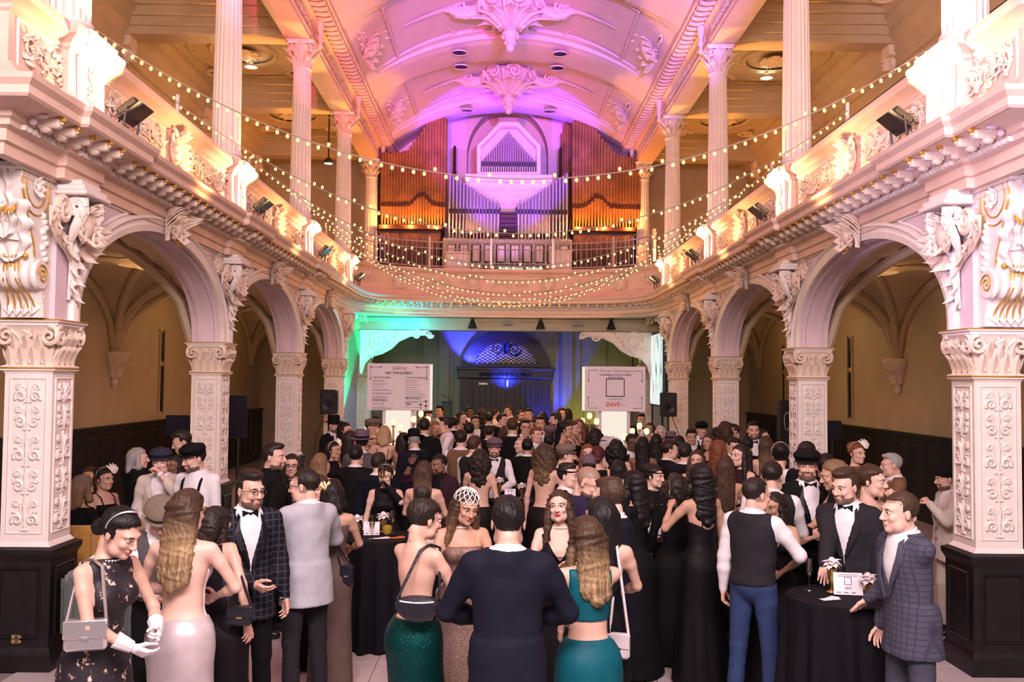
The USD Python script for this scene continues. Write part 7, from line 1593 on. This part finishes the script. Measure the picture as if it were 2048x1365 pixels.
G('seated woman with white feather headpiece and bare shoulders in the left lounge', 208, 936, 11.6, 60, F, skin='light', hair=('updo', 'dark'), top='dress', color='black', neck='strap', arms=('hold', 'down'), headband='feather', seated=True, lod=1)
G('seated woman with brown hair facing the camera behind the knitted-cap woman', 180, 934, 12.3, 0, F, skin='tan', hair=('longfront', 'brown'), top='dress', color='black', neck='high', arms=('down', 'hold'), seated=True)
# --- middle of the crowd, left half
G('man in black fedora and black coat near the left loudspeaker', 667, 832, 15.3, 52, skin='light', top='jacket', color='black', hair=('crop', 'dark'), hat=('fedora', 'black'), beard='dark', arms=('down', 'hold'), lod=1)
G('woman with long straight black hair looking right beside the black fedora man', 689, 845, 15.0, 70, F, skin='light', hair=('long', 'black'), top='dress', color='black', neck='off', arms=('down', 'hold'))
G('black-haired woman with white feather headpiece in profile', 665, 884, 12.6, 68, F, skin='tan', hair=('long', 'black'), top='dress', color='black', neck='high', arms=('down', 'hold'), headband='feather', lod=1)
G('woman with long blond hair from behind in a pale lace top', 640, 907, 10.9, 172, F, skin='fair', hair=('long', 'light', 'blond'), top='dress', color='silver', neck='strap', arms=('down', 'hold'))
G('man in grey suit and grey felt hat seen from behind', 724, 862, 12.6, 178, top='suit', color='midgrey', hair=('crop', 'dark'), hat=('fedora', 'mauvecap'), arms=('down', 'hold'), lod=1)
G('man in flat cap at the left bar in front of the candelabrum', 742, 839, 16.4, 60, top='suit', color='maroon', hair=('crop', 'brown'), hat=('cap', 'olivecap'), arms=('down', 'hold'))
G('smiling woman between the grey hat man and the blond woman', 746, 864, 14.6, 8, F, skin='light', hair=('longfront', 'blond'), top='dress', color='black', neck='strap', arms=('down', 'hold'))
G('blond woman in black spaghetti-strap dress with bare back at the left bar', 769, 852, 14.2, 176, F, skin='light', hair=('bob', 'blond'), top='dress', color='blackdress', neck='strap', arms=('hold', 'down'), lod=1, head=(0, 10, 0))
G('man in black fedora with pale band leaning at the left bar', 828, 861, 13.6, -150, top='jacket', color='night', hair=('crop', 'grey'), hat=('fedora', 'black'), arms=('hold', 'down'), head=(-20, 18, 0), lod=1)
G('tall man in black suit with thick dark hair from behind at the left bar', 849, 838, 14.6, 176, top='suit', color='black', hair=('short', 'dark'), arms=('down', 'hold'))
G('woman in orange light facing the camera near the left bar', 872, 843, 16.2, 6, F, skin='tan', hair=('longfront', 'light'), top='dress', color='orange', neck='strap', arms=('down', 'hold'))
G('man in white shirt with dark curls in profile facing left', 893, 836, 15.6, -80, skin='light', top='shirt', hair=('quiff', 'black'), arms=('down', 'hold'), lod=1)
G('man in brown tweed waistcoat with dark hair seen from behind', 922, 861, 13.2, 172, top='vest', color='tweed', hair=('short', 'dark'), arms=('down', 'hold'), lod=1)
G('man in dark waistcoat and rolled white sleeves turned away', 948, 873, 12.4, 150, top='vest', color='charcoal', hair=('short', 'brown'), arms=('down', 'hold'), lod=1)
G('woman with large dark curly hair and thin black straps from behind', 960, 899, 10.8, 172, F, skin='light', hair=('curly', 'dark'), top='dress', color='blackdress', neck='strap', back='backless', arms=('down', 'hold'), lod=0)
G('smiling bearded man in grey flat cap, bow tie and dark waistcoat', 989, 878, 12.8, 0, skin='light', top='vest', color='charcoal', bow='black', hair=('crop', 'dark'), hat=('cap', 'mauvecap'), beard='dark', arms=('down', 'hold'), lod=0)
G('bearded man with raised open hand in dark maroon jacket', 878, 909, 10.6, -30, skin='brown', top='suit', color='maroon', shirt='black', hair=('crop', 'black'), beard='black', arms=('wave', 'down'), lod=0, head=(-10, 6, 0))
G('woman with long straight highlighted brown hair and bare shoulders from behind', 848, 923, 9.9, 174, F, skin='light', hair=('long', 'brown', 'light'), top='dress', color='cream', neck='strap', back='backless', arms=('hold', 'hold'), lod=0)
G('man with dark hair and white collar from behind next to the bar bottles', 1025, 837, 14.6, 176, top='suit', color='black', hair=('short', 'brown'), arms=('down', 'hold'))
G('man in black suit with cropped black hair from behind, right of the smiling flat cap', 1055, 878, 13.1, 170, skin='tan', top='suit', color='black', hair=('short', 'black'), arms=('down', 'hold'), lod=1)
G('bald man facing left behind the cropped black hair man', 1045, 873, 13.2, -60, skin='fair', top='suit', color='black', hair=('buzz', 'light'), arms=('down', 'hold'), lod=1)
G('woman with long light-brown curls and bare arm turned to the right', 1090, 889, 11.3, 150, F, skin='light', hair=('curly', 'brown', 'light'), top='dress', color='blackdress', neck='strap', back='backless', arms=('hold', 'down'), lod=0)
G('young man with glasses in black tie facing the camera in the middle', 1050, 840, 16.0, 14, skin='light', top='tux', color='black', bow='black', hair=('short', 'black'), glasses=True, arms=('down', 'hold'), lod=1)
G('red-haired man looking down right of the young man in black tie', 1071, 855, 15.0, 40, skin='fair', top='suit', color='midgrey', hair=('short', 'red'), arms=('down', 'hold'))
G('young man facing the camera above the red-haired man', 1080, 833, 17.6, 0, skin='light', top='tux', color='black', bow='black', hair=('short', 'dark'), arms=('down', 'hold'), lod=1)
G('man in grey felt cap from behind near the middle', 1100, 853, 15.2, 170, top='suit', color='black', hair=('crop', 'brown'), hat=('cap', 'mauvecap'), arms=('down', 'hold'))
G('bearded man in profile facing left in a dark suit, middle back', 1113, 827, 18.8, -88, skin='light', top='suit', color='night', hair=('quiff', 'dark'), beard='dark', arms=('down', 'hold'), lod=1)
G('man in brown tweed flat cap in profile facing right', 1128, 890, 11.4, 96, skin='fair', top='shirt', hair=('crop', 'brown'), hat=('cap', 'olivecap'), arms=('down', 'hold'), lod=1)
G('man with thin black headband and white shirt turned right', 1134, 928, 9.6, 60, skin='fair', top='vest', color='black', hair=('slick', 'dark'), headband='forehead', arms=('down', 'hold'), lod=0)
G('dark-haired man from behind above the waistcoat men', 938, 846, 14.8, 168, top='suit', color='black', hair=('short', 'black'), arms=('down', 'hold'))
# --- middle of the crowd, right half
G('red-haired woman facing the camera behind the knit cap', 1176, 888, 12.4, -6, F, skin='fair', hair=('longfront', 'red'), top='dress', color='rose', neck='strap', arms=('down', 'hold'), lod=1)
G('man in mauve-grey knitted cap seen from behind', 1178, 910, 10.9, 172, top='shirt', hair=('crop', 'dark'), hat=('beanie', 'mauvecap'), arms=('down', 'hold'), lod=1)
G('woman with burgundy hair in a low roll from behind', 1196, 893, 11.9, 174, F, hair=('lowbun', 'plum'), top='dress', color='black', neck='high', arms=('down', 'hold'), lod=1)
G('woman with sleek mauve-blond hair and black band from behind', 1212, 873, 13.4, 174, F, hair=('long', 'silver'), top='dress', color='cream', neck='strap', arms=('down', 'hold'), headband='forehead', lod=1)
G('woman with black feathered curls and pale hair jewel from behind', 1232, 880, 12.6, 172, F, hair=('curly', 'black'), top='dress', color='black', neck='strap', arms=('down', 'hold'), headband='feather', lod=1)
G('man with glasses and white dress shirt in a dinner jacket, head lowered', 1264, 868, 13.0, 20, skin='dark', top='tux', color='black', hair=('crop', 'black'), glasses=True, arms=('down', 'hold'), lod=1, head=(0, 6, 0))
G('woman with white headband and bare back in black strap dress, beside the glasses man', 1285, 874, 12.8, 172, F, skin='brown', hair=('long', 'black'), top='dress', color='black', neck='strap', back='backless', arms=('down', 'hold'), headband='silver', lod=1)
G('woman with long black hair from behind, left of the pearl-necklace woman', 1238, 921, 10.6, 172, F, hair=('long', 'black'), top='dress', color='black', neck='high', sleeves='long', arms=('down', 'hold'), lod=1)
G('silver-haired woman facing the camera near the right loudspeaker', 1321, 852, 16.0, -10, F, skin='fair', hair=('bob', 'silver'), top='dress', color='midgrey', neck='high', arms=('down', 'hold'), lod=1)
G('man in grey felt hat from behind below the right loudspeaker', 1341, 865, 14.2, 160, top='suit', color='black', hair=('crop', 'dark'), hat=('fedora', 'mauvecap'), arms=('down', 'hold'))
G('dark-haired man in black suit in profile facing right', 1337, 882, 12.5, 92, skin='light', top='suit', color='black', hair=('short', 'dark'), arms=('down', 'hold'), lod=1)
G('man in dark green-black suit with white collar turned away, right of profile man', 1370, 888, 12.0, 150, skin='light', top='suit', color='night', hair=('short', 'dark'), arms=('down', 'hold'), lod=1)
G('dark-haired young man facing the camera above the dark suits', 1382, 860, 14.4, 0, skin='tan', top='suit', color='black', hair=('quiff', 'black'), arms=('down', 'hold'), lod=1)
G('woman with brown hair facing the camera beside the dark suit man', 1394, 900, 11.6, -20, F, skin='light', hair=('half', 'brown'), top='dress', color='black', neck='high', arms=('down', 'hold'), lod=1)
G('man in white shirt, bow tie, braces and black flat cap at the right', 1402, 845, 15.2, 14, skin='light', top='shirt', suspenders=True, bow='black', hair=('crop', 'dark'), hat=('cap', 'black'), arms=('down', 'hold'), lod=1)
G('woman with auburn updo in pale pink, turned right by the pillar', 1452, 844, 14.6, 110, F, skin='fair', hair=('curly', 'brown'), top='dress', color='rose', neck='high', arms=('down', 'hold'))
G('man with black hair from behind left of the auburn updo woman', 1432, 857, 14.8, 172, top='suit', color='black', hair=('short', 'black'), arms=('down', 'hold'))
G('man with brown hair and white collar beside the auburn updo woman', 1468, 849, 15.2, -70, top='suit', color='black', hair=('short', 'brown'), arms=('down', 'hold'))
G('tall bearded man in dinner jacket facing the camera at the right back', 1506, 844, 14.2, -6, skin='light', top='tux', color='black', bow='black', hair=('short', 'black'), beard='black', arms=('down', 'hold'), lod=1)
G('woman with reddish-brown updo turned right behind the bare-back woman', 1438, 880, 12.4, 120, F, skin='tan', hair=('half', 'red'), top='dress', color='black', neck='high', arms=('down', 'hold'), lod=1)
G('woman with long dark hair in maroon laughing to the left', 1482, 889, 11.6, -60, F, skin='fair', hair=('half', 'dark'), top='dress', color='maroon', neck='high', arms=('down', 'hold'), lod=1)
G('dark-haired man looking down behind the laughing maroon-top woman', 1468, 876, 13.2, 10, skin='fair', top='suit', color='black', hair=('short', 'dark'), arms=('down', 'hold'), lod=1, head=(0, 14, 0))
G('woman with long brown hair and bare back in thin straps', 1450, 912, 10.6, 174, F, skin='tan', hair=('long', 'brown'), top='dress', color='blackdress', neck='strap', back='backless', arms=('hold', 'hold'), lod=0)
G('woman with straight ash-brown hair from behind below the tall bearded man', 1532, 873, 12.8, 172, F, hair=('long', 'brown', 'light'), top='dress', color='black', neck='strap', arms=('down', 'hold'), lod=1)
G('dark-haired woman with white headband and bare shoulder from behind', 1561, 888, 11.6, 165, F, skin='light', hair=('updo', 'black'), top='dress', color='sparkle', neck='strap', back='backless', arms=('down', 'hold'), headband='silver', lod=1)
G('man with cropped hair and white shirt behind the flat-cap dinner jacket man', 1613, 883, 11.2, 150, top='vest', color='black', hair=('crop', 'dark'), arms=('down', 'hold'), lod=1)
G('woman with black bun behind the blond phone woman', 1652, 908, 10.4, 172, F, hair=('lowbun', 'black'), top='dress', color='black', neck='high', arms=('down', 'hold'), lod=1)
G('person with short black hair from behind under the tall bearded man', 1494, 874, 13.0, 172, top='suit', color='black', hair=('short', 'black'), arms=('down', 'hold'))
# --- back rows near the end wall
far = [(855, 822, 19.5, 40, Mn, 'night', ('short', 'dark'), 'man in dark jacket left of the lectern'), (880, 812, 22.0, -30, Mn, 'grey', ('short', 'black'), 'man in a pale shirt beside the lectern'), (907, 834, 18.4, 176, Mn, 'black', ('short', 'black'), 'dark-haired man from behind below the lectern'),
       (922, 824, 20.0, 60, F, 'black', ('long', 'dark'), 'long-haired woman in black left of the doorway'), (938, 814, 22.3, 40, Mn, 'black', ('short', 'black'), 'man in black jacket at the left edge of the doorway'), (950, 832, 18.9, 20, Mn, 'black', ('short', 'dark'), 'man with black bow tie under the left door leaf'),
       (966, 816, 22.0, 176, F, 'black', ('curly', 'dark'), 'curly-haired woman from behind before the left door leaf'), (978, 826, 20.0, 176, Mn, 'black', ('short', 'black'), 'broad man from behind before the door'), (988, 818, 22.2, 120, Mn, 'cream', ('short', 'black'), 'man in beige jacket turned right before the door'),
       (1003, 828, 19.4, 60, Mn, 'black', ('short', 'dark'), 'man looking right between the beige jacket and the white shirt'), (1019, 812, 23.2, -60, Mn, 'white', ('short', 'brown'), 'man in white shirt and braces before the right door leaf'), (1042, 820, 20.6, 30, Mn, 'black', ('crop', 'dark'), 'bearded man left of a pair before the right door leaf'),
       (1058, 818, 20.4, -10, Mn, 'black', ('short', 'dark'), 'man right of a pair before the right door leaf'), (1068, 838, 18.3, -60, F, 'black', ('half', 'dark'), 'dark-haired woman facing left below the pair'), (1086, 824, 20.2, 172, F, 'night', ('bob', 'black'), 'woman with black bob under the blue-lit door pillar'),
       (1124, 816, 21.5, 10, F, 'black', ('longfront', 'dark'), 'woman holding up a phone right of the door'), (1136, 818, 22.0, 176, F, 'black', ('long', 'dark'), 'long-haired woman from behind right of the phone woman'), (1130, 843, 14.7, 70, F, 'black', ('updo', 'black'), 'woman with black updo in orange light, left of three at the right bar'),
       (1145, 842, 15.6, 60, F, 'black', ('updo', 'brown'), 'woman in orange light, middle of three at the right bar'), (1158, 838, 16.5, -20, F, 'black', ('longfront', 'red'), 'woman in orange light facing the camera, right of three at the right bar'), (1190, 857, 14.6, 174, F, 'black', ('curly', 'black'), 'woman with black feathered headdress before the right lit pillar'),
       (1282, 828, 19.6, 0, Mn, 'black', ('short', 'dark'), 'bartender under the auction board, behind the candelabrum'), (750, 833, 19.9, 20, Mn, 'black', ('short', 'dark'), 'bartender behind the left candelabrum'), (1300, 846, 18.6, -30, F, 'orange', ('longfront', 'brown'), 'woman behind the right candelabrum'),
       (1098, 870, 13.8, 176, Mn, 'black', ('short', 'black'), 'man with black hair from behind above the light-brown curls'), (1010, 852, 16.0, 172, F, 'black', ('bob', 'brown'), 'woman with brown bob from behind at the bar bottles'), (978, 852, 16.3, 172, Mn, 'black', ('short', 'dark'), 'dark-haired man from behind at the left bar bottles'),
       (1312, 868, 14.0, 174, F, 'black', ('long', 'black'), 'long black-haired woman from behind under the right candelabrum'), (1358, 872, 13.4, 172, F, 'black', ('bob', 'black'), 'woman with black bob from behind below the grey felt hat'), (1418, 868, 13.6, -40, F, 'black', ('half', 'brown'), 'brown-haired woman behind the auburn updo'),
       (1524, 858, 14.4, 40, F, 'black', ('half', 'dark'), 'dark-haired woman right of the tall bearded man'), (700, 862, 13.6, 150, F, 'black', ('long', 'dark'), 'long dark-haired woman behind the feather headpiece'), (808, 866, 13.8, 150, F, 'black', ('bob', 'dark'), 'dark-haired woman left of the pale-band fedora'),
       (712, 892, 11.8, 172, Mn, 'black', ('short', 'black'), 'dark-haired man from behind below the grey felt hat')]
COMBO = [('down', 'hold'), ('hold', 'down')]
for k, (u, v, Y, yw, sx, c, hr, lab) in enumerate(far):
    kw = dict(top='shirt', shirt=c, suspenders=True) if c == 'white' else (dict(top='dress', color=c, neck='strap', back='backless') if sx == F else dict(top='tux' if k % 3 == 0 else 'suit', color=c, bow='black' if k % 3 == 0 else None))
    G(lab, u, v, Y, yw, sx, hair=hr, arms=('up', 'down') if 'phone' in lab else COMBO[0], skin=('dark' if 'edge of the doorway' in lab else ('tan' if k % 3 else 'light')), lod=2 if Y > 14 else 1, beard='dark' if 'bearded' in lab else None, **kw)
# keep everybody at arm's length: slide crowded neighbours along their lines of sight
LPX = [(on_y(u, 830, YS)[0], YS + .37) for u in (795, 1230)]
for _ in range(160):
    pos = np.array([on_y(g[1], g[2], g[3])[:2] for g in GUESTS]); push = np.zeros(len(GUESTS))
    for i in range(len(GUESTS)):
        for j in range(i + 1, len(GUESTS)):
            dx, dy = pos[i] - pos[j]; need = .57 if GUESTS[i][3] < 9.5 else .70
            if GUESTS[i][6].get('seated') or GUESTS[j][6].get('seated'): need = .75
            if abs(dx) < need and dx * dx + dy * dy < need * need:
                gap = math.sqrt(need * need - dx * dx) - abs(dy); sg = 1 if dy >= 0 else -1; wi, wj = GUESTS[i][7], GUESTS[j][7]
                push[i] += .5 * sg * gap * wi / (wi + wj); push[j] -= .5 * sg * gap * wj / (wi + wj)
        for bx0, bx1 in ((-3.2, -.25), (.35, 3.3)):
            if bx0 < pos[i][0] < bx1 and 16.72 < pos[i][1] < 17.88: push[i] += .1 if pos[i][1] > 17.4 else -.1
        for T in LPX:
            dx, dy = pos[i] - T
            if dx * dx + dy * dy < .7 ** 2: push[i] += .1 if dy >= 0 else -.1
        for T in (T1, T2, T3, T4, T5):
            dx, dy = pos[i] - T[:2]
            if dx * dx + dy * dy < .70 ** 2: push[i] += (1 if dy >= 0 else -1) * .4 * (math.sqrt(max(.70 ** 2 - dx * dx, 0)) - abs(dy))
    for g, d in zip(GUESTS, push):
        if not g[6].get('pin'): g[3] += float(np.clip(d, -.15, .15))
for g in GUESTS: RES[g[0]] = person(g[0], g[1], g[2], Y=g[3], yaw=g[4], sex=g[5], **g[6])
def who(start): return next(RES[k] for k in RES if k.startswith(start))
# --- what the guests carry
for k, (g, lab) in enumerate(DRINKS):
    nm = 'champagne flute held by the ' + ' '.join(lab.split()[:9]) if 'coupe' not in lab else 'coupe glass at the lips of the sipping woman'
    t = thing('champagne_flute', nm, 'glass', (g[0], g[1], g[2] - .06)); flute(0, 0, '', base=t, wine=.8)
def bag(owner, sd, kind, lab, mt, loc, rz, W, Hh, D, hw):
    p_, J, S, b, yw = who(owner); c, s_ = math.cos(yw), math.sin(yw)
    wld = lambda q: np.array([q[0] * c - q[1] * s_, q[0] * s_ + q[1] * c, q[2]]) * S + np.array(b)
    t = thing('handbag', lab, 'handbag', loc, rz); cr, sr = math.cos(-rz), math.sin(-rz)
    def loc_(q): d = wld(q) - np.array(loc); return (d[0] * cr - d[1] * sr, d[0] * sr + d[1] * cr, d[2])
    sh = J[sd][0]; up_ = J['Lm'] @ np.array([0, 0, 1.0])
    top = [loc_(sh + up_ * .065 + np.array([-sd * .055, y, 0]) - up_ * abs(y) * .35) for y in (.075, .03, -.01, -.05, -.085)]
    if top[0][0] > top[-1][0]: top = top[::-1]
    if kind == 'soft':
        a = np.linspace(0, 2 * PI, 33)[:-1]; V = []
        for q, k_ in ((-1, .3), (-.8, .85), (-.3, 1.0), (.3, 1.0), (.8, .85), (1, .3)): V.append(np.column_stack([W * k_ ** .3 * np.cos(a), np.full(32, q * D), Hh * k_ ** .4 * np.sin(a) + .25 * Hh * np.cos(a) ** 2]))
        V = np.concatenate(V); v2 = np.vstack([V, V[:32].mean(0), V[-32:].mean(0)]); j = np.arange(32); j2 = (j + 1) % 32
        part(t, 'body', (v2, np.vstack([grid_faces(6, 32, False, True), np.stack([j, j2, np.full(32, 192)], 1)[:, ::-1], np.stack([160 + j, 160 + j2, np.full(32, 193)], 1)])), mt)
        part(t, 'zip', tube([(x * W, -D * 1.02, Hh * .55 + .2 * Hh * x * x) for x in np.linspace(-.75, .75, 9)], .005, 5), SILV)
    else:
        part(t, 'body', box((-W, -D, -Hh), (W, D, Hh), D * .6), mt, smooth=40); part(t, 'flap', box((-W * 1.01, -D * 1.25, -Hh * .15), (W * 1.01, -D * .8, Hh * 1.0), D * .3), mt, smooth=40); part(t, 'clasp', box((-.018, -D * 1.4, -Hh * .2), (.018, -D * 1.2, -Hh * .02), .003), hw, smooth=False)
    part(t, 'strap', tube([(-W * .92, 0, Hh * .7)] + top + [(W * .92, 0, Hh * .7)], .009, 6), mt)
def near(owner, sd, off):     # a spot beside the owner's hip, in metres of the owner's own frame
    p_, J, S, b, yw = who(owner); c, s_ = math.cos(yw), math.sin(yw); q = np.array(off, float) * [sd, 1, 1]
    return tuple(np.array([q[0] * c - q[1] * s_, q[0] * s_ + q[1] * c, q[2]]) * S + np.array(b))
def at_px(u, v, owner, dy): return tuple(on_y(u, v, who(owner)[3][1] + dy))
bag('woman in black floral', -1, 'box', 'silver metallic flap bag hanging beside the floral dress', SILV, at_px(172, 1270, 'woman in black floral', -.22), .25, .105, .08, .035, SILV)
bag('woman in green', -1, 'soft', 'glossy blue-black shoulder bag of the green sequin woman', LEATHER, at_px(836, 1218, 'woman in green', -.24), -.1, .135, .075, .04, SILV)
bag('woman in short black', -1, 'box', 'small black bag behind the fringed black dress', LEATHER, at_px(480, 1232, 'woman in short black', -.22), .1, .075, .06, .03, GOLDM)
bag('woman in off-shoulder', 1, 'box', 'small fringed black bag at the hip of the taupe dress', LEATHER, at_px(694, 1150, 'woman in off-shoulder', -.12), -.1, .05, .075, .03, SILV)
bag('woman in black feathered', -1, 'box', 'white shoulder bag hanging right of the teal gown', LEATHW, at_px(1238, 1292, 'woman in black feathered', -.2), -.3, .065, .075, .03, GOLDM)
t = thing('phone', 'dark smartphone in the hands of the blond woman', 'phone', near('blond woman in black halter', 1, (.02, -.36, 1.14)), .3); part(t, 'body', mv(box((-.036, -.004, -.075), (.036, .004, .075), .004), rx=.5), BLACK, smooth=False); part(t, 'screen', mv(box((-.032, .004, -.068), (.032, .0055, .068)), rx=.5), GLASSD, smooth=False)
